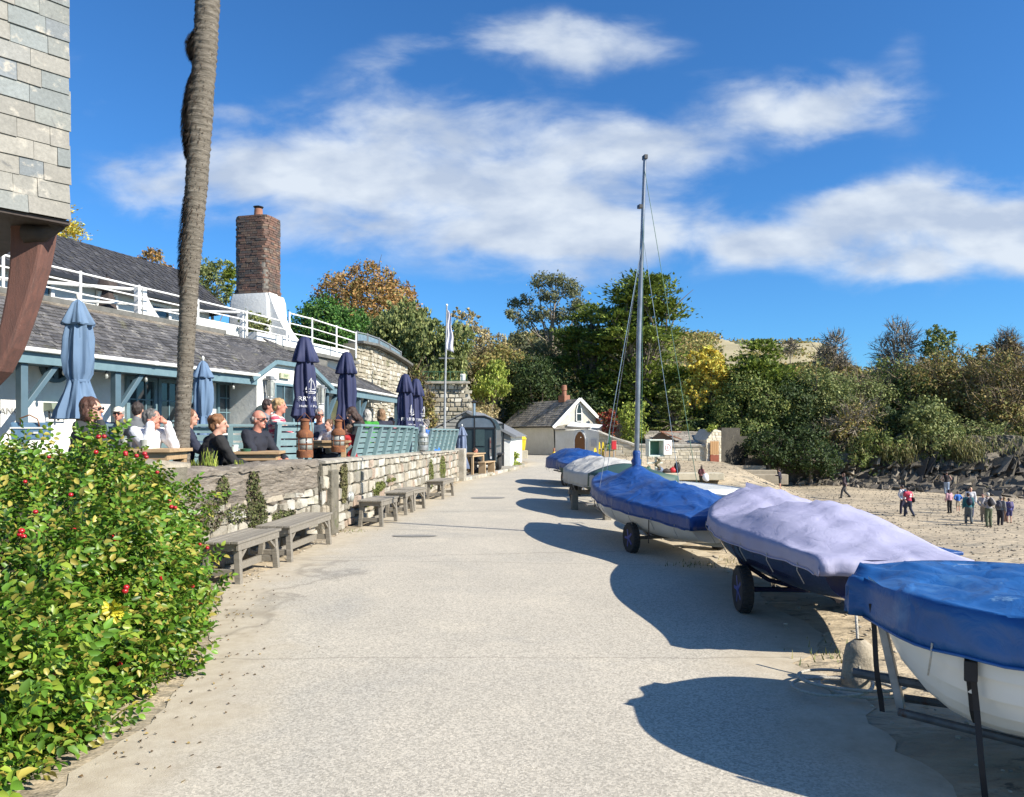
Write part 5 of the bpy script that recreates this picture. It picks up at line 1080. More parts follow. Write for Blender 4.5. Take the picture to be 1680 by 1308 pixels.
def twig_mesh(name, lobes, n, tl, tw, mt, parent, seed=0, inner=.2, up=.35, forks=3):
    r = np.random.default_rng(seed); C = np.array([l[0] for l in lobes], float); S = np.array([l[1] for l in lobes], float); w = S.prod(1)**.67; w /= w.sum()
    m = n//(forks+1); li = r.choice(len(lobes), m, p=w); d = unit(r.normal(size=(m, 3))+np.array([0, 0, up])); rad = inner+(1-inner)*r.random(m)**.5
    p0 = C[li]+d*S[li]*rad[:, None]*.85; dd = unit(d+r.normal(size=(m, 3))*.45+np.array([0, 0, up*.7])); L = tl*(.6+.8*r.random(m)); Ps = [p0]; Es = [p0+dd*L[:, None]]; Ws = [np.full(m, tw)]
    for f in range(forks):
        a = p0+dd*(L*(.25+.6*r.random(m)))[:, None]; e = a+unit(dd+r.normal(size=(m, 3))*.6)*(L*.6*(.6+.6*r.random(m)))[:, None]; Ps.append(a); Es.append(e); Ws.append(np.full(m, tw*.65))
    A = np.concatenate(Ps); E = np.concatenate(Es); W = np.concatenate(Ws); N = len(A); b = unit(np.cross(E-A, r.normal(size=(N, 3))))*W[:, None]
    V = np.stack([A-b, A+b, E+b*.25, E-b*.25], 1).reshape(-1, 3); return np_mesh(name, V, np.arange(4*N).reshape(-1, 4), mt, parent)
def auto_lobes(w, h, z0, rnd, n=7, dw=None):
    dw = dw or w; L = [((0, 0, z0+h*.45), (w*.34, dw*.34, h*.36))]
    for i in range(n):
        a = 2*math.pi*i/n+rnd.uniform(-.3, .3); q = rnd.uniform(.45, .78); zz = rnd.uniform(.22, .80)
        k = math.sqrt(max(.1, 1-((zz-.45)/.62)**2)); L.append(((w*.36*q*1.25*k*math.cos(a), dw*.36*q*1.25*k*math.sin(a), z0+h*zz), (w*rnd.uniform(.15, .24), dw*rnd.uniform(.15, .24), h*rnd.uniform(.14, .22))))
    L.append(((rnd.uniform(-.08, .08)*w, 0, z0+h*.83), (w*.2, dw*.2, h*.16))); return L
def tree(name, label, px, top, bot, wpx, d, mt, cat='tree', mode='round', n=None, leafpx=4.4, seed=0, group=None, bark='bark', lob=7, dens=1., trunk=True, clump=.16, shell=.7, twig=None, lobes=None, twign=0, bare=False, per=24, aspect=.55):
    s = F/d; x = (px-CX)/s; z1 = EYE-(top-HY)/s; z0 = EYE-(bot-HY)/s; gz0 = gz(x, d); rnd = random.Random(seed*7+3)
    t = thing(name, label, cat, (x, d, gz0), group=group); w = wpx/s; h = z1-z0; zb = z0-gz0
    L = lobes(w, h, zb, rnd) if lobes else auto_lobes(w, h, zb, rnd, lob)
    if n is None: n = int(.62*wpx*(bot-top)*dens)
    n = min(n, 36000)
    if not bare: leaves('crown', L, n, leafpx/s, M_[mt], t, seed=seed, mode=mode, clump=clump, shell=shell, per=per, aspect=aspect)
    if trunk: limbs('trunk', (0, 0, 0), L, max(.05, w*.028), M_[bark], t, seed=seed, trunk_top=Vector((0, 0, max(.3, zb+h*.35))), sub=3 if twign or bare else 2)
    if twign: twig_mesh('twigs', L, twign, h*.16, .75/s, M_[twig or 'twig'], t, seed=seed)
    return t
gb = 'trees on the slopes behind'
# left: behind the inn
tree('palm_like_shrub', 'yellow-green cordyline tuft showing beside the chimney', 378, 424, 500, 26, 27, 'leaf_lime', cat='shrub', mode='spray', seed=1, trunk=False, leafpx=9, aspect=.2)
tree('hill_shrub', 'olive shrub left of the chimney above the slate ridge', 345, 425, 505, 90, 33, 'leaf_olive', cat='shrub', seed=2)
tree('hill_shrub', 'rust-leaved low shrub behind the ridge left of the palm', 245, 408, 450, 70, 36, 'leaf_autumn', cat='shrub', seed=3)
tree('conifer', 'yellow-tipped conifer peeping out behind the slate-hung corner', 88, 325, 412, 105, 24, 'leaf_yellow', mode='spray', seed=4, clump=.2, dens=.8)
tree('laurel_hedge', 'dense dark green rounded hedge right of the chimney', 535, 488, 590, 165, 44, 'leaf_laurel', cat='hedge', seed=5, dens=1.4, leafpx=5)
tree('autumn_tree', 'large dome-shaped tree turning rusty brown on the skyline', 615, 432, 560, 185, 62, 'leaf_autumn', seed=6, leafpx=4.5, dens=1.5, lob=10, clump=.1)
tree('evergreen_tree', 'grey-green evergreen tree below the rusty dome-shaped tree', 655, 487, 640, 150, 52, 'leaf_olive', seed=7, dens=1.3, lob=9, clump=.11, mode='hang', leafpx=6)
tree('evergreen_tree', 'grey-green evergreen tree just left of the flagpole', 716, 528, 660, 135, 50, 'leaf_olive', seed=8, dens=1.3, clump=.11, mode='hang', leafpx=6)
tree('evergreen_tree', 'shorter grey-green bush over the glass balustrade', 600, 560, 640, 110, 48, 'leaf_olive', cat='bush', seed=81, dens=1.2)
tree('pale_autumn_tree', 'thin pale autumn tree right of the flag', 765, 503, 570, 75, 85, 'leaf_pale', seed=9, dens=.55, clump=.08, shell=.5)
tree('pale_autumn_tree', 'straw-coloured shrubby tree on the slope right of the flag', 795, 532, 600, 80, 78, 'leaf_pale', seed=10, dens=.8)
tree('hill_shrub', 'brownish bush on the slope between the flagpole and the eucalyptus', 815, 565, 640, 110, 74, 'leaf_brown', cat='bush', seed=11)
tree('hill_shrub', 'dark olive bush filling the slope right of the stone tower wall', 860, 585, 665, 120, 76, 'leaf_mid', cat='bush', seed=12)
tree('lime_shrub', 'bright yellow-green bush beside the stone tower wall', 808, 590, 662, 80, 56, 'leaf_lime', cat='bush', seed=13, dens=1.2, mode='hang')
tree('dry_shrub', 'straw-coloured dry bush between the tower wall and the cottage roof', 800, 640, 690, 50, 56, 'leaf_pale', cat='bush', seed=14)
def euc_lobes(w, h, z, rnd):
    spec = [(-.45,.66,.09),(-.38,.80,.08),(-.27,.86,.09),(-.12,.97,.12),(.05,.99,.11),(.18,.90,.12),(-.02,.84,.10),(-.30,.60,.10),(-.15,.68,.11),(.08,.70,.13),(.28,.74,.12),(-.36,.46,.10),(.0,.5,.15),(.22,.5,.16),(-.2,.36,.16),(.1,.28,.2)]
    return [((w*a, w*rnd.uniform(-.2, .2), z+h*b), (w*c*1.1, w*c*1.1, h*c*.6)) for a, b, c in spec]
tree('eucalyptus', 'airy eucalyptus with separate leaf clusters on long pale limbs', 905, 460, 640, 150, 84, 'leaf_eucalypt', seed=15, lobes=euc_lobes, dens=1.0, clump=.2, bark='bark_pale', leafpx=3.8, shell=.3)
def cyp_lobes(w, h, z, rnd):
    L = []
    for i in range(44):
        zz = rnd.random()**.8; half = .5*(1-.55*max(0, zz-.35)/.65)*(.75+.25*math.sin(zz*17)); q = rnd.uniform(-1, 1); a = rnd.uniform(0, 6.3)
        L.append(((w*half*q, w*.35*rnd.uniform(-1, 1)*(1-.5*zz), z+h*zz), (w*rnd.uniform(.10, .17), w*.13, h*rnd.uniform(.035, .06))))
    for zz in (.15, .35, .55, .72): L.append(((0, w*.1, z+h*zz), (w*.34*(1.1-zz*.6), w*.26, h*.14)))
    return L
tree('cypress', 'huge dark spreading cypress with layered horizontal sprays behind the mast', 1052, 462, 712, 215, 74, 'leaf_cypress', seed=16, lobes=cyp_lobes, mode='spray', n=34000, clump=.25, leafpx=7.5, shell=.5, aspect=.4)
tree('cypress', 'lower dark cypress joining the eucalyptus to the huge one', 968, 500, 705, 190, 78, 'leaf_cypress', seed=17, lobes=cyp_lobes, mode='spray', n=22000, clump=.23, leafpx=6.5, shell=.5, aspect=.4)
tree('conifer', 'sunlit green conifer low against the cypress, right of the mast', 1105, 640, 720, 80, 66, 'leaf_mid', seed=18, mode='spray', lobes=cyp_lobes, dens=1.3, clump=.3)
tree('golden_tree', 'glowing yellow autumn tree right of the cypress', 1165, 566, 690, 86, 71, 'leaf_yellow', seed=19, dens=1.6, clump=.1, leafpx=4.5)
tree('golden_tree', 'smaller straggling yellow tree below the glowing one', 1135, 622, 700, 70, 70, 'leaf_yellow', seed=191, dens=.45, clump=.09, leafpx=4.5, shell=.4)
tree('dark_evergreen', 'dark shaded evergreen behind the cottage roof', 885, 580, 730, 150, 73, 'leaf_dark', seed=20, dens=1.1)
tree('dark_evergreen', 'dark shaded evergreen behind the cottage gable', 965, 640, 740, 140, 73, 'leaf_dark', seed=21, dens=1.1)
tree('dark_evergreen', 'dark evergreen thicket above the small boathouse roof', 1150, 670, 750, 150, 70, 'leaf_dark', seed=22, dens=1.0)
tree('red_shrub', 'small crimson-leaved shrub right of the cottage gable', 998, 668, 722, 42, 64, 'leaf_red', cat='shrub', seed=23, dens=1.0)
tree('lime_shrub', 'light green bush just left of the mast behind the low wall', 1040, 655, 742, 52, 62, 'leaf_lime', cat='bush', seed=24, dens=1.0)
tree('lime_shrub', 'small bright green tuft on top of the boathouse pier', 1167, 697, 709, 24, 59.5, 'leaf_lime', cat='bush', seed=25, trunk=False, dens=2)
# right: wooded slope
tree('dark_conifer', 'dark pointed conifer right of the golden tree', 1252, 553, 720, 125, 70, 'leaf_cypress', seed=26, mode='spray', n=13000, clump=.2, leafpx=6.5, lob=9)
tree('green_tree', 'leafy green tree leaning over the top of the beach', 1225, 610, 745, 150, 67, 'leaf_mid', seed=27, dens=1.0)
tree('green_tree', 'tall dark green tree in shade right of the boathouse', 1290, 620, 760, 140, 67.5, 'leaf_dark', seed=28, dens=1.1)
tree('olive_tree', 'olive-green tree with brownish top, right of the dark conifer', 1335, 598, 760, 130, 68, 'leaf_olive', seed=29, dens=.9)
tree('round_bare_tree', 'round nearly bare tree standing up on the skyline', 1367, 548, 640, 62, 96, 'leaf_pale', seed=30, bare=True, twign=2600, twig='twig_grey', bark='bark_pale')
tree('bare_tree', 'small windswept bare tree on the field edge skyline', 1297, 556, 585, 32, 130, 'leaf_pale', seed=31, bare=True, twign=900, twig='twig_grey')
tree('bare_tree', 'whitish bare tree rising beside the tall ivy-dark tree on the skyline', 1470, 530, 640, 62, 84, 'leaf_pale', seed=32, bare=True, twign=2600, twig='twig_grey', bark='bark_pale')
tree('skyline_tree', 'dark knobbly tree highest on the right skyline', 1535, 533, 620, 62, 82, 'leaf_mid', seed=33, dens=1.0)
tree('skyline_tree', 'small dark tree on the skyline near the right edge', 1618, 562, 620, 60, 84, 'leaf_brown', seed=34, dens=1.0)
tree('brown_thicket_tree', 'broad brown twiggy tree on the slope right of the olive tree', 1400, 610, 745, 140, 70, 'leaf_olive', seed=35, dens=1.0, twign=1400)
tree('brown_thicket_tree', 'greenish brown tree under the whitish bare tree', 1470, 585, 720, 150, 74, 'leaf_mid', seed=36, dens=.8, twign=1800)
tree('brown_thicket_tree', 'wide tangled brown tree on the upper slope at far right', 1560, 575, 720, 180, 72, 'leaf_brown', seed=37, dens=.9, twign=1600)
tree('brown_thicket_tree', 'brown tree cut by the right edge of the picture', 1645, 575, 760, 150, 68, 'leaf_brown', seed=38, dens=.8, twign=2800)
tree('brown_thicket_tree', 'low bare-branched tree overhanging the rocks in the middle', 1390, 655, 765, 150, 65.5, 'leaf_brown', seed=39, dens=.5, twign=3400, twig='twig_grey')
tree('ivy_bush', 'dense sunlit ivy bush crowning the cliff', 1525, 652, 765, 130, 63, 'leaf_olive', cat='bush', seed=40, dens=1.2, leafpx=5)
tree('ivy_bush', 'dark green ivy bush in the hollow left of the sunlit one', 1455, 665, 750, 90, 65.5, 'leaf_dark', cat='bush', seed=41, dens=1.2)
tree('ivy_bush', 'green bush with light edge above the dark cliff foot', 1425, 705, 785, 125, 63.2, 'leaf_mid', cat='bush', seed=42, dens=1.0)
tree('ivy_bush', 'olive bush on the right part of the cliff edge', 1610, 690, 770, 130, 63.5, 'leaf_olive', cat='bush', seed=43, dens=1.0, twign=900)
tree('ivy_bush', 'dark bush hanging over the back of the beach', 1330, 700, 785, 120, 61.0, 'leaf_dark', cat='bush', seed=44, dens=1.0)
tree('ivy_bush', 'shaded green bush at the back corner of the beach', 1262, 700, 768, 105, 60.9, 'leaf_dark', cat='bush', seed=45, dens=1.0)
tree('green_tree', 'mid green tree between the skyline trees on the right', 1510, 600, 660, 110, 78, 'leaf_mid', seed=46, dens=.9)
tree('right_edge_tree', 'tall thin-leaved tree at the right edge skyline', 1655, 548, 640, 50, 78, 'leaf_pale', seed=47, dens=.4, twign=2400)
# ground cover on the slopes
def scrub(name, label, spots_, mt, leafpx, seed):
    r = np.random.default_rng(seed); V = []; N = 0
    P_ = []; S_ = []
    rnd = random.Random(seed)
    for (px0, px1, d0, d1, n, hh) in spots_:
        for _ in range(n):
            d = rnd.uniform(d0, d1); x = XD(rnd.uniform(px0, px1), d)
            if d < hill_y(x)+.4: continue
            h = rnd.uniform(.3, 1)*hh; P_.append((x, d, gz(x, d)+h*.45)); S_.append((h*rnd.uniform(.7, 1.3), h*.8, h*.55))
    P_ = np.array(P_); S_ = np.array(S_); m = len(P_); per = 16; k = np.repeat(np.arange(m), per); n = len(k)
    od = unit(r.normal(size=(n, 3))+np.array([0, -.2, .5])); p = P_[k]+od*S_[k]*(.5+.55*r.random(n))[:, None]; s = leafpx*p[:, 1]/F*(.6+.8*r.random(n))
    nrm = unit(od*.7+r.normal(size=(n, 3))*.8); t = unit(np.cross(nrm, r.normal(size=(n, 3)))); b = np.cross(nrm, t)*(s*.5)[:, None]*.55; t = t*(s*.5)[:, None]
    V = np.stack([p-t, p+b, p+t, p-b], 1).reshape(-1, 3)
    o = np_mesh(name, V, np.arange(4*n).reshape(-1, 4), M_[mt]); return tag(o, label, 'undergrowth', kind='stuff')
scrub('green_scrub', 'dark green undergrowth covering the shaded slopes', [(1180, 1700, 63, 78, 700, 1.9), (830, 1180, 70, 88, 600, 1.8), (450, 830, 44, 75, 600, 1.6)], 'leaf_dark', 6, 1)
scrub('brown_scrub', 'brownish olive undergrowth covering the upper slopes', [(1180, 1720, 70, 110, 1000, 2.0), (780, 1180, 84, 120, 500, 2.0), (450, 830, 60, 95, 450, 1.9)], 'leaf_brown', 6, 2)
scrub('hedgerow', 'bare brown hedgerow along the far field skyline', [(1345, 1710, 105, 200, 700, 2.2), (1100, 1175, 150, 235, 260, 3.5), (1100, 1350, 222, 235, 300, 4.0), (780, 1120, 200, 235, 260, 4.0), (1215, 1350, 150, 160, 60, 3.0), (1120, 1330, 232, 250, 260, 3.0), (820, 900, 225, 245, 160, 3.0), (1400, 1700, 100, 130, 300, 2.0)], 'leaf_brown', 5, 3)
# rocks and cliff
D('rock', (.13,.11,.085), (.075,.065,.052), rough=.9, scale=1.2, pal=[(.16,.135,.10),(.10,.088,.07),(.22,.185,.14),(.075,.065,.055),(.13,.11,.08),(.27,.23,.175)], island=.25, bump=.6, bscale=6, bdist=.05, spots=((.16,.14,.05),1.5,.62,.75))
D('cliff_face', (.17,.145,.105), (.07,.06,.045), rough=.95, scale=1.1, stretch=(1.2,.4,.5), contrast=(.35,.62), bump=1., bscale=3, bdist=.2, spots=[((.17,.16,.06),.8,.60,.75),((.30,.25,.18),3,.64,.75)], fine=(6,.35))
rows = []
for j in range(25):
    r = []
    for i in range(221):
        x = 18.5+i*.16; yl = hill_y(x)-.3; z = -3.3+5.6*(j/24)
        f = mn.noise((x*.8-z*.9, z*.28, 2))*1.1+mn.noise((x*2.6-z*3, z*.5, 5))*.45+mn.noise((x*7-z*8, z*1.5, 9))*.12; cave = -.9*math.exp(-((z+2.6)/.6)**2)
        low = 0 if x > 25 else (25-x)*.10
        r.append(Vector((x, yl+1.2*(j/24)**1.6*2+f-cave*.6, min(z, 1.4+.5*mn.noise((x*.5, 0, 0))-low*2.6))))
    rows.append(r)
mb = MB(); mb.grid(rows); tag(mb.build('cliff', M_['cliff_face'], fixn=False), kind='structure')
rnd = random.Random(12); mb = MB()
def slabrock(c, L, w, h, lean, yaw):
    M = Matrix.Rotation(yaw, 3, 'Z') @ Matrix.Rotation(lean, 3, 'Y'); pts = []
    for z in (-.5, .5):
        for x, y in ((-.5, -.5), (.5, -.5), (.5, .5), (-.5, .5)): k = .55 if z > 0 else 1; pts.append(M @ Vector(((x*k+rnd.uniform(-.15, .15))*w, (y*k+rnd.uniform(-.15, .15))*L, (z+rnd.uniform(-.2, .2))*h))+c)
    mb.hexa(pts[:4], pts[4:])
for _ in range(1700):
    x = rnd.uniform(21, 50); q = rnd.random()**1.7; y = hill_y(x)-.1-q*(2.5+max(0, x-26)*.62)
    if y < 40: continue
    hgt = (.5+1.1*(1-q)**2)*rnd.uniform(.3, 1); slabrock(Vector((x, y, gz(x, y)+hgt*.25+.6*(1-q)**3)), rnd.uniform(.3, 1.5), rnd.uniform(.10, .45), hgt*1.3, R(rnd.gauss(45, 18)), R(rnd.gauss(20, 35)))
for _ in range(700):
    x = rnd.uniform(22, 46); y = hill_y(x)+rnd.uniform(-.9, .3); z = rnd.uniform(-3, -.6); slabrock(Vector((x, y-.35, z)), rnd.uniform(.4, 1.6), rnd.uniform(.08, .28), rnd.uniform(.4, 1.9), R(rnd.gauss(42, 16)), R(rnd.gauss(10, 25)))
tag(mb.build('beach_rocks', M_['rock'], fixn=False), 'jumble of dark slanting slate rocks at the foot of the cliff', 'rocks', kind='stuff')
# grass hanging over the cliff edge
def hang_grass(px0, px1, d, z, n, seed):
    r = np.random.default_rng(seed); x = XD(r.uniform(px0, px1, n), d); p = np.stack([x, np.array([hill_y(a)-.9 for a in x])+r.normal(size=n)*.5, z+r.normal(size=n)*.45], 1)
    t = unit(np.array([0, -.4, -1.])+r.normal(size=(n, 3))*.3)*(.35*(.5+r.random(n)))[:, None]; b = unit(np.cross(t, r.normal(size=(n, 3))))*.035
    return np.stack([p-b, p+b, p+t+b*.2, p+t-b*.2], 1).reshape(-1, 3)
V = np.concatenate([hang_grass(1440, 1490, 62, .2, 1100, 1), hang_grass(1565, 1605, 60, .3, 1000, 2), hang_grass(1500, 1680, 60, .9, 500, 3), hang_grass(1390, 1430, 62, .4, 300, 4)])
tag(np_mesh('hanging_grass', V, np.arange(len(V)).reshape(-1, 4), fol('dry_grass', [(.17,.15,.055),(.12,.125,.04),(.20,.17,.08),(.08,.09,.03)])), 'yellowish grass hanging over the cliff edge', 'grass', kind='stuff')
# ------------------------------------------------------------ cottage
ct = thing('cottage', 'white cottage with mossy slate roof, pointed gable window and brown arched door', 'building', (0, 0, 0))
k0 = Vector((XD(910, 63), 63, 0)); k1 = Vector((XD(826, 71), 71, 0)); k2 = Vector((XD(988, 64.5), 64.5, 0))      # corner, far end of long side, right end of gable
s63 = F/63; ze = EYE+(HY-697)/s63; zr = EYE+(HY-655)/s63*1.02
gx = (k2-k0).normalized(); lx = (k1-k0).normalized()
def wall3(mb, a, b, z0, z1, th=.3):
    d = (b-a).normalized(); n = Vector((d.y, -d.x, 0)); q = [a, b, b-n*th, a-n*th]; mb.hexa([p+Zv*z0 for p in q], [p+Zv*z1 for p in q])
kb = k2+(k1-k0)
mb = MB(); mb.prism([k0+Zv*-1, k1+Zv*-1, kb+Zv*-1, k2+Zv*-1], Zv*(ze+1)); mb.build('wall', M_['white_wall'], ct)
gm = (k0+k2)/2; rdg0 = gm+Zv*zr; rdg1 = gm+(k1-k0)*1.0+Zv*zr
ov = Vector((gx.y, -gx.x, 0))*.25
mb = MB(); mb.prism([k0+Zv*ze, k2+Zv*ze, rdg0-Zv*.1], -ov*1.2); mb.build('gable', D('lichen_render', (.62,.60,.53), (.52,.50,.42), rough=.9, scale=2, spots=((.30,.28,.18),3.5,.58,.7)), ct)
clad([k0+Zv*(ze-.12)+ov-gx*.2, k1+Zv*(ze-.12)-gx*.2, rdg1, rdg0+ov][0:4], M_['slate_old'], ct, 'roof', cw=.45, ch=.28, seed=31)
mb = MB(); mb.prism([k2+Zv*(ze-.1)+ov+gx*.2, k2+(k1-k0)+Zv*(ze-.1)+gx*.2, rdg1, rdg0+ov], Zv*-.06); mb.build('back_roof', M_['slate_old'], ct)
mb = MB(); mb.bar(k0+Zv*(ze-.25)+ov*1.1-gx*.25, rdg0+ov*1.15, .10, .26); mb.bar(rdg0+ov*1.15, k2+Zv*(ze-.15)+ov*1.1+gx*.3, .10, .26); mb.build('barge_board', M_['white_paint'], ct)
mb = MB(); mb.bar(k0+Zv*(ze-.2)-gx*.25, k1+Zv*(ze-.2)-gx*.25, .1, .1); mb.build('gutter', M_['black_metal'], ct)
mb = MB(); mb.tube([k0+Vector((-.1, -.12, ze-.2)), k0+Vector((-.05, -.14, ze-.5)), k0+Vector((.05, -.14, -.3))], .05, 6); mb.build('downpipe', M_['black_metal'], ct)
cpos = gm+(k1-k0)*.25+Zv*(zr-.1); mb = MB(); mb.box(cpos+Zv*.2, (1.0, .6, .6), rz=math.atan2(lx.y, lx.x)); mb.build('chimney_stack', M_['terracotta'], ct, bevel=.03)
mb = MB(); mb.lathe([(.22, .4), (.2, .9), (.25, .95), (.22, 1.35), (.17, 1.4)], c=cpos, seg=12); mb.build('chimney_pot', M_['terracotta'], ct)
gn = Vector((gx.y, -gx.x, 0)); gc = gm+gn*.03
mb = MB(); ww, z0w, z1w = .24, ze+.30, ze+1.25
arch = [gc+gx*x+Zv*z for x, z in [(-ww, z0w), (ww, z0w), (ww, z1w), (ww*.55, z1w+.4), (0, z1w+.62), (-ww*.55, z1w+.4), (-ww, z1w)]]
mb.prism(arch, gn*.03); w_ = mb.build('window', M_['dark_glass'], ct)
mb = MB(); 
for a, b in zip(arch, arch[1:]+arch[:1]): mb.bar(a+gn*.05, b+gn*.05, .06, .05, up=gn)
mb.bar(gc+gn*.05-gx*ww+Zv*(z0w+.65), gc+gn*.05+gx*ww+Zv*(z0w+.65), .07, .06); mb.build('frame', M_['white_paint'], w_)
# porch wall in front, curving into the garden wall
pw = [k0+gn*.3, k0+gn*.9+gx*1.2, k0+gn*1.3+gx*2.6, k0+gn*1.3+gx*3.6]; tops = [2.25, 2.3, 2.32, 2.3]
pa = Vector((XD(911, 62.4), 62.4, 0)); pb = Vector((XD(940, 61.4), 61.4, 0)); pc = Vector((XD(962, 60.8), 60.8, 0)); pd = Vector((XD(983, 60.2), 60.2, 0)); pe = Vector((XD(1005, 59.8), 59.8, 0)); pf = Vector((XD(1042, 59.4), 59.4, 0)); pg = Vector((XD(1165, 59.2), 59.2, 0))
def zy(py, d): return EYE+(HY-py)*d/F
mb = MB()
for a, b, ya, yb in ((pa, pb, 706, 706), (pb, pc, 706, 704), (pc, pd, 704, 708)):
    d = (b-a).normalized(); n = Vector((d.y, -d.x, 0)); q = [a, b, b-n*.5, a-n*.5]; za, zb_ = zy(ya, a.y), zy(yb, b.y); mb.hexa([p+Zv*-1 for p in q], [q[0]+Zv*za, q[1]+Zv*zb_, q[2]+Zv*zb_, q[3]+Zv*za])
mb.build('entrance_wall', M_['white_wall'], ct, bevel=.0)
mb = MB(); q = [pa-gn*0+Vector((-.1, -.25, zy(706, 62))), pc+Vector((.2, -.25, zy(703.5, 61))), pc+Vector((.6, 1.6, zy(699, 62))), pa+Vector((.2, 1.2, zy(698, 63)))]; mb.prism(q, Zv*.08); mb.build('lean_to_roof', M_['slate_old'], ct)
mb = MB(); mb.prism([Vector((XD(930, 62.5), 62.5, zy(699, 62.5))), Vector((XD(982, 61.2), 61.2, zy(702, 61.2))), Vector((XD(988, 61.5), 61.5, zy(697, 61.5))), Vector((XD(936, 62.9), 62.9, zy(692, 62.9)))], Vector((0, -.35, -.02))); mb.build('white_canopy', M_['white_paint'], ct)
dn_ = (pc-pb).normalized(); dnn = Vector((dn_.y, -dn_.x, 0)); dc = pb.lerp(pc, .55)+dnn*.03; zg = zy(753, dc.y); hw = .46
ar = [(-hw, zg), (hw, zg), (hw, zg+1.5), (hw*.8, zg+1.85), (hw*.4, zg+2.12), (0, zg+2.22), (-hw*.4, zg+2.12), (-hw*.8, zg+1.85), (-hw, zg+1.5)]
mb = MB(); mb.prism([dc+dn_*x+Zv*z for x, z in ar], dnn*.05); dr = mb.build('arched_door', M_['door_brown'], ct)
mb = MB(); A_ = [dc+dnn*.05+dn_*x*1.12+Zv*(zg+(z-zg)*1.04) for x, z in ar]; [mb.bar(a, b, .10, .08, up=dnn) for a, b in zip(A_[1:], A_[2:]+A_[:1])]; mb.build('door_surround', M_['white_paint'], dr)
mb = MB(); mb.ell(dc+dnn*.1+dn_*.1+Zv*(zg+1.75), (.05, .05, .05), seg=6, ring=4); mb.build('door_lamp', M_['white_paint'], dr)
mb = MB(); mb.box(pc.lerp(pd, .55)+Vector((0, -.06, zy(727, 60.6))), (.45, .03, .6), rz=math.atan2((pd-pc).y, (pd-pc).x)); tag(mb.build('notice', D('notice_grey', (.52,.53,.55))), 'pale notice fixed to the white wall right of the arched door', 'sign')
# garden wall of pale stone running right to the boathouse
gw = thing('garden_wall', 'sunlit pale stone wall sloping down from the cottage then running level to the boathouse', 'wall', (0, 0, 0))
segs = [(pd, pe, 709, 718), (pe, pf, 718, 730), (pf, pg, 730, 731)]
for i, (a, b, ya, yb) in enumerate(segs):
    za, zb_ = zy(ya, a.y), zy(yb, b.y); mb = MB(); wall_core(mb, a, b, .45, -2.2, 0, zf=lambda t: lerp(za, zb_, t)); mb.build('wall_core', M_['far_limestone'], gw)
    mb = MB(); masonry(mb, a, b, -1.6, max(za, zb_), rows_h=(.17,.26), w=(.3,.7), proud=.03, seed=40+i, gap=.012, topf=lambda t: lerp(za, zb_, t)-.05); mb.build('face_stones', M_['far_limestone'], gw)
    mb = MB(); rough_top(mb, a, b, .5, 0, over=.10, h=.14, amp=.04, zf=lambda t: lerp(za, zb_, t)+.02, step=.4); mb.build('coping', M_['coping_stone'], gw)
# boathouse roof with dormer and end pier with door
bh = thing('boathouse', 'low slate-roofed boathouse with a small dormer behind the pale stone wall', 'building', (0, 0, 0))
r0, r1 = Vector((XD(1060, 60.5), 59.9, zy(730, 59.9))), Vector((XD(1157, 59.9), 59.7, zy(727, 59.7)))
clad([r0, r1, Vector((r1.x+.2, 62.5, zy(708, 62.5))), Vector((r0.x+.1, 62.8, zy(707, 62.8)))], M_['slate_old'], bh, 'roof', cw=.5, ch=.3, seed=44)
mb = MB(); mb.bar(r0+Vector((0, 0, -.08)), r1+Vector((0, 0, -.08)), .1, .1); mb.build('gutter', M_['black_metal'], bh)
mb = MB(); dx = XD(1092, 60); 
mb.prism([Vector((dx-1.2, 60.3, zy(724, 60))), Vector((dx+1.0, 60.3, zy(724, 60))), Vector((dx-.2, 60.3, zy(710, 60)))], (0, 1.5, 0)); mb.build('dormer', D('rust_panel', (.16,.10,.06), rough=.9), bh)
mb = MB(); mb.bar((dx-.3, 60.2, zy(709, 60)), (dx+1.3, 60.2, zy(721, 60)), .4, .07); mb.bar((dx-.3, 60.9, zy(708, 60)), (dx+1.5, 61.2, zy(709, 60)), .3, .07); mb.build('ridge_tiles', M_['terracotta'], bh)
ep = thing('stone_pier', 'tall narrow stone gable pier holding a two-tone wooden door', 'building', (0, 0, 0))
e0, e1 = Vector((XD(1159, 59), 59, 0)), Vector((XD(1183, 59.4), 59.4, 0)); zb0 = zy(762, 59)
mb = MB(); d = (e1-e0).normalized(); n = Vector((d.y, -d.x, 0))
mb.prism([e0+Zv*zb0, e1+Zv*zb0, e1+Zv*zy(707, 59), e1.lerp(e0, .45)+Zv*zy(704, 59), e0+Zv*zy(722, 59)], -n*2.2); mb.build('wall', M_['far_limestone'], ep)
mb = MB(); masonry(mb, e0, e1, zb0, zy(707, 59), rows_h=(.17,.26), w=(.2,.45), proud=.03, seed=50, topf=lambda t: zy(722-14*min(1, t/.5), 59)); mb.build('face_stones', M_['far_limestone'], ep)
da, db = Vector((XD(1165.5, 58.9), 58.9, 0)), Vector((XD(1179.5, 58.95), 58.95, 0)); dd_ = (db-da).normalized(); zt_, zm_, zd_ = zy(724, 59), zy(746, 59), zy(759.5, 59)
mb = MB()
for i in range(4): a, b = da.lerp(db, i/4+.01), da.lerp(db, (i+1)/4-.01); mb.hexa([a+Zv*zm_, b+Zv*zm_, b+Zv*zm_-n*.05, a+Zv*zm_-n*.05], [a+Zv*zt_, b+Zv*zt_, b+Zv*zt_-n*.05, a+Zv*zt_-n*.05])
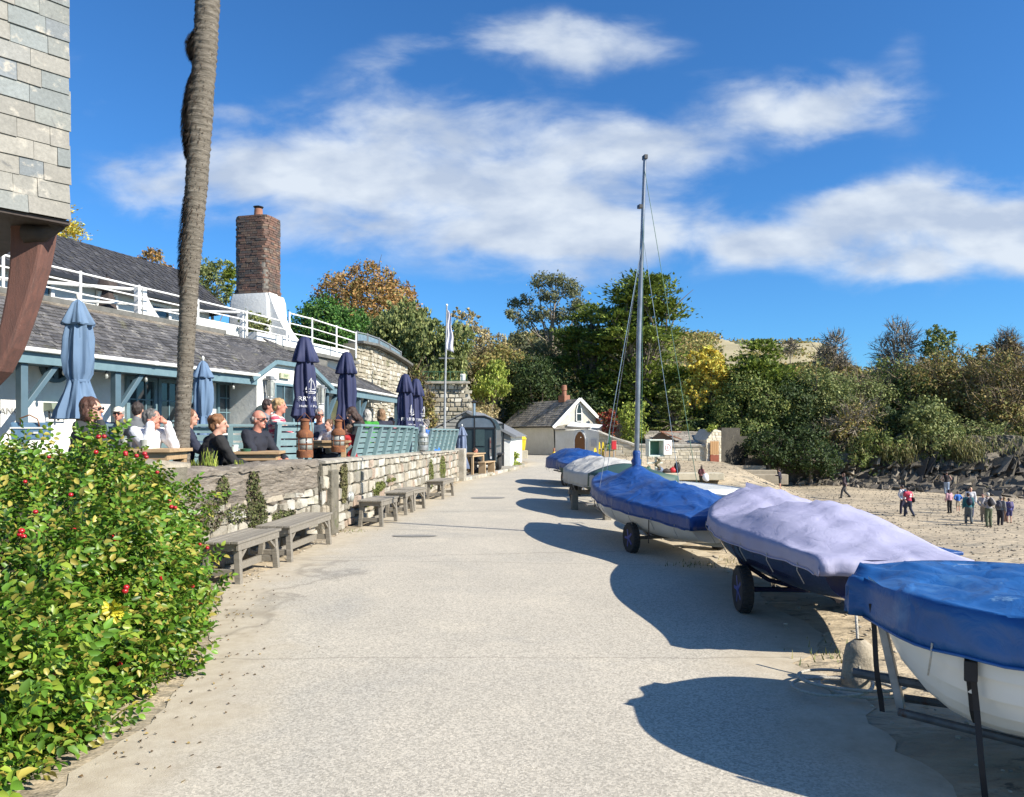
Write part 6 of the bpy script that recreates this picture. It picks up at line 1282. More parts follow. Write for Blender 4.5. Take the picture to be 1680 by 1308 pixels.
dr = mb.build('door', M_['door_orange'], ep); mb = MB(); mb.hexa([da+Zv*zd_+n*.02, db+Zv*zd_+n*.02, db+Zv*zd_-n*.05, da+Zv*zd_-n*.05], [da+Zv*(zm_-.02)+n*.02, db+Zv*(zm_-.02)+n*.02, db+Zv*(zm_-.02)-n*.05, da+Zv*(zm_-.02)-n*.05]); mb.build('lower_panel', M_['door_rust'], dr)
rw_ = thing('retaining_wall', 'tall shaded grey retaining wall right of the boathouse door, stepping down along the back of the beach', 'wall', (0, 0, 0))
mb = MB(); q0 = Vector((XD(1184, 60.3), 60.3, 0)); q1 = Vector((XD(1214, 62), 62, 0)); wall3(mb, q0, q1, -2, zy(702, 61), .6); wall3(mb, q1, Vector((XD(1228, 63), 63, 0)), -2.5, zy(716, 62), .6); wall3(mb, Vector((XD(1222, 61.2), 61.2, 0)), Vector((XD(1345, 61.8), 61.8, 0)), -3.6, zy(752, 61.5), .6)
mb.build('wall', D('shade_dark_block', (.065,.058,.045), (.035,.032,.025), rough=.95, scale=1.5, spots=((.14,.125,.09),3,.6,.7), bump=.8, bscale=5, bdist=.05), rw_)  # dark stone, coloured darker still to stand in for shade
mb = MB()
for i in range(3): mb.box((XD(1222, 60.5)+.1*i, 60.6-.9*i, zy(764, 60.5)-.30*i-.4), (3.2+.9*i, 1.0, .8), rz=-.05)
tag(mb.build('beach_steps', D('step_stone', (.36,.31,.23), (.27,.23,.17), rough=.95, scale=2, bump=.6), bevel=.05), 'broad low stone steps dropping to the beach beside the retaining wall', 'steps')
# dark garden wall above, behind gable
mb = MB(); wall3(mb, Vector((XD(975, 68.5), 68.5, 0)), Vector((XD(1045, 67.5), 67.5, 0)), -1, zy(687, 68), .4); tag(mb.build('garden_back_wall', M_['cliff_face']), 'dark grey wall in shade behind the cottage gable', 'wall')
# tower-like stone wall on the left with railing
tw_ = thing('stone_tower_wall', 'tall battered stone retaining wall with a railing on top, left of the trailer', 'wall', (0, 0, 0))
D1 = 47.; s47 = F/D1; a0 = P(694, 718, D1); a1 = P(790, 718, D1+1); zT = zy(630, D1)
mb = MB(); N = 9
for i in range(N):   # courses leaning in
    z0_, z1_ = lerp(0, zT, i/N), lerp(0, zT, (i+1)/N); r0_, r1_ = lerp(795, 766, i/N), lerp(795, 766, (i+1)/N)
    pa_, pb_ = Vector((XD(690, D1), D1, z0_)), Vector((XD(r0_, D1), D1+i*.05, z0_)); mb.hexa([pa_, pb_, pb_+Vector((-1, 5, 0)), pa_+Vector((0, 5, 0))], [Vector((pa_.x, D1+.05, z1_)), Vector((XD(r1_, D1), D1+.05+i*.05, z1_)), Vector((XD(r1_, D1)-1, D1+5, z1_)), Vector((pa_.x, D1+5, z1_))])
mb.build('wall_core', M_['tower_stone'], tw_)
mb = MB(); masonry(mb, (XD(690, D1), D1-.02), (XD(795, D1), D1+.3), 0, zT, rows_h=(.18,.34), w=(.2,.55), proud=.07, gap=.03, jit=1.0, seed=60, topf=lambda t: zT if t < .73 else zT*(1-(t-.73)/.27)); mb.build('face_stones', M_['tower_stone'], tw_)
mb = MB(); mb.box((XD(730, D1), D1-.05, zT+.08), (XD(770, D1)-XD(688, D1), .5, .14)); mb.build('coping', M_['coping_stone'], tw_)
railing(tw_, [Vector((XD(694, D1), D1, zT+.15)), Vector((XD(766, D1), D1, zT+.15))], .6, m_='green_paint', posts=.35, rails=(1, .1), pr=.015)
mb = MB(); mb.box((XD(759, D1), D1+.3, zT+.4), (.3, .3, .5)); mb.build('planter', M_['white_paint'], tw_)
tree('dry_vine', 'brown dead climber hanging on the tall stone wall beside the navy parasols', 683, 598, 730, 26, 44, 'leaf_brown', cat='climber', seed=60, dens=2, lob=5, twign=500)
tree('dry_vine', 'leaning brown climber beside the flagpole', 703, 640, 730, 34, 42, 'leaf_brown', cat='climber', seed=61, dens=1.4, lob=5, twign=500)
tree('hill_shrub', 'straw bush at the top right of the tall stone wall', 790, 668, 705, 55, 50, 'leaf_pale', cat='bush', seed=62, dens=1.2)
# curved stone wall with glass balustrade above the wing roof
cw_ = thing('curved_stone_wall', 'curving stone wall above the wing roof with a glass balustrade on top', 'wall', (0, 0, 0))
cpts = [(584, 563, 27.5), (610, 568, 29), (635, 580, 31), (655, 592, 32.5), (667, 600, 33.5), (664, 602, 36)]
for i, (a, b) in enumerate(zip(cpts, cpts[1:])):
    pa_, pb_ = P(*a), P(*b); mb = MB(); za, zb_ = pa_.z, pb_.z; wall_core(mb, pa_, pb_, .5, 1.0, 0, zf=lambda t: lerp(za, zb_, t)); mb.build('wall_core', M_['tower_stone'], cw_)
    mb = MB(); masonry(mb, pa_, pb_, 2.2, max(za, zb_), rows_h=(.11,.22), w=(.14,.4), proud=.04, gap=.022, jit=1.0, seed=70+i, topf=lambda t: lerp(za, zb_, t)-.03); mb.build('face_stones', M_['tower_stone'], cw_)
    mb = MB(); mb.bar(pa_+Zv*.04, pb_+Zv*.04, .6, .09); mb.build('coping', M_['coping'], cw_)
gp = [(586, 561, 28.2, 545), (603, 564, 29.2, 549), (622, 571, 30.4, 556), (640, 580, 31.8, 566), (658, 592, 33.2, 578)]
mb = MB(); gl = MB()
for i, (a, b) in enumerate(zip(gp, gp[1:])):
    p, q = P(a[0], a[1], a[2]), P(b[0], b[1], b[2]); pt_, qt_ = P(a[0], a[3], a[2]), P(b[0], b[3], b[2])
    mb.bar(p, pt_+Zv*.05, .05, .05, up=(0, 1, 0)); mb.bar(q, qt_+Zv*.05, .05, .05, up=(0, 1, 0)); mb.bar(pt_, qt_, .04, .04)
    gl.hexa([p.lerp(q, .08), p.lerp(q, .92), p.lerp(q, .92)+Vector((0, .02, 0)), p.lerp(q, .08)+Vector((0, .02, 0))], [pt_.lerp(qt_, .08)-Zv*.05, pt_.lerp(qt_, .92)-Zv*.05, pt_.lerp(qt_, .92)-Zv*.05+Vector((0, .02, 0)), pt_.lerp(qt_, .08)-Zv*.05+Vector((0, .02, 0))])
mb.build('balustrade_frame', M_['galv'], cw_); gl.build('glass_panel', D('balustrade_glass', (.12,.17,.19), (.2,.25,.27), rough=.1, spec=.8), cw_)
# small shrubs on the inn terrace near the chimney
tree('terrace_shrub', 'grey-green plant spilling over the parapet in front of the chimney base', 418, 512, 548, 62, 22.5, 'leaf_olive', cat='shrub', seed=63, trunk=False, dens=1.3)
# ------------------------------------------------------------ shed and trailer
sh_ = thing('shed', 'small grey-boarded shed with posters behind the catering trailer', 'building', (0, 0, 0)); ds = 35.
def S(px, py, d=ds): return P(px, py, d)
apex, rt_, lf_ = S(766, 676), S(843, 717), S(690, 715)
bz = .07
mb = MB(); mb.prism([Vector((lf_.x+.2, ds, bz)), Vector((rt_.x-.15, ds, bz)), Vector((rt_.x-.15, ds, rt_.z+.02)), Vector((apex.x, ds, apex.z-.05)), Vector((lf_.x+.2, ds, lf_.z))], (.6, 5, 0)); mb.build('wall', M_['white_wall'], sh_)
mb = MB()
for i in range(9):
    z0_ = S(800, 722).z+i*.165; hw_l = (apex.z-.05-z0_)/(apex.z-rt_.z); 
    if hw_l <= .03: break
    xl, xr = lerp(apex.x, lf_.x, min(1, hw_l)), lerp(apex.x, rt_.x-.1, min(1, hw_l)); mb.hexa([Vector((xl, ds-.05, z0_)), Vector((xr, ds-.05, z0_)), Vector((xr, ds, z0_)), Vector((xl, ds, z0_))], [Vector((xl, ds-.02, z0_+.16)), Vector((xr-.1, ds-.02, z0_+.16)), Vector((xr-.1, ds, z0_+.16)), Vector((xl, ds, z0_+.16))])
mb.build('cladding', D('grey_board', (.30,.30,.27), (.22,.22,.20), rough=.8, scale=3, island=.1), sh_)
mb = MB(); mb.bar(apex+Vector((0, -.1, 0)), rt_+Vector((.1, -.1, -.03)), .10, .09); mb.prism([apex+Vector((0, -.12, .02)), rt_+Vector((.12, -.12, 0)), rt_+Vector((.7, 5, 0)), apex+Vector((.6, 5, .02))], Zv*.05); mb.prism([apex+Vector((0, -.12, .02)), apex+Vector((.6, 5, .02)), lf_+Vector((.5, 5, 0)), lf_+Vector((0, -.12, 0))], Zv*.05); mb.build('roof', M_['lead'], sh_)
x0_, x1_ = XD(809, ds), XD(826, ds); mb = MB(); mb.box(((x0_+x1_)/2, ds-.03, 1.05), (x1_-x0_, .05, 1.95)); dr = mb.build('glazed_door', D('door_glass', (.18,.19,.18), (.25,.26,.24), rough=.2), sh_)
mb = MB(); 
for x in (x0_, x1_): mb.box((x, ds-.06, 1.05), (.06, .05, 2.0))
mb.box(((x0_+x1_)/2, ds-.06, 2.03), (x1_-x0_+.06, .05, .06)); mb.build('door_frame', M_['black_metal'], dr)
mb = MB(); px_ = XD(813.5, ds); mb.box((px_, ds-.09, 1.2), (.26, .01, .8)); po = mb.build('poster', M_['print_white'], dr)
m_ = facing((0, -1, 0)); m_.translation = Vector((px_, ds-.10, 1.38)); text_obj('poster_lettering', 'OPEN', .085, M_['black_metal'], m_, po)
m_ = facing((0, -1, 0)); m_.translation = Vector((px_, ds-.10, 1.06)); text_obj('poster_lettering', 'MENU', .085, M_['black_metal'], m_, po)
tr = thing('catering_trailer', 'dark slate-blue catering trailer with curved glazed roof and tin flue', 'trailer', (XD(786, 31.5), 31.6, .07), rz=R(-3)); W_, H_ = 1.62, 2.25
# body: along y; front face at y=-1.4
def trsec(k): return [(-W_/2, .35), (W_/2, .35), (W_/2, 1.72), (W_/2-.06, 1.92), (W_/2-.22, 2.12), (W_/2-.45, 2.22), (-W_/2+.45, 2.22), (-W_/2+.22, 2.12), (-W_/2+.06, 1.92), (-W_/2, 1.72)]
Lt = 3.0; mb = MB(); mb.prism([Vector((x, -Lt/2, z)) for x, z in trsec(1)], (0, Lt, 0)); mb.build('body', M_['trailer_dark'], tr, bevel=.02)
mb = MB(); up_ = [(x, z) for x, z in trsec(1) if z > 1.7]
def band(x0, x1): 
    pts = [(x0, 1.75), (x1, 1.75)]+[(x, z) for x, z in ((min(x1, W_/2-.07), 1.9), (min(x1, W_/2-.25), 2.08), (max(x0, min(x1, W_/2-.47)), 2.17), (x0 if x0 > -W_/2+.4 else -W_/2+.47, 2.17))]
    return pts
mb.prism([Vector((x, -Lt/2-.012, z)) for x, z in [(-W_/2+.1, 1.77), (-.08, 1.77), (-.08, 2.14), (-W_/2+.46, 2.14), (-W_/2+.24, 2.06), (-W_/2+.12, 1.92)]], (0, .01, 0))
mb.prism([Vector((x, -Lt/2-.012, z)) for x, z in [(-.02, 1.77), (W_/2-.07, 1.77), (W_/2-.12, 1.92), (W_/2-.24, 2.06), (W_/2-.46, 2.14), (-.02, 2.14)]], (0, .01, 0))
mb.build('polished_panel', M_['steel'], tr)
mb = MB(); 
for x in (-.05, W_/2-.03, -W_/2+.03): mb.bar((x, -Lt/2-.02, .4), (x, -Lt/2-.02, 1.75 if abs(x) > .1 else 2.17), .05, .03, up=(0, 1, 0))
sec = trsec(1)[2:]
for a, b in zip(sec, sec[1:]): mb.bar((a[0], -Lt/2-.015, a[1]), (b[0], -Lt/2-.015, b[1]), .05, .05, up=(0, 1, 0))
mb.bar((-W_/2, -Lt/2-.018, 1.73), (W_/2, -Lt/2-.018, 1.73), .03, .05); mb.build('frame', M_['black_metal'], tr)
mb = MB(); mb.box((.18, -Lt/2-.015, 1.35), (.36, .02, .66)); mb.box((.18, -Lt/2-.015, .70), (.36, .02, .5)); dr = mb.build('stable_door', D('trailer_panel', (.05,.085,.09), rough=.35), tr); 
mb = MB(); mb.box((.60, -Lt/2-.02, 1.15), (.05, .03, .42)); mb.box((.60, -Lt/2-.02, .75), (.07, .03, .28)); mb.build('tail_light', D('tail_lamp', (.28,.30,.27), (.15,.02,.02), rough=.3), tr)
mb = MB(); mb.box((.62, -Lt/2-.02, .55), (.07, .02, .10)); mb.build('number_sticker', M_['print_white'], tr)
mb = MB()
for y0, y1 in ((-1.35, -.5), (-.35, .6), (.75, 1.4)): mb.box((W_/2+.01, (y0+y1)/2, 1.35), (.015, y1-y0, .62)); mb.box((W_/2+.01, (y0+y1)/2, .75), (.015, y1-y0, .4))
mb.build('side_panel', M_['steel'], tr)
for y in (-.42, .35): wheel(tr, (W_/2+.02, y, .30), .30, .18, rim='black_metal')
mb = MB(); mb.prism([Vector((W_/2-.05, y, z)) for y, z in ((-.85, .62), (.78, .62), (.78, .70), (-.85, .70))], (.26, 0, 0)); mb.build('mudguard', M_['black_metal'], tr)
for y in (-.42, .35): wheel(tr, (-W_/2-.02, y, .30), .30, .18, rim='black_metal')
mb = MB(); mb.box((0, 0, .30), (1.2, 2.8, .1)); mb.build('chassis', M_['black_metal'], tr)
mb = MB(); mb.tube([(-.1, -1.2, 2.2), (-.1, -1.2, 2.75)], .075, 12); mb.build('flue', M_['steel'], tr, smooth=40); mb = MB(); mb.lathe([(.14, 2.78), (.15, 2.81), (.01, 2.86)], c=(-.1, -1.2, 0), seg=12); mb.build('flue_cap', M_['black_metal'], tr)
# grit bin, grass mound, cones
gb_ = thing('grit_bin', 'yellow grit bin at the bend of the road beside the cottage', 'bin', P(851, 742, 50)+Zv*0, rz=R(10)); gb_.location.z = gz(gb_.location.x, 50)
mb = MB(); mb.hexa([Vector((x*.85, y*.85, .0)) for x, y in ((-.45, -.3), (.45, -.3), (.45, .3), (-.45, .3))], [Vector((x, y, .7)) for x, y in ((-.45, -.3), (.45, -.3), (.45, .3), (-.45, .3))]); mb.build('tub', M_['yellow'], gb_, bevel=.04)
mb = MB(); mb.hexa([Vector((x, y, .72)) for x, y in ((-.5, -.35), (.5, -.35), (.5, .35), (-.5, .35))], [Vector((x*.8, y*.7+.1, .95)) for x, y in ((-.5, -.35), (.5, -.35), (.5, .35), (-.5, .35))]); mb.build('lid', M_['yellow'], gb_, bevel=.03)
gb_.location.z += .55
mb = MB(); mb.box(gb_.location+Vector((0, 0, -.28)), (1.2, .9, .54)); tag(mb.build('grit_bin_plinth', M_['far_limestone'], bevel=.03), 'low stone plinth under the yellow grit bin', 'plinth')
tree('verge_bush', 'grassy green and straw-coloured verge bush beyond the trailer', 835, 738, 776, 50, 36.5, 'leaf_lime', cat='bush', seed=64, trunk=False, dens=2.2, aspect=.3, leafpx=6, shell=.4)
tree('verge_bush', 'dark ferny clump against the white end of the shed', 828, 740, 768, 30, 37.3, 'leaf_mid', cat='bush', seed=65, trunk=False, dens=2.0, aspect=.3)
for i, (px, py) in enumerate(((909, 744), (941, 748))):
    d = 60.5-i; bo = thing('yellow_bollard', 'short yellow-banded bollard at the foot of the cottage wall, %s' % ('below the downpipe' if i == 0 else 'left of the arched door'), 'bollard', Vector((XD(px, d), d, gz(XD(px, d), d))), group='yellow bollards by the cottage')
    mb = MB(); mb.lathe([(.13, 0), (.13, .3), (.10, .34)], seg=10); mb.build('base', M_['yellow'], bo, smooth=40); mb = MB(); mb.lathe([(.09, .34), (.09, .62), (.02, .66)], seg=10); mb.build('post', M_['terracotta'], bo, smooth=40)
kd = 56.; 
for i, (px, h, c, w_) in enumerate(((977, .7, 'yellow', 5), (984, 1.15, 'yellow', 3), (990, 1.15, 'yellow', 4))):
    kx = XD(px, kd); k_ = thing('paddle_board', 'yellow upright board leaning against the garden wall, %s of three' % ('short leftmost', 'thin middle', 'rightmost')[i], 'board', (kx, kd, gz(kx, kd)), group='yellow boards by the wall'); mb = MB(); w__ = w_*kd/F/2
    mb.prism([Vector((x*w__, y, z)) for x, y, z in ((-1, 0, 0), (1, 0, 0), (1.1, .1, h*.5), (.6, .2, h*.95), (0, .22, h), (-.6, .2, h*.95), (-1.1, .1, h*.5))], (0, .06, 0)); mb.build('board', M_[c], k_, bevel=.01); mb = MB(); mb.box((0, -.02, h*.5), (w__*1.2, .02, .08)); mb.build('handle', M_['black_metal'], k_)
pk = thing('planter_box', 'small wooden planter with a green plant under the garden wall', 'planter', (XD(1000, kd), kd, gz(XD(1000, kd), kd))); mb = MB(); mb.box((0, 0, .25), (.9, .4, .4)); mb.build('box', M_['wood_pale'], pk, bevel=.01)
leaves('plant', [((0, 0, .65), (.4, .25, .3))], 350, .12, M_['leaf_lime'], pk, seed=3); leaves('plant', [((.1, .2, 1.0), (.35, .2, .25))], 250, .12, M_['leaf_dark'], pk, seed=4)
sp_ = thing('signpost', 'thin green post with sign plates standing before the garden wall', 'signpost', (XD(1000, 54), 54, gz(XD(1000, 54), 54))); mb = MB(); mb.tube([(0, 0, 0), (0, 0, 2.0)], .045, 8); mb.build('post', M_['green_paint'], sp_); mb = MB(); mb.box((0, -.06, 1.25), (.16, .03, .42)); mb.box((0, -.06, .75), (.16, .03, .3)); mb.build('plate', M_['green_paint'], sp_)
rb_ = thing('red_bin', 'red box bin with pale rim by the garden wall', 'bin', (XD(1007, 50), 50, gz(XD(1007, 50), 50)+.55)); mb = MB(); mb.box((0, 0, .34), (.30, .3, .58)); mb.build('body', M_['red'], rb_, bevel=.03); mb = MB(); mb.box((0, 0, .64), (.34, .34, .05)); mb.build('rim', D('rim_pink', (.6,.25,.2)), rb_, bevel=.01); mb = MB(); mb.tube([(0, 0, -.6), (0, 0, .1)], .04, 8); mb.build('post', M_['galv'], rb_)
# life-saving cabinet
lc = thing('lifebuoy_cabinet', 'pale green open cabinet on a post with a white round emblem panel', 'cabinet', (XD(1074, 30), 30, 0), rz=R(14)); s30 = F/30; zc0, zc1 = zy(748, 30), zy(722, 30)
mb = MB(); h_ = zc1-zc0; zm_ = (zc0+zc1)/2; mb.box((0, .12, zm_), (.62, .04, h_)); mb.box((-.32, -.05, zm_), (.05, .34, h_)); mb.box((.30, -.05, zm_), (.05, .34, h_)); mb.box((0, -.05, zc1), (.68, .4, .05)); mb.box((0, -.05, zc0), (.68, .36, .05)); mb.build('cabinet', M_['box_pale'], lc, bevel=.008)
mb = MB(); mb.box((-.02, .09, zm_), (.5, .02, h_*.8)); mb.build('back_panel', M_['green_paint'], lc)
dr = MB(); dr.box((.42, -.30, zm_+.02), (.36, .06, h_*.92)); dro = dr.build('door', M_['white_paint'], lc, bevel=.02)
mb = MB(); N = 20
for i in range(N): a, b = 2*math.pi*i/N, 2*math.pi*(i+1)/N; mb.bar((.42+.11*math.cos(a), -.335, zm_+.02+.13*math.sin(a)), (.42+.11*math.cos(b), -.335, zm_+.02+.13*math.sin(b)), .02, .01, up=(0, 1, 0))
mb.box((.42, -.335, zm_+.02), (.03, .01, .12)); mb.build('emblem', D('mark_red', (.35,.12,.12)), dro)
mb = MB(); mb.tube([(0.05, 0, -1), (0.05, 0, zc0)], .05, 8); mb.bar((-.3, 0, zc0-.28), (.35, 0, zc0-.28), .03, .05); mb.bar((-.3, 0, zc0-.1), (-.3, 0, zc0-.32), .03, .03, up=(0, 1, 0)); mb.build('post', M_['box_pale'], lc)
mb = MB(); pts = [(.05+.09*math.sin(i*.9), -.1-.03*(i % 2), zc0-.1-.045*i) for i in range(11)]; mb.tube(pts, .03, 6); mb.tube([(p[0]+.05, p[1]-.03, p[2]-.02) for p in pts], .025, 6); mb.build('rope', M_['rope_olive'], lc, smooth=True)
# beach bags on a ledge at the wall foot
lb = MB(); lb.box((XD(1110, 53), 53.3, zy(776, 53)-.25), (6.5, 1.6, .5)); tag(lb.build('stone_ledge', M_['far_limestone'], bevel=.05), 'low pale ledge at the foot of the sunlit wall', 'ledge')
for i, (px, w_, h_, c, lab) in enumerate(((1050, .5, .32, 'black_metal', 'dark bag behind the mast on the ledge'), (1064, .35, .5, 'green_paint', 'green bag just right of the mast'), (1082, .6, .45, 'brolly_grey', 'pale blue towel bundle on the ledge'), (1093, .8, .3, 'dark_timber', 'black rucksack lying on the ledge'), (1104, .55, .42, 'red', 'red bag on the ledge'), (1111, .5, .8, 'strap', 'black bag propped highest at the right end of the ledge'))):
    bg = thing('beach_bag', lab, 'bag', (XD(px, 53), 53.0, zy(776, 53)), group='bags left on the ledge'); mb = MB(); mb.ell((0, 0, h_*.45), (w_*.5, .22, h_*.5), seg=10, ring=7); mb.build('bag', M_[c], bg, smooth=True); mb = MB(); mb.tube([(-.12, -.1, h_*.8), (0, -.12, h_*1.15), (.12, -.1, h_*.8)], .025, 6); mb.build('handle', M_[c], bg)
# flagpole
fp = thing('flagpole', 'slim white flagpole with a limp pale flag and a short yardarm', 'flagpole', (XD(729, 27.5), 27.5, .75)); s_ = F/27.5; zt_ = zy(502, 27.5)-.75; zy_ = zy(588, 27.5)-.75
mb = MB(); mb.tube([(0, 0, 0), (.02, 0, 2), (.09, 0, zt_)], [.055, .045, .028], 10); mb.build('pole', M_['galv'], fp, smooth=40); mb = MB(); mb.ell((.09, 0, zt_+.03), (.045, .045, .045), seg=8, ring=6); mb.build('finial', M_['white_paint'], fp)
mb = MB(); mb.tube([(-.2, 0, zy_), (.38, 0, zy_)], .018, 6); mb.build('yardarm', M_['galv'], fp)
rows = []
for i in range(17):
    z = zt_-.12-1.5*i/16; w_ = .10+.16*(i/16)**.6; rows.append([Vector((.09+w_*j/8+.02*math.sin(i*.8), .03*math.sin(j*1.2+i*.35), z-.1*j/8)) for j in range(9)])
mb = MB(); mb.grid(rows); mb.build('flag', D('flag_cloth', (.60,.60,.66), (.5,.5,.58), rough=.8), fp, smooth=True, solid=.004)
# ------------------------------------------------------------ palm trunk
pt_ = thing('palm_tree', 'tall leaning palm trunk with shaggy dark fibre on its left side', 'palm tree', P(298, 765, 9.35), rz=0); base = pt_.location.copy()
path = [(298, 800), (298, 762), (299, 700), (303, 620), (307, 540), (311, 460), (317, 380), (324, 280), (331, 180), (337, 80), (342, -20), (346, -120)]
wpx = [26, 25, 24.5, 25, 26.5, 29, 32, 34.5, 36, 37, 38, 38]; K = []; Wd = []
for (px, py), w in zip(path, wpx):
    d = 9.35-.0*py; K.append(P(px, py, d)-base); Wd.append(w*d/F/2)
def palm_at(t):
    x = t*(len(K)-1); i = min(int(x), len(K)-2); f_ = x-i
    return K[i].lerp(K[i+1], f_), lerp(Wd[i], Wd[i+1], f_)
rows = []; NR = 520; SG = 26; rnd = random.Random(3)
for i in range(NR+1):
    t = i/NR; c, r = palm_at(t); ring = .5+.5*math.sin(t*620+2.2*mn.noise((0, 0, t*60))); r_ = []
    for k in range(SG+1):
        a = 2*math.pi*(k % SG)/SG; bl_ = max(0, -math.cos(a))**2*(.34*math.exp(-((t-.715)/.03)**2)+.26*math.exp(-((t-.748)/.018)**2)+.34*math.exp(-((t-.822)/.011)**2)+.12*math.exp(-((t-.50)/.03)**2)); sh = bl_*(1+.8*mn.noise((a*3, 0, t*80)))+.06*mn.noise((math.cos(a)*2, math.sin(a)*2, t*22))+.05*mn.noise((math.cos(a)*5, math.sin(a)*5, t*160))*(1+1.3*t)+.06*(ring**3)
        r_.append(c+Vector((math.cos(a), math.sin(a), 0))*r*(.97+sh))
    rows.append(r_)
mb = MB(); mb.grid(rows); mb.build('trunk', M_['palm_bark'], pt_, smooth=True)
# fibre: drooping hairs, dense on the left side and in two bulges
r = np.random.default_rng(5); Vf = []
def fibre(t0, t1, n, out, ang, spread, ln):
    for _ in range(n):
        t = r.uniform(t0, t1); c, rr_ = palm_at(t); a = ang+r.normal()*spread; u_ = (t-t0)/(t1-t0); o_ = out*math.sin(math.pi*min(1, u_*1.0))**.7 if out else 0
        p = c+Vector((math.cos(a), math.sin(a), 0))*(rr_*r.uniform(.92, 1.03)+o_*r.random()); e = p+Vector((math.cos(a)*ln*.35, math.sin(a)*ln*.35, -ln*r.uniform(.4, 1.2))); b = Vector((-math.sin(a), math.cos(a), 0))*.006
        Vf.extend([p-b, p+b, e+b*.3, e-b*.3])
fibre(.42, .95, 3000, .0, math.pi, .8, .04); fibre(.66, .78, 3800, .09, math.pi+.1, .42, .08); fibre(.805, .842, 1500, .09, math.pi+.1, .4, .08); fibre(.45, .6, 1200, .04, math.pi, .6, .08); fibre(.1, .95, 900, 0, -.5, 1.6, .02)
np_mesh('fibre', np.array([tuple(v) for v in Vf], np.float32), np.arange(len(Vf)).reshape(-1, 4), M_['palm_fibre'], pt_)
# ------------------------------------------------------------ rose bush
D('rose_leaf', (.08,.17,.025), rough=.42, spec=.45, pal=[(.10,.23,.02),(.13,.27,.025),(.065,.155,.014),(.18,.31,.032),(.12,.25,.022),(.26,.34,.04),(.10,.20,.022),(.42,.36,.07),(.14,.28,.028),(.055,.125,.014),(.21,.31,.035),(.33,.30,.06)], island=.25, scale=3, transl=.22)
D('rose_stem', (.14,.11,.05), (.20,.17,.09), rough=.9)
D('rose_hip', (.45,.015,.02), (.32,.01,.015), rough=.25, spec=.6)
D('yellow_leaf', (.80,.72,.08), (.70,.62,.06), rough=.5, transl=.25)
rb = thing('rose_bush', 'big leafy rose bush with red hips and a few yellow leaves at the left foreground', 'bush', (-3.6, 5.4, 0))
rbl = Vector((-3.6, 5.4, 0)); r = np.random.default_rng(11)
def bush_edge(y): return piece(y, [(2.6, -2.46), (3.4, -2.33), (4.2, -2.33), (4.9, -2.31), (5.6, -2.50), (6.3, -2.78), (7.0, -3.1), (7.5, -3.3), (8.0, -3.7)])
def bush_h(x, y):
    e = bush_edge(y)-x; top_ = piece(y, [(2.6, .52), (3.6, .70), (4.4, .95), (5.2, 1.14), (6.0, 1.33), (6.8, 1.35), (7.5, 1.2), (8.0, 1.0)])
    if e < 0: return 0
    k = min(1, e/.95); h = top_*math.sqrt(max(0, 1-(1-k)**2.2))
    return h*(1+.12*mn.noise((x*1.6, y*1.6, 4)))+.17*mn.noise((x*3.2, y*3.2, 1))*min(1, e*2)
VV = []; QQ = []
leaf2 = []
def leaflet(p, d, nrm, L, W):
    s_ = d.cross(nrm).normalized(); fold = nrm*W*.35; tip = p+d*L-nrm*L*.12; m1, m2 = p+d*L*.32, p+d*L*.70-nrm*L*.03
    b = len(VV); VV.extend([p, m1-s_*W*.46+fold*.8, m2-s_*W*.40+fold*.7, tip, m2+s_*W*.40+fold*.7, m1+s_*W*.46+fold*.8, m1, m2]); QQ.extend([(b, b+6, b+1, b+1), (b+1, b+6, b+7, b+2), (b+2, b+7, b+3, b+3), (b, b+5, b+6, b+6), (b+5, b+4, b+7, b+6), (b+4, b+3, b+7, b+7)])
stems = MB(); rnd = random.Random(6); tips = []
def compound(p, out, size):
    t = (out+Vector((rnd.gauss(0, .45), rnd.gauss(0, .45), rnd.gauss(0, .3)))).normalized(); nrm = (Zv*.6+out*.8+Vector((rnd.gauss(0, .4), rnd.gauss(0, .4), rnd.gauss(0, .3)))); nrm = (nrm-t*nrm.dot(t)).normalized(); s_ = t.cross(nrm)
    npair = rnd.choice((2, 3, 3)); L = size*rnd.uniform(.8, 1.2)
    for k in range(npair):
        q = p+t*L*.85*(.6+k)-nrm*.02*L*k*k
        for sg in (-1, 1): dd = (s_*sg+t*.45-nrm*.12).normalized(); leaflet(q, dd, (nrm+s_*sg*.25).normalized(), L*rnd.uniform(.85, 1.1), L*.62)
    leaflet(p+t*L*.85*(npair+.1), (t-nrm*.3).normalized(), nrm, L*1.1, L*.68)
cnt = 0
def surf_normal(x, y):
    e = .05; h = bush_h(x, y); n = Vector((-(bush_h(x+e, y)-h)/e, -(bush_h(x, y+e)-h)/e, 1)); n.x = min(4, max(-4, n.x)); n.y = min(4, max(-4, n.y)); return n.normalized()
def clump(x, y, z, n, lo, hi, rad=.16):
    global cnt
    c = Vector((x, y, z))
    for _ in range(lo):
        p = c+Vector((rnd.gauss(0, rad*.5), rnd.gauss(0, rad*.5), rnd.gauss(0, rad*.4))); out = (n+(p-c).normalized()*.8).normalized(); compound(p, out, rnd.uniform(.040, .056)); cnt += 1
# top surface / slope
for _ in range(1250):
    y = rnd.uniform(2.7, 8.0); e = bush_edge(y); x = e-abs(rnd.random()**1.2)*3.3*(1 if y > 4 else .8); h = bush_h(x, y)
    if h < .12 or mn.noise((x*4.2, y*4.2, 8)) < -.16: continue
    clump(x, y, h-.05-rnd.random()*.16, surf_normal(x, y), 7, 9)
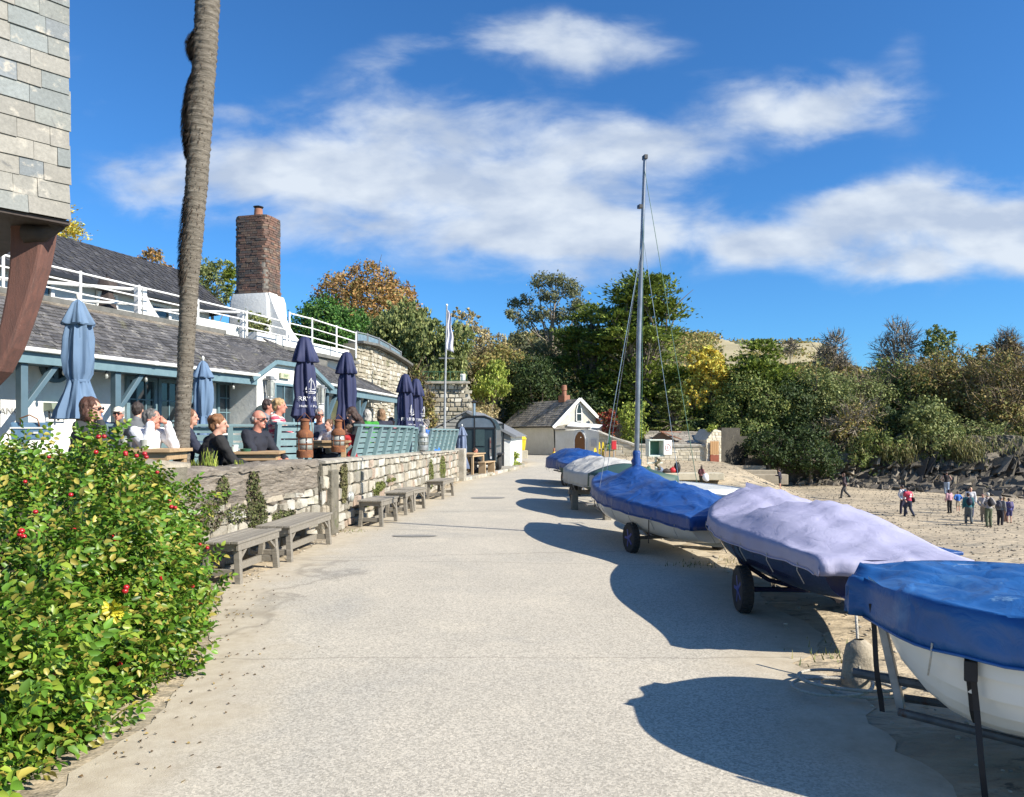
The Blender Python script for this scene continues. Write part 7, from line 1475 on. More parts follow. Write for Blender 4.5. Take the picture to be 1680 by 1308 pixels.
# side facing the road and camera, from the ground up
for _ in range(1000):
    y = rnd.uniform(2.9, 7.7); e = bush_edge(y); z = rnd.uniform(.04, 1)**1.0*piece(y, [(3, .6), (5, 1.02), (7, 1.2)]); k = rnd.random(); x = e-.02-.9*(1-math.sqrt(max(0, 1-min(1, z/1.35)**2)))-.15*k+.20*mn.noise((y*2.6, z*2.6, 7))
    if mn.noise((y*4.5, z*4.5, 2)) < -.18: continue
    clump(x, y, z, Vector((.9, -.4, .35)).normalized(), 7, 9, rad=.14)
# near front flank (towards the camera)
for _ in range(220):
    x = rnd.uniform(-4.2, -2.2); z = rnd.uniform(.05, .8); clump(x, 3.0+.35*rnd.random()+.3*z, z, Vector((.2, -.9, .3)).normalized(), 6, 8)
# outlying sprays
for (px, py, d) in ((330, 815, 6.9), (318, 822, 6.9), (340, 905, 6.6), (345, 965, 6.2), (335, 985, 6.0), (328, 1000, 5.8), (165, 712, 6.2), (150, 720, 6.2), (185, 735, 6.3), (140, 735, 6.1), (60, 735, 6.2), (35, 742, 6.0), (250, 790, 6.6), (270, 812, 6.6), (300, 815, 6.8), (230, 775, 6.5), (215, 758, 6.4), (290, 1105, 4.9), (300, 1085, 5.0), (165, 1205, 4.0), (150, 1225, 3.9), (320, 960, 6.2), (240, 1120, 4.6), (310, 1040, 5.4), (200, 1165, 4.3)):
    p = P(px, py, d); clump(p.x, p.y, max(.05, p.z), Vector((.4, -.4, .7)).normalized(), 9, 10, rad=.10)
    stems.tube([p+Vector((-.25, .1, -.35)), p+Vector((-.08, .03, -.1)), p], [.006, .005, .003], 5)
V = np.array([tuple(v-rbl) for v in VV], np.float32)
me = bpy.data.meshes.new('foliage'); tri = [q if q[2] != q[3] else q[:3] for q in QQ]; me.from_pydata(V.tolist(), [], tri); me.materials.append(M_['rose_leaf']); me.shade_smooth(); fo = bpy.data.objects.new('foliage', me); col.objects.link(fo); fo.parent = rb
for _ in range(260):
    y = rnd.uniform(3.1, 7.6); x = bush_edge(y)-rnd.uniform(.1, 1.6); h = bush_h(x, y)*rnd.uniform(.5, .97); b0 = Vector((bush_edge(y)-rnd.uniform(.5, 1.4), y+rnd.uniform(-.3, .3), 0)); e_ = Vector((x, y, h)); stems.tube([b0, b0.lerp(e_, .5)+Vector((rnd.uniform(-.12, .12), rnd.uniform(-.1, .1), .15)), e_], [.012, .009, .004], 5)
stems.v = [tuple(Vector(v)-rbl) for v in stems.v]; stems.build('stems', M_['rose_stem'], rb, fixn=False)
# dark core, inner shade put into its colour, so no light shows through
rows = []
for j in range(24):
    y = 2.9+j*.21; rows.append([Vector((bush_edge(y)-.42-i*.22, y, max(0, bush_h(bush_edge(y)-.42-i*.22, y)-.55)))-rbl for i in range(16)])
mb = MB(); mb.grid(rows); mb.build('inner_shade_core', D('bush_shade', (.03,.035,.015), (.05,.045,.02), rough=1, scale=12), rb, smooth=True)
hips = [(168, 722, 6.0, 3), (44, 752, 5.7, 3), (44, 786, 5.4, 2), (205, 745, 6.1, 2), (233, 745, 6.15, 2), (240, 750, 6.1, 1), (258, 775, 6.2, 1), (195, 793, 5.6, 1), (279, 828, 6.1, 4), (37, 877, 4.7, 3), (193, 887, 5.2, 2), (125, 873, 4.7, 3), (328, 893, 6.35, 1), (340, 899, 6.35, 1), (98, 948, 4.5, 1), (200, 968, 4.9, 2), (266, 949, 5.5, 1), (316, 962, 5.8, 1), (328, 990, 5.75, 2), (86, 1107, 3.7, 1), (176, 1129, 4.1, 1), (32, 1226, 3.0, 1), (157, 742, 5.9, 1), (80, 750, 5.7, 1), (58, 840, 4.9, 1), (196, 1090, 4.35, 1), (116, 812, 5.2, 1)]
def bush_ray(px, py):   # march a ray to the bush surface so hips sit on the foliage
    d = 2.6
    while d < 8.2:
        p = P(px, py, d)
        if p.z < 1.75 and p.x < bush_edge(d)+.03 and p.z < max(bush_h(p.x, d), .0)+.04 and p.z > 0: return d
        if p.x < bush_edge(d)+.02 and d > 3 and p.z > 0 and p.z < bush_h(p.x-.12, d): return d
        d += .02
    return None
for (px, py, d, n) in hips:
    dd_ = bush_ray(px, py) or d
    for k in range(n):
        p = P(px+rnd.uniform(-9, 9)*(n > 1), py+rnd.uniform(-6, 6)*(n > 1), dd_-.07)-rbl; s_ = rnd.uniform(.85, 1.2)
        mb = MB(); mb.ell(p, (.0175*s_, .0175*s_, .0155*s_), seg=10, ring=7); h = mb.build('rose_hip', M_['rose_hip'], rb, smooth=True)
        mb = MB()
        for q in range(5): a = q*1.256; mb.add([p+Vector((.004*math.cos(a+.6), .004*math.sin(a+.6), -.010)), p+Vector((.016*math.cos(a), .016*math.sin(a), -.024)), p+Vector((.004*math.cos(a-.6), .004*math.sin(a-.6), -.010))], [(0,1,2)])
        mb.build('sepals', M_['rose_stem'], h, fixn=False)
VV = []; QQ = []
dd_ = bush_ray(195, 998) or 4.6; c = P(195, 998, dd_-.08)
for k in range(80):
    a = rnd.uniform(0, 6.3); q = c+Vector((0, -.05, 0))+Vector((.045*math.cos(a)*rnd.random(), rnd.uniform(-.05, .0), .055*math.sin(a)*rnd.random())); leaflet(q, Vector((math.cos(a), -.5, math.sin(a)*.9-.2)).normalized(), Vector((.1, -.9, .4)).normalized(), rnd.uniform(.03, .045), .022)
me = bpy.data.meshes.new('yellow_leaf_cluster'); me.from_pydata([tuple(v-rbl) for v in VV], [], [q if q[2] != q[3] else q[:3] for q in QQ]); me.materials.append(M_['yellow_leaf']); o_ = bpy.data.objects.new('yellow_leaf_cluster', me); col.objects.link(o_); o_.parent = rb
# ------------------------------------------------------------ closed parasols
def brolly(name, label, px, top, d, m_, kind='blue', wsc=1.0, group=None, print_=False, base=FL, pole='wood_pale', ztop=None, sd=0):
    z1 = zy(top, d)-base; t = thing(name, label, 'parasol', (XD(px, d), d, base), group=group)
    ph = sd*1.3; f = lambda amp, k=5: (lambda a, z: amp*math.sin(k*a+ph+z*1.1)+amp*.5*math.sin((k*2+1)*a+ph+z*2))
    if kind == 'blue':
        h = z1; mb = MB(); mb.lathe([(.018, h), (.07, h-.05), (.125, h-.18), (.185, h-.31), (.17, h-.33), (.11, h-.27)], seg=60, fold=lambda a, z: .16*math.sin(6*a+ph)+.07*math.sin(13*a+ph*2+z*5)); mb.build('cap_fold', M_[m_], t, smooth=50)
        mb = MB(); mb.lathe([(.12, h-.26), (.155, h-.5), (.165, h-.75), (.15, h-.95), (.115, h-1.03), (.12, h-1.06), (.16, h-1.2), (.24, h-1.42), (.26, h-1.53), (.225, h-1.50), (.08, h-1.2)], seg=72, fold=lambda a, z: .15*math.sin(7*a+ph+z*1.5)+.08*math.sin(15*a+ph*3-z*4)+.05*math.sin(2*a+z*3)); cn = mb.build('canopy', M_[m_], t, smooth=50)
        mb = MB(); mb.lathe([(.122, h-1.025), (.126, h-1.045), (.122, h-1.065)], seg=20, fold=f(.08, 6)); mb.build('tie', M_[m_], cn)
        mb = MB(); mb.lathe([(.012, h-.02), (.022, h+.03), (.028, h+.06), (.012, h+.09)], seg=10); mb.build('finial', M_['gutter'], t, smooth=True)
    else:
        h = z1; mb = MB(); mb.lathe([(.02, h+.01), (.085, h-.02), (.125, h-.09), (.16, h-.22), (.19, h-.36), (.205, h-.47), (.185, h-.49), (.12, h-.40), (.10, h-.30)], seg=72, fold=lambda a, z: ((h-z)/.5)*(.20*math.sin(3*a+ph+z*2)+.16*math.sin(7*a+ph*2)+.09*math.sin(13*a+z*6))); mb.build('cap_fold', M_[m_], t, smooth=50)
        mb = MB(); mb.lathe([(.10, h-.35), (.165, h-.6), (.185, h-.9), (.17, h-1.15), (.205, h-1.32), (.24, h-1.5), (.17, h-1.56), (.15, h-1.68), (.13, h-1.9), (.09, h-1.95)], seg=72, fold=lambda a, z: .15*math.sin(5*a+ph+z*1.1)+.10*math.sin(11*a+ph*2+z*3)+.08*math.sin(2*a+z*4)); cn = mb.build('canopy', M_[m_], t, smooth=50)
    mb = MB(); mb.lathe([(.026, 0), (.026, z1-.1)], seg=10); mb.build('pole', M_[pole], t, smooth=40)
    mb = MB(); mb.lathe([(.25, 0), (.25, .06), (.05, .10), (.04, .3)], seg=16); mb.build('base', M_['black_metal'], t, smooth=40)
    if print_:
        for (txt, sz, zz) in (('FERRY BOAT', .115, h-1.22), ('Helford Passage', .06, h-1.34)):
            c = bpy.data.curves.new('print', 'FONT'); c.body = txt; c.size = sz; c.align_x = 'CENTER'; c.resolution_u = 2; to = bpy.data.objects.new('print', c); col.objects.link(to)
            me = bpy.data.meshes.new_from_object(to.evaluated_get(bpy.context.evaluated_depsgraph_get())); bpy.data.objects.remove(to)
            a0 = math.atan2(-1, .25)+sd*.2
            for v in me.vertices:
                a = a0+v.co.x/.2; R_ = .215+.03*math.sin(5*a+ph)+(.02 if sz < .1 else 0); v.co = Vector((R_*math.cos(a), R_*math.sin(a), zz+v.co.y))
            me.materials.append(M_['print_white']); lo = bpy.data.objects.new('printed_lettering', me); col.objects.link(lo); lo.parent = cn
        mb = MB(); a0 = math.atan2(-1, .25)+sd*.2
        def cp(x, z): a = a0+x/.2; R_ = .21+.03*math.sin(5*a+ph); return (R_*math.cos(a), R_*math.sin(a), h-1.05+z)
        for a_, b_ in (((0, .26), (-.10, .04)), ((-.10, .04), (-.02, .05)), ((0, .26), (-.01, .0)), ((.015, .22), (.07, .05)), ((.07, .05), (.01, .04)), ((-.09, .0), (.08, .0)), ((-.09, .0), (-.06, -.03)), ((.08, .0), (.05, -.03)), ((-.06, -.03), (.05, -.03))):
            pts = [cp(lerp(a_[0], b_[0], k/4), lerp(a_[1], b_[1], k/4)) for k in range(5)]; mb.tube(pts, .008, 4)
        mb.build('printed_sail_emblem', M_['print_white'], cn)
    return t
brolly('closed_parasol', 'tall faded blue closed parasol behind the woman in black', 128, 492, 9.6, 'brolly_blue', group='closed parasols on the terrace', sd=1)
brolly('closed_parasol', 'smaller faded blue closed parasol right of the palm trunk', 333, 592, 14.0, 'brolly_blue', group='closed parasols on the terrace', sd=2)
brolly('closed_parasol', 'nearest navy closed parasol with white print, before the porch door', 500, 553, 14.2, 'brolly_navy', 'navy', group='closed parasols on the terrace', print_=True, sd=3)
brolly('closed_parasol', 'plain navy closed parasol in front of the wing roof', 569, 578, 16.6, 'brolly_navy', 'navy', group='closed parasols on the terrace', sd=4)
brolly('closed_parasol', 'navy closed parasol with white sail print, left one of the far pair', 665, 614, 19.6, 'brolly_navy', 'navy', group='closed parasols on the terrace', print_=True, sd=5)
brolly('closed_parasol', 'farthest navy closed parasol with white print, right one of the far pair', 683, 622, 21.5, 'brolly_navy', 'navy', group='closed parasols on the terrace', print_=True, sd=6)
brolly('closed_parasol', 'slim grey-blue closed parasol beside the trailer', 758, 700, 27.2, 'brolly_grey', 'blue', group='closed parasols on the terrace', sd=7, base=.07)
# ------------------------------------------------------------ rusty lanterns on the wall
def lantern(label, px, py, d, h, m_='rust', name='ship_lantern'):
    s = h/.56; p = P(px, py, d); t = thing(name, label, 'lantern', p, group='lanterns standing on the wall')
    mb = MB(); mb.lathe([(.115*s, 0), (.12*s, .02*s), (.12*s, .10*s), (.105*s, .115*s)], seg=20); mb.build('base', M_[m_], t, smooth=40)
    mb = MB(); mb.lathe([(.10*s, .115*s), (.108*s, .2*s), (.10*s, .30*s)], seg=20); mb.build('glass', M_['lantern_glass'], t, smooth=True)
    mb = MB()
    for k in range(6): a = k*math.pi/3; mb.tube([(.114*s*math.cos(a), .114*s*math.sin(a), .1*s), (.12*s*math.cos(a), .12*s*math.sin(a), .2*s), (.114*s*math.cos(a), .114*s*math.sin(a), .31*s)], .006*s, 5)
    mb.lathe([(.117*s, .19*s), (.119*s, .2*s), (.117*s, .21*s)], seg=20); mb.build('guard', M_[m_], t)
    mb = MB(); mb.lathe([(.12*s, .295*s), (.125*s, .32*s), (.115*s, .37*s), (.065*s, .41*s), (.062*s, .53*s), (.05*s, .535*s)], seg=20); mb.lathe([(.075*s, .535*s), (.07*s, .56*s), (.02*s, .575*s)], seg=16); mb.build('chimney_top', M_[m_], t, smooth=40)
    mb = MB(); mb.tube([(-.12*s, 0, .3*s), (-.10*s, 0, .55*s), (0, 0, .66*s), (.10*s, 0, .55*s), (.12*s, 0, .3*s)], .005*s, 5); mb.build('handle', M_[m_], t); return t
lantern('rusty ship lantern nearest on the stone wall, left of the other', 500, 751, 11.75, .60)
lantern('rusty ship lantern on the stone wall just left of the slatted bench back', 555, 742, 13.0, .56)
lantern('silvery galvanised lantern on the far part of the stone wall', 694, 739, 18.8, .62, m_='galv')
# ------------------------------------------------------------ terrace furniture
def table(label, px, py, d, L, rz, W=.75, h=.70, m_='wood_table', z=FL, name='wooden_table'):
    t = thing(name, label, 'table', (XD(px, d), d, z), rz=rz, group='wooden tables on the terrace'); mb = MB()
    for k in range(5): mb.box((0, (k-2)*W/5, h-.02), (L, W/5-.008, .04))
    mb.build('table_top', M_[m_], t, bevel=.004); mb = MB()
    for sy in (-1, 1): mb.box((0, sy*(W/2-.07), h-.085), (L-.1, .035, .09))
    for sx in (-1, 1): mb.box((sx*(L/2-.07), 0, h-.085), (.035, W-.17, .09))
    mb.build('apron', M_[m_], t, bevel=.004)
    for sx in (-1, 1):
        for sy in (-1, 1): mb = MB(); mb.box((sx*(L/2-.10), sy*(W/2-.09), (h-.13)/2), (.085, .085, h-.13)); mb.build('leg', M_[m_], t, bevel=.006)
    return t
TA = math.atan2(ua.y, ua.x)
table('low wooden table with a glass, before the man in white', 228, 745, 8.95, 1.0, R(4), h=zy(737, 8.6)-FL)
table('wooden table between the woman in black hoodie and the bald man', 415, 745, 11.15, .85, R(10), h=zy(741, 10.9)-FL)
table('small wooden table glimpsed between the rusty lanterns', 529, 716, 13.6, 1.0, R(8), h=.72)
table('wooden table beyond the slatted benches', 636, 700, 20.0, 1.2, R(8), h=.74)
# items on tables
def tumbler(label, px, py, d, m_='lantern_glass', h=.12, r=.04, name='drinking_glass', cat='glass'):
    p = P(px, py, d); t = thing(name, label, cat, p, group='cups and glasses on the tables'); mb = MB(); mb.lathe([(r*.8, 0), (r, h), (r*.9, h), (r*.72, .01)], seg=14); mb.build('cup_wall', M_[m_], t, smooth=40); mb = MB(); mb.lathe([(r*.85, h*.55), (.001, h*.56)], seg=14); mb.build('drink', D('drink_'+str(px), (.40,.36,.20), rough=.2), t); return t
tumbler('glass of pale drink on the left end of the low table', 203, 737, 8.75, h=.13); tumbler('clear glass before the man in white', 236, 737, 8.8, h=.11); tumbler('white cup beside the green bowl', 386, 740, 10.95, 'white_paint', .09, .045, 'cup', 'cup'); tumbler('green-tinted glass under the white cup', 383, 742, 10.85, 'box_pale', .08, .045); tumbler('shallow green bowl before the bald man', 403, 742, 10.9, 'green_paint', .05, .08, 'bowl', 'bowl')
# teal settles
def settle(label, a, b, h0, h1, lean, d=None, name='teal_settle', back=True, sl=7, ribs=6, side=1, gr='slatted teal settles on the terrace'):
    """slatted back between floor points a and b; leans outward by `lean`"""
    a, b = Vector(a), Vector(b); u = (b-a); L = u.length; u.normalize(); n = Vector((u.y, -u.x, 0))*side; t = thing(name, label, 'bench', a, group=gr); o = lambda x, z, q=0: u*x+n*(lean*z/h1+q)+Zv*z
    mb = MB()
    for k in range(sl): z = lerp(h0, h1-.10, k/(sl-1)); mb.bar(o(.02, z), o(L-.02, z), .022, (h1-h0)/sl*.78, up=n*lean+Zv*h1)
    mb.build('back_slats', M_['bench_teal'], t)
    mb = MB(); mb.bar(o(-.05, h1-.02, .0), o(L+.05, h1-.02, .0), .15, .045); mb.build('top_rail', M_['bench_teal'], t, bevel=.006)
    for k in range(ribs+1): x = L*k/ribs; mb = MB(); mb.bar(o(x, h0-.08, .05), o(x, h1-.04, .05), .085, .07, up=n); mb.build('rib', M_['bench_teal'], t)
    mb = MB(); mb.bar(o(0, .42, -.22), o(L, .42, -.22), .42, .03); mb.build('seat', M_['bench_teal'], t, bevel=.004)
    for x in (0, L): mb = MB(); mb.bar(o(x, .2, -.44), o(x, .2, .02), .04, .05); mb.bar(o(x, .02, -.42), o(x, .62, -.02), .05, .09, up=u); mb.bar(o(x, .02, -.40), o(x, .42, -.40), .05, .07, up=u); mb.build('end_frame', M_['bench_teal'], t)
    return t
def fp_(px, d): return Vector((XD(px, d), d, FL))
hS = lambda py, d: zy(py, d)-FL
settle('teal settle with splayed slatted back leaning over the stone wall, right of the rusty lanterns', fp_(566, 13.9), fp_(658, 18.2), .30, hS(696, 13.9), .26, ribs=6)
settle('farther teal settle with splayed back over the stone wall, near the end pier', fp_(692, 20.6), fp_(737, 24.0), .30, .98, .24, ribs=6)
settle('teal settle seen square-on behind the bald man, its slats facing the road', fp_(447, 12.4), fp_(500, 13.0), .20, hS(693, 12.5), .10, ribs=1, sl=7)
settle('long teal settle back running behind the seated diners by the palm', fp_(175, 12.2), fp_(442, 13.0), .25, hS(696, 12.4), .05, ribs=4, sl=6)
settle('short teal settle end beside the far navy parasols', fp_(662, 18.4), fp_(676, 19.4), .25, 1.0, .1, ribs=1, sl=7)
# denim bag
db_ = thing('denim_bag', 'denim tote bag with brown handles at the left edge', 'bag', P(52, 722, 9.3), rz=R(10))
mb = MB(); mb.hexa([Vector((x, y, 0)) for x, y in ((-.20, -.09), (.19, -.09), (.19, .09), (-.20, .09))], [Vector((x, y, .22)) for x, y in ((-.24, -.03), (.22, -.03), (.22, .03), (-.24, .03))]); mb.build('body', D('denim', (.06,.13,.22), (.10,.19,.29), rough=.9, scale=12), db_, bevel=.02)
mb = MB(); mb.tube([(-.11, -.05, .19), (-.10, -.06, .27), (0, -.06, .31), (.09, -.06, .26), (.11, -.05, .17)], .009, 6); mb.build('handle', M_['door_brown'], db_, smooth=True); mb = MB(); mb.bar((-.22, -.06, .15), (.21, -.06, .15), .01, .02); mb.box((.08, -.085, .09), (.05, .01, .025)); mb.build('trim', M_['print_white'], db_)
# picnic table by the trailer
pt2 = table('pale pine picnic table beside the trailer', 772, 760, 28.3, 1.5, R(75), W=.75, h=.78, m_='wood_pale', z=.07, name='picnic_table')
for sx in (-1, 1):
    b_ = thing('pine_bench', 'pale pine bench on the %s side of the picnic table' % ('road' if sx > 0 else 'wall'), 'bench', (XD(772, 28.3)+sx*.62, 28.3-.1, .07), rz=R(75), group='pine benches at the picnic table'); mb = MB(); mb.box((0, 0, .45), (1.4, .28, .04)); mb.build('seat', M_['wood_pale'], b_, bevel=.004)
    for x in (-.58, .58): mb = MB(); mb.box((x, 0, .215), (.07, .26, .43)); mb.build('leg', M_['wood_pale'], b_, bevel=.004)
# weeds at the palm foot
V_ = []; r = np.random.default_rng(4)
for (px, py, d, n, h) in ((340, 760, 9.1, 26, .22), (352, 762, 9.1, 14, .14), (388, 758, 9.5, 20, .06), (320, 760, 9.0, 16, .08)):
    for _ in range(n): b_ = P(px+r.normal()*5, py+4, d+r.normal()*.05); a = r.uniform(0, 6.3); hh = h*r.uniform(.4, 1); l = Vector((math.cos(a), math.sin(a), 0)); e_ = b_+Vector((l.x*hh*.25, l.y*hh*.25, hh)); V_ += [b_-l*.008, b_+l*.008, e_+l*.003, e_-l*.003]
tag(np_mesh('wall_weeds', np.array([tuple(v) for v in V_]), np.arange(len(V_)).reshape(-1, 4), M_['leaf_lime']), 'upright green weeds growing on the wall beside the palm', 'weeds', kind='stuff')
# ------------------------------------------------------------ people
def capsule(mb, a, ra, b, rb_, seg=10):
    a, b = Vector(a), Vector(b); d = (b-a); L = d.length
    if L < 1e-5: mb.ell(a, (ra, ra, ra), seg=seg, ring=6); return
    d /= L; pts = [a-d*ra*.98, a-d*ra*.75, a-d*ra*.35, a, b, b+d*rb_*.35, b+d*rb_*.75, b+d*rb_*.98]; rd = [ra*.18, ra*.66, ra*.94, ra, rb_, rb_*.94, rb_*.66, rb_*.18]
    mb.tube(pts, rd, seg)
def blob(name, caps, ells, m_, parent, vox, it=4, rough=0, fr=(10, 10, 10)):
    mb = MB()
    for c in caps: capsule(mb, *c)
    for c in ells: mb.ell(c[0], c[1], c[2] if len(c) > 2 else None, seg=12, ring=8)
    o = mb.build(name, m_, None, fixn=False); md = o.modifiers.new('r', 'REMESH'); md.mode = 'VOXEL'; md.voxel_size = vox; md.use_smooth_shade = True
    ms = o.modifiers.new('s', 'SMOOTH'); ms.factor = .5; ms.iterations = it
    me = bpy.data.meshes.new_from_object(o.evaluated_get(bpy.context.evaluated_depsgraph_get())); me.name = name; old = o.data; o.modifiers.clear(); o.data = me; bpy.data.meshes.remove(old); me.materials.clear(); me.materials.append(m_); me.shade_smooth()
    if rough and vox < .02:
        ns = [v.normal.copy() for v in me.vertices]
        for v, n_ in zip(me.vertices, ns): c_ = v.co; v.co = c_+n_*rough*(.35+mn.noise((c_.x*fr[0], c_.y*fr[1], c_.z*fr[2]))-.5*abs(mn.noise((c_.x*fr[0]*1.7+5, c_.y*fr[1]*1.7, c_.z*fr[2]*1.7))))
    if parent is not None: o.parent = parent
    return o
CM = {}
def cloth(c, **kw):
    k = str(c)+str(kw)
    if k not in CM: CM[k] = mat('cloth', c, tuple(x*.8 for x in c), rough=.85, scale=14, bump=.3, bscale=18, bdist=.01, **kw)
    return CM[k]
def hairm(c):
    k = 'h'+str(c)
    if k not in CM: CM[k] = mat('hair', c, tuple(x*.6 for x in c), rough=.55, scale=10, stretch=(6, 6, 1), contrast=(.35, .65), bump=.8, bscale=40)
    return CM[k]
def person(label, loc, rz, pose='sit', arms='table', turn=0, tilt=0, top=(.1,.1,.1), bottom=(.03,.035,.05), hair='short', hc=(.1,.06,.04), skin='skin', sc_=1.0, vox=.012, lean=.06, sleeves='long', glasses=None, cap=None, pack=None, group=None, topm=None, shorts=False, stride=1, armspec=None):
    t = thing('person', label, 'person', loc, rz, group=group); t.scale = (sc_,)*3; V3 = Vector
    if pose == 'sit':
        pel, wai, che, sh, nk, hd = V3((0,0,.53)), V3((0,.01+lean*.3,.72)), V3((0,.01+lean*.7,.93)), 1.055, V3((0,lean,1.12)), V3((0,lean+.05,1.245)); sy = lean
        legs = [[(sx*.10,.02,.50),(sx*.14,.43,.49),(sx*.13,.40,.09)] for sx in (-1,1)]
    else:
        pel, wai, che, sh, nk, hd = V3((0,0,.95)), V3((0,.0+lean*.3,1.12)), V3((0,lean*.7,1.30)), 1.435, V3((0,lean,1.50)), V3((0,lean+.03,1.622)); sy = lean
        legs = [[(sx*.09,0,.93),(sx*.10,.02,.50),(sx*.10,-.02,.09)] for sx in (-1,1)]
        if pose == 'walk': legs = [[(-.09,0,.93),(-.10,.20*stride,.52),(-.09,.26*stride,.10)],[(.09,0,.93),(.10,-.02*stride,.50),(.10,-.34*stride,.16)]]
    z0 = hd.z
    if arms == 'eyes': hd.z -= .045; hd.y += .03
    A = {'table': lambda sx: [(sx*.195, sy, sh), (sx*.25, sy+.13, sh-.25), (sx*.10, sy+.36, sh-.31)], 'down': lambda sx: [(sx*.195, sy, sh), (sx*.245, sy-.03, sh-.29), (sx*.24, sy+.06, sh-.55)],
         'chin': lambda sx: [(sx*.195, sy, sh), (sx*.17, sy+.24, sh-.22), (sx*.06, hd.y+.10, hd.z-.14)] if sx > 0 else [(sx*.195, sy, sh), (sx*.25, sy+.12, sh-.25), (sx*.06, sy+.34, sh-.31)],
         'eyes': lambda sx: [(sx*.195, sy, sh), (sx*.20, sy+.20, sh-.17), (sx*.125, hd.y+.10, hd.z-.05)], 'hug': lambda sx: [(sx*.195, sy, sh), (sx*.23, sy+.12, sh-.26), (-sx*.08, sy+.24, sh-.24)],
         'swing': lambda sx: [(sx*.195, sy, sh), (sx*.24, sy-.08*sx, sh-.27), (sx*.22, sy+.12*sx+.04, sh-.50)], 'hips': lambda sx: [(sx*.195, sy, sh), (sx*.34, sy-.06, sh-.24), (sx*.17, sy+.06, sh-.40)], 'carry': lambda sx: [(sx*.195, sy, sh), (sx*.22, sy+.04, sh-.27), (sx*.12, sy+.30, sh-.26)]}[arms]
    arm = [[V3(p) for p in A(sx)] for sx in (-1, 1)]
    Rh = Matrix.Rotation(R(turn), 3, 'Z') @ Matrix.Rotation(R(-tilt), 3, 'X')
    def H(x, y, z): return hd + Rh @ V3((x, y, z))
    caps = [(nk-V3((0,0,.06)), .064, hd-V3((0,0,.06)), .056), (pel, .13, wai, .115), (wai, .115, che, .13), ((-.13, sy, sh-.02), .06, (.13, sy, sh-.02), .06)]
    ells = [(che, (.165,.105,.15)), (pel, (.16,.12,.12)), (H(0,-.008,.02), (.077,.096,.103), Rh), (H(0,.028,-.055), (.052,.058,.062), Rh)]
    caps += [(H(0,.088,.012), .010, H(0,.108,-.022), .016), (H(-.03,.078,.035), .012, H(.03,.078,.035), .012), (H(-.018,.082,-.058), .008, H(.018,.082,-.058), .008), (H(0,.075,-.095), .016, H(0,.07,-.09), .016)]
    ells += [(H(sx*.078,-.005,-.012), (.010,.020,.030), Rh) for sx in (-1,1)]
    fine = vox < .02
    for k, sx in enumerate((-1, 1)):
        s_, e_, w_ = arm[k]; caps += [(s_, .050, e_, .041), (e_, .041, w_, .028)]
        d = (w_-e_).normalized(); up_ = Zv if abs(d.z) < .8 else V3((0, -1, 0)); side = d.cross(up_).normalized(); pn = side.cross(d).normalized()
        if arms == 'eyes': d = (H(-sx*.02,.10,.03)-w_).normalized(); side = V3((0,0,1)); pn = d.cross(side).normalized()
        pm = w_+d*.05; ells.append((pm, (.038,.038,.038) if not fine else (.03,.035,.03)))
        if fine:
            for q in range(4):
                b_ = pm+d*.030+side*(q-1.5)*.019; L_ = (.040,.046,.043,.033)[q]; m1 = b_+d*L_*.9-pn*.004; m2 = m1+d*L_*.6-pn*.018; caps += [(b_-d*.02, .0095, m1, .009), (m1, .009, m2, .008)]
            th = pm-d*.01-side*.03*sx*(1 if arms != 'eyes' else -1); caps.append((pm-d*.025, .012, th+d*.03, .009))
        hp, kn, an = [V3(p) for p in legs[k]]; caps += [(hp, .082, kn, .056), (kn, .054, an, .036)]
    body = blob('body', caps, ells, M_[skin], t, vox)
    # clothing
    g = .018 if fine else .022
    tc_ = [(pel+V3((0,0,.02)), .13+g, wai, .118+g), (wai, .118+g, che, .13+g), ((-.14, sy, sh-.02), .06+g, (.14, sy, sh-.02), .06+g), (nk-V3((0,.005,.065)), .062+g*.7, nk-V3((0,.005,.04)), .056+g*.6)]; te = [(che, (.17+g,.11+g,.155+g)), (pel+V3((0,0,.03)), (.16+g,.125+g,.10))]
    for s_, e_, w_ in arm:
        if sleeves == 'long': tc_ += [(s_, .050+g, e_, .043+g), (e_, .043+g, w_-(w_-e_).normalized()*.015, .030+g)]
        elif sleeves == 'short': tc_ += [(s_, .050+g, s_.lerp(e_, .6), .047+g)]
    blob('top', tc_, te, topm or cloth(top), t, vox*1.15, it=3, rough=.012, fr=(10, 10, 14))
    lc = [(pel-V3((0,0,.02)), .125+g, pel, .125+g)]
    for L_ in legs:
        hp, kn, an = [V3(p) for p in L_]
        if shorts: lc.append((hp, .085+g, hp.lerp(kn, .85), .068+g))
        else: lc += [(hp, .085+g, kn, .060+g), (kn, .060+g, an, .048+g)]
    blob('trousers', lc, [(pel, (.165+g,.13+g,.11))], cloth(bottom), t, vox*1.3, it=3)
    for L_ in legs: an = V3(L_[2]); mb = MB(); capsule(mb, an+V3((0,-.04,-.045)), .042, an+V3((0,.13,-.052)), .035); mb.build('shoe', cloth((.03,.03,.03)), t, smooth=True)
    # hair
    he = []; hcaps = []
    if hair in ('short', 'bob', 'long', 'curly'):
        he += [(H(0,-.026,.042), (.087,.098,.092), Rh), (H(0,-.052,-.0), (.078,.062,.085), Rh)]
        if hair == 'curly': he += [(H(.05*math.cos(a)*1.2, -.03+.06*math.sin(a), .07), (.045,.045,.04), Rh) for a in (0, 1.2, 2.4, 3.6, 4.8)]
    if hair in ('bob', 'long'):
        he += [(H(sx*.068,-.022,-.045), (.028,.055,.095), Rh) for sx in (-1,1)]+[(H(0,-.068,-.06), (.078,.042,.10), Rh)]
    if hair == 'long': he += [(H(0,-.085,-.17), (.095,.045,.16), Rh)]+[(H(sx*.075,-.05,-.15), (.035,.05,.13), Rh) for sx in (-1,1)]
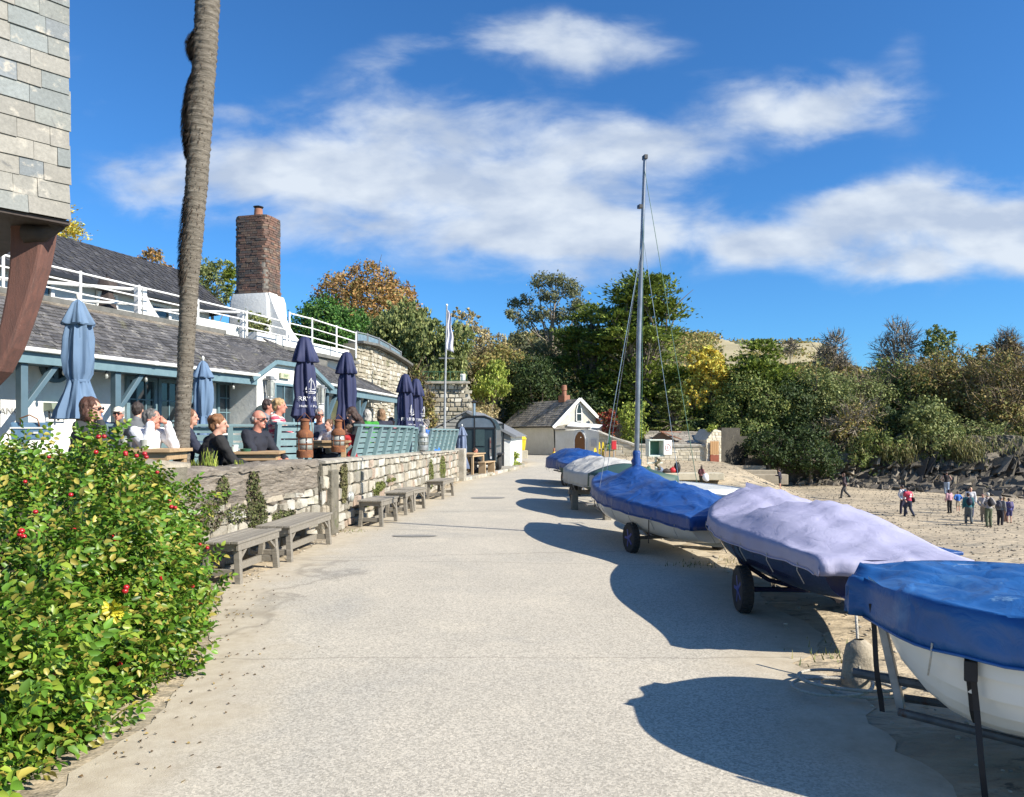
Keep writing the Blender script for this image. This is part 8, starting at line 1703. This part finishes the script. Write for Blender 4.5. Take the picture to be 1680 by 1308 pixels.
    if hair == 'bald': he += [(H(0,-.062,.0), (.072,.045,.055), Rh)]+[(H(sx*.070,-.03,.005), (.013,.045,.032), Rh) for sx in (-1,1)]
    if he: blob('hair', [], he, hairm(hc), t, vox*.9, it=1, rough=.015, fr=(34, 34, 14))
    for sx in (-1, 1):
        mb = MB(); mb.ell(H(sx*.030,.083,.012), (.010,.006,.007), Rh, seg=8, ring=5); mb.build('eye', M_['eye'], t, smooth=True)
    mb = MB(); mb.ell(H(0,.088,-.058), (.022,.006,.006), Rh, seg=8, ring=5); mb.build('mouth', M_['lip'], t, smooth=True)
    if glasses:
        mb = MB()
        for sx in (-1, 1): mb.ell(H(sx*.032,.099,.012), (.026,.006,.018), Rh, seg=10, ring=5); mb.tube([H(sx*.055,.093,.017), H(sx*.082,-.01,.012)], .0035, 5)
        mb.tube([H(-.01,.105,.016), H(.01,.105,.016)], .004, 5); mb.build('glasses', M_['black_metal'], t, smooth=True)
    if cap:
        mb = MB(); mb.ell(H(0,-.012,.062), (.086,.102,.072), Rh, seg=16, ring=8); mb.ell(H(0,.10,.058), (.062,.065,.010), Rh @ Matrix.Rotation(R(-12), 3, 'X'), seg=14, ring=4); mb.build('cap', cloth(cap), t, smooth=True)
    if pack:
        mb = MB(); mb.ell((0, sy-.20, sh-.16), (.15,.10,.23), seg=14, ring=8); mb.ell((0, sy-.28, sh-.22), (.11,.05,.12), seg=10, ring=6)
        for sx in (-1, 1): mb.tube([(sx*.10, sy-.12, sh+.02), (sx*.12, sy+.0, sh+.065), (sx*.13, sy+.13, sh-.08), (sx*.14, sy-.02, sh-.32)], .022, 6)
        mb.build('backpack', cloth(pack), t, smooth=True)
    return t
def sitter(label, px, py, d, rz, **kw):      # px, py: head centre in the photo; the seat follows from it
    s_ = kw.pop('sc_', 1.0); lean = kw.get('lean', .06); hx = math.sin(-R(rz))*(lean+.05)*s_; hy = math.cos(R(rz))*(lean+.05)*s_
    hz = zy(py, d); x = XD(px, d); return person(label, (x-hx, d-hy, hz-1.245*s_), R(rz), pose='sit', sc_=s_, **kw)
rzR = -90   # facing right (+x)
gd = 'diners on the terrace'
sitter('seated woman with brown bob and dark top, chin on her hand, behind the rose bush', 151, 672, 8.75, -80, arms='chin', hair='bob', hc=(.09,.035,.02), top=(.030,.034,.036), group=gd, glasses=True, turn=-6, vox=.010, sc_=1.12)
sitter('man in white long-sleeved shirt shading his eyes with both hands', 248, 683, 9.1, -112, arms='eyes', hair='short', hc=(.16,.15,.14), top=(.78,.78,.80), skin='skin_red', group=gd, turn=10, lean=.12, vox=.009, sc_=1.02)
sitter('man in white cap and blue polo shirt further back on the left', 194, 680, 12.6, -165, arms='down', hair='short', hc=(.4,.38,.35), top=(.02,.06,.18), cap=(.72,.70,.60), glasses=True, sleeves='short', skin='skin_red', group=gd)
sitter('dark-haired person in grey coat seen from behind, left of the man in white', 226, 673, 12.0, 10, arms='down', hair='short', hc=(.05,.035,.03), top=(.14,.15,.16), group=gd)
sitter('person with long auburn hair mostly hidden behind the palm trunk', 313, 686, 10.6, -65, arms='table', hair='long', hc=(.22,.10,.05), top=(.02,.025,.05), group=gd, turn=-20)
sitter('woman in black hoodie with short auburn hair, her back to the road', 359, 697, 10.5, -50, arms='table', hair='curly', hc=(.26,.12,.05), top=(.014,.014,.015), group=gd, turn=-30, vox=.010, sc_=1.16, lean=.1)
sitter('balding man with glasses in a navy jacket looking right', 425, 689, 11.4, -105, arms='table', hair='bald', hc=(.45,.42,.38), top=(.015,.017,.028), glasses=True, group=gd, turn=-2, vox=.010, sc_=1.20, skin='skin_red')
sitter('fair-haired woman in a patterned pink and cream jumper', 459, 667, 13.0, -85, arms='table', hair='curly', hc=(.50,.33,.16), group=gd, vox=.012, sc_=1.1, skin='skin_red', topm=mat('fair_isle', (.62,.55,.45), (.5,.05,.10), rough=.9, scale=16, stretch=(.25,.25,2.2), contrast=(.47,.53), spots=((.25,.25,.35),22,.58,.62)))
sitter('dark-haired person just behind the woman in the patterned jumper', 441, 667, 13.7, -80, arms='table', hair='short', hc=(.06,.035,.03), top=(.2,.2,.22), group=gd, skin='skin_red')
sitter('grey-haired man in sunglasses and navy jacket facing the camera', 524, 682, 14.2, -165, arms='hug', hair='short', hc=(.28,.27,.26), top=(.035,.05,.085), glasses=True, group=gd, turn=15, skin='skin_red', sc_=1.05)
sitter('grey-haired person in pale blue top half hidden by the nearest navy parasol', 509, 678, 15.2, -100, arms='table', hair='short', hc=(.25,.2,.16), top=(.12,.30,.5), group=gd)
sitter('small child in white leaning by the man in sunglasses', 539, 697, 13.9, 150, arms='table', hair='short', hc=(.16,.09,.05), top=(.65,.65,.65), group=gd, sc_=.8)
sitter('woman with long dark brown hair and black top bending over', 577, 680, 15.3, 125, arms='table', hair='long', hc=(.05,.022,.014), top=(.012,.012,.014), group=gd, tilt=30, lean=.16, turn=0, sc_=1.15)
sitter('child in a red top in front of the bending woman', 571, 705, 14.0, 70, arms='hug', hair='short', hc=(.12,.07,.04), top=(.35,.015,.02), group=gd, sc_=.75)
sitter('silver-haired person in a bright green top', 602, 682, 17.0, 20, arms='table', hair='bob', hc=(.5,.47,.42), top=(.04,.28,.03), group=gd, sc_=1.05)
sitter('woman with wavy light brown hair and navy top beyond the green one', 625, 681, 18.0, 30, arms='table', hair='bob', hc=(.28,.16,.08), top=(.02,.022,.04), group=gd, sc_=1.08)
sitter('small dark-haired figure between the settle and the far navy parasols', 643, 692, 20.0, -120, arms='table', hair='short', hc=(.05,.03,.03), top=(.45,.18,.2), group=gd, sc_=.9)
sitter('blonde woman in pink just left of the far navy parasol foot', 660, 693, 20.5, -100, arms='table', hair='bob', hc=(.6,.45,.25), top=(.5,.25,.22), group=gd, sc_=1.0)
sitter('man in black cap and bright blue shirt leaning over his table', 697, 696, 21.8, 95, arms='table', hair='short', hc=(.2,.18,.16), cap=(.02,.02,.02), top=(.02,.15,.55), sleeves='short', group=gd, lean=.2, sc_=1.15)
sitter('person in black sitting at the picnic table by the trailer', 780, 740, 29.0, -120, arms='table', hair='short', hc=(.05,.03,.02), top=(.012,.012,.014), group=None, skin='skin_red', sc_=1.0)
# people on the beach
def stander(label, px, foot, topy, d, rz, **kw):
    x = XD(px, d); z = zy(foot, d); h = (foot-topy)*d/F; return person(label, (x, d, z), R(rz), sc_=h/1.76, vox=kw.pop('vox', .026), **kw)
gbh = 'walkers on the beach'; kwb = dict(pose='stand')
stander('person with rucksack carrying a white bundle, walking alone below the wall', 1150, 801, 764, 50, -60, pose='walk', arms='carry', stride=.4, top=(.25,.10,.10), bottom=(.03,.035,.03), hair='bob', hc=(.05,.03,.025), pack=(.10,.03,.04), group=gbh)
ob = thing('white_bundle', 'white cloth bundle held by the lone walker below the wall', 'bundle', Vector((XD(1157, 49.8), 49.7, zy(783, 49.8)))); mb = MB(); mb.ell((0, 0, 0), (.22,.13,.26), seg=10, ring=7); mb.ell((.08, 0, -.15), (.15,.1,.14), seg=8, ring=5); mb.build('cloth', cloth((.75,.77,.82)), ob, smooth=True)
stander('lone walker in dark dress holding a bag, farthest across the sand', 1280, 803, 769, 54, 60, pose='stand', arms='carry', top=(.04,.035,.055), bottom=(.03,.03,.035), hair='short', hc=(.06,.04,.03), group=gbh, shorts=True)
stander('striding person in dark clothes with a dark rucksack, right of the lone walkers', 1386, 818, 776, 51, 80, pose='walk', arms='swing', top=(.05,.035,.045), bottom=(.05,.05,.055), hair='bob', hc=(.10,.05,.03), pack=(.02,.05,.04), group=gbh)
stander('person in white shirt with blue rucksack walking left of the pink t-shirt', 1482, 845, 796, 42.5, 30, pose='walk', arms='swing', stride=.4, top=(.65,.65,.68), bottom=(.02,.02,.05), hair='short', hc=(.07,.04,.03), pack=(.02,.10,.20), group=gbh)
pk_ = stander('walker in a pink t-shirt with white back print and dark jeans', 1491, 849, 799, 41, 15, pose='walk', arms='swing', stride=.8, top=(.50,.045,.09), bottom=(.02,.03,.06), hair='short', hc=(.05,.035,.03), sleeves='short', group=gbh)
mb = MB(); mb.box((.0, -.165, 1.33), (.10,.012,.10)); mb.box((-.02, -.165, 1.22), (.14,.012,.08)); mb.build('back_print', M_['print_white'], pk_)
mb = MB(); mb.ell((.26, -.05, 1.0), (.08,.14,.16), seg=10, ring=6); mb.build('shoulder_bag', cloth((.015,.015,.02)), pk_, smooth=True)
stander('climber in black vest and pale jeans on the rocks above the group', 1553, 812, 774, 52, -30, pose='walk', arms='hips', stride=.7, top=(.015,.012,.015), bottom=(.30,.38,.50), hair='short', hc=(.08,.05,.04), sleeves='none', group=gbh)
stander('person in pink and grey top with long black trousers, leftmost of the standing group', 1558, 842, 803, 43, 10, arms='down', top=(.55,.30,.34), bottom=(.008,.008,.01), hair='long', hc=(.05,.02,.03), group=gbh, **kwb)
stander('person in bright blue and green top with beige shorts', 1572, 841, 806, 44, 5, arms='hips', top=(.02,.13,.45), bottom=(.45,.38,.28), hair='short', hc=(.15,.09,.06), group=gbh, shorts=True, **kwb)
stander('person with teal sleeves and a large dark navy rucksack, front of the group', 1589, 861, 808, 38, -15, pose='walk', arms='down', stride=.5, top=(.02,.13,.16), bottom=(.10,.12,.13), hair='short', hc=(.06,.04,.04), pack=(.02,.025,.05), group=gbh)
stander('tall fair-haired person in white standing behind the teal-sleeved one', 1592, 849, 799, 41, 160, arms='down', top=(.65,.65,.66), bottom=(.03,.05,.12), hair='short', hc=(.45,.3,.15), group=gbh, **kwb)
stander('person in grey behind the olive-trousered man, partly hidden', 1614, 858, 809, 39, 120, arms='hips', top=(.40,.40,.42), bottom=(.25,.22,.18), hair='short', hc=(.10,.07,.06), group=gbh, **kwb)
stander('white-haired man with olive trousers, black rucksack and legs apart', 1622, 865, 808, 36.8, 5, arms='hips', top=(.35,.33,.33), bottom=(.10,.12,.07), hair='short', hc=(.6,.57,.5), pack=(.015,.015,.02), group=gbh, **kwb)
stander('person in grey tee and black trousers right of the olive-trousered man', 1641, 864, 814, 37.5, -60, arms='down', top=(.20,.20,.20), bottom=(.02,.02,.03), hair='short', hc=(.2,.17,.15), pack=(.08,.08,.10), group=gbh, **kwb)
stander('person with fair long hair and brown trousers near the right edge', 1649, 858, 815, 39, 20, arms='down', top=(.35,.25,.12), bottom=(.12,.07,.05), hair='long', hc=(.35,.22,.1), group=gbh, **kwb)
stander('person in navy and purple top with bare legs at the very right', 1656, 859, 817, 38.4, -10, arms='down', top=(.08,.08,.25), bottom=(.05,.05,.15), hair='short', hc=(.15,.1,.08), group=gbh, shorts=True, pack=(.12,.10,.2), **kwb)
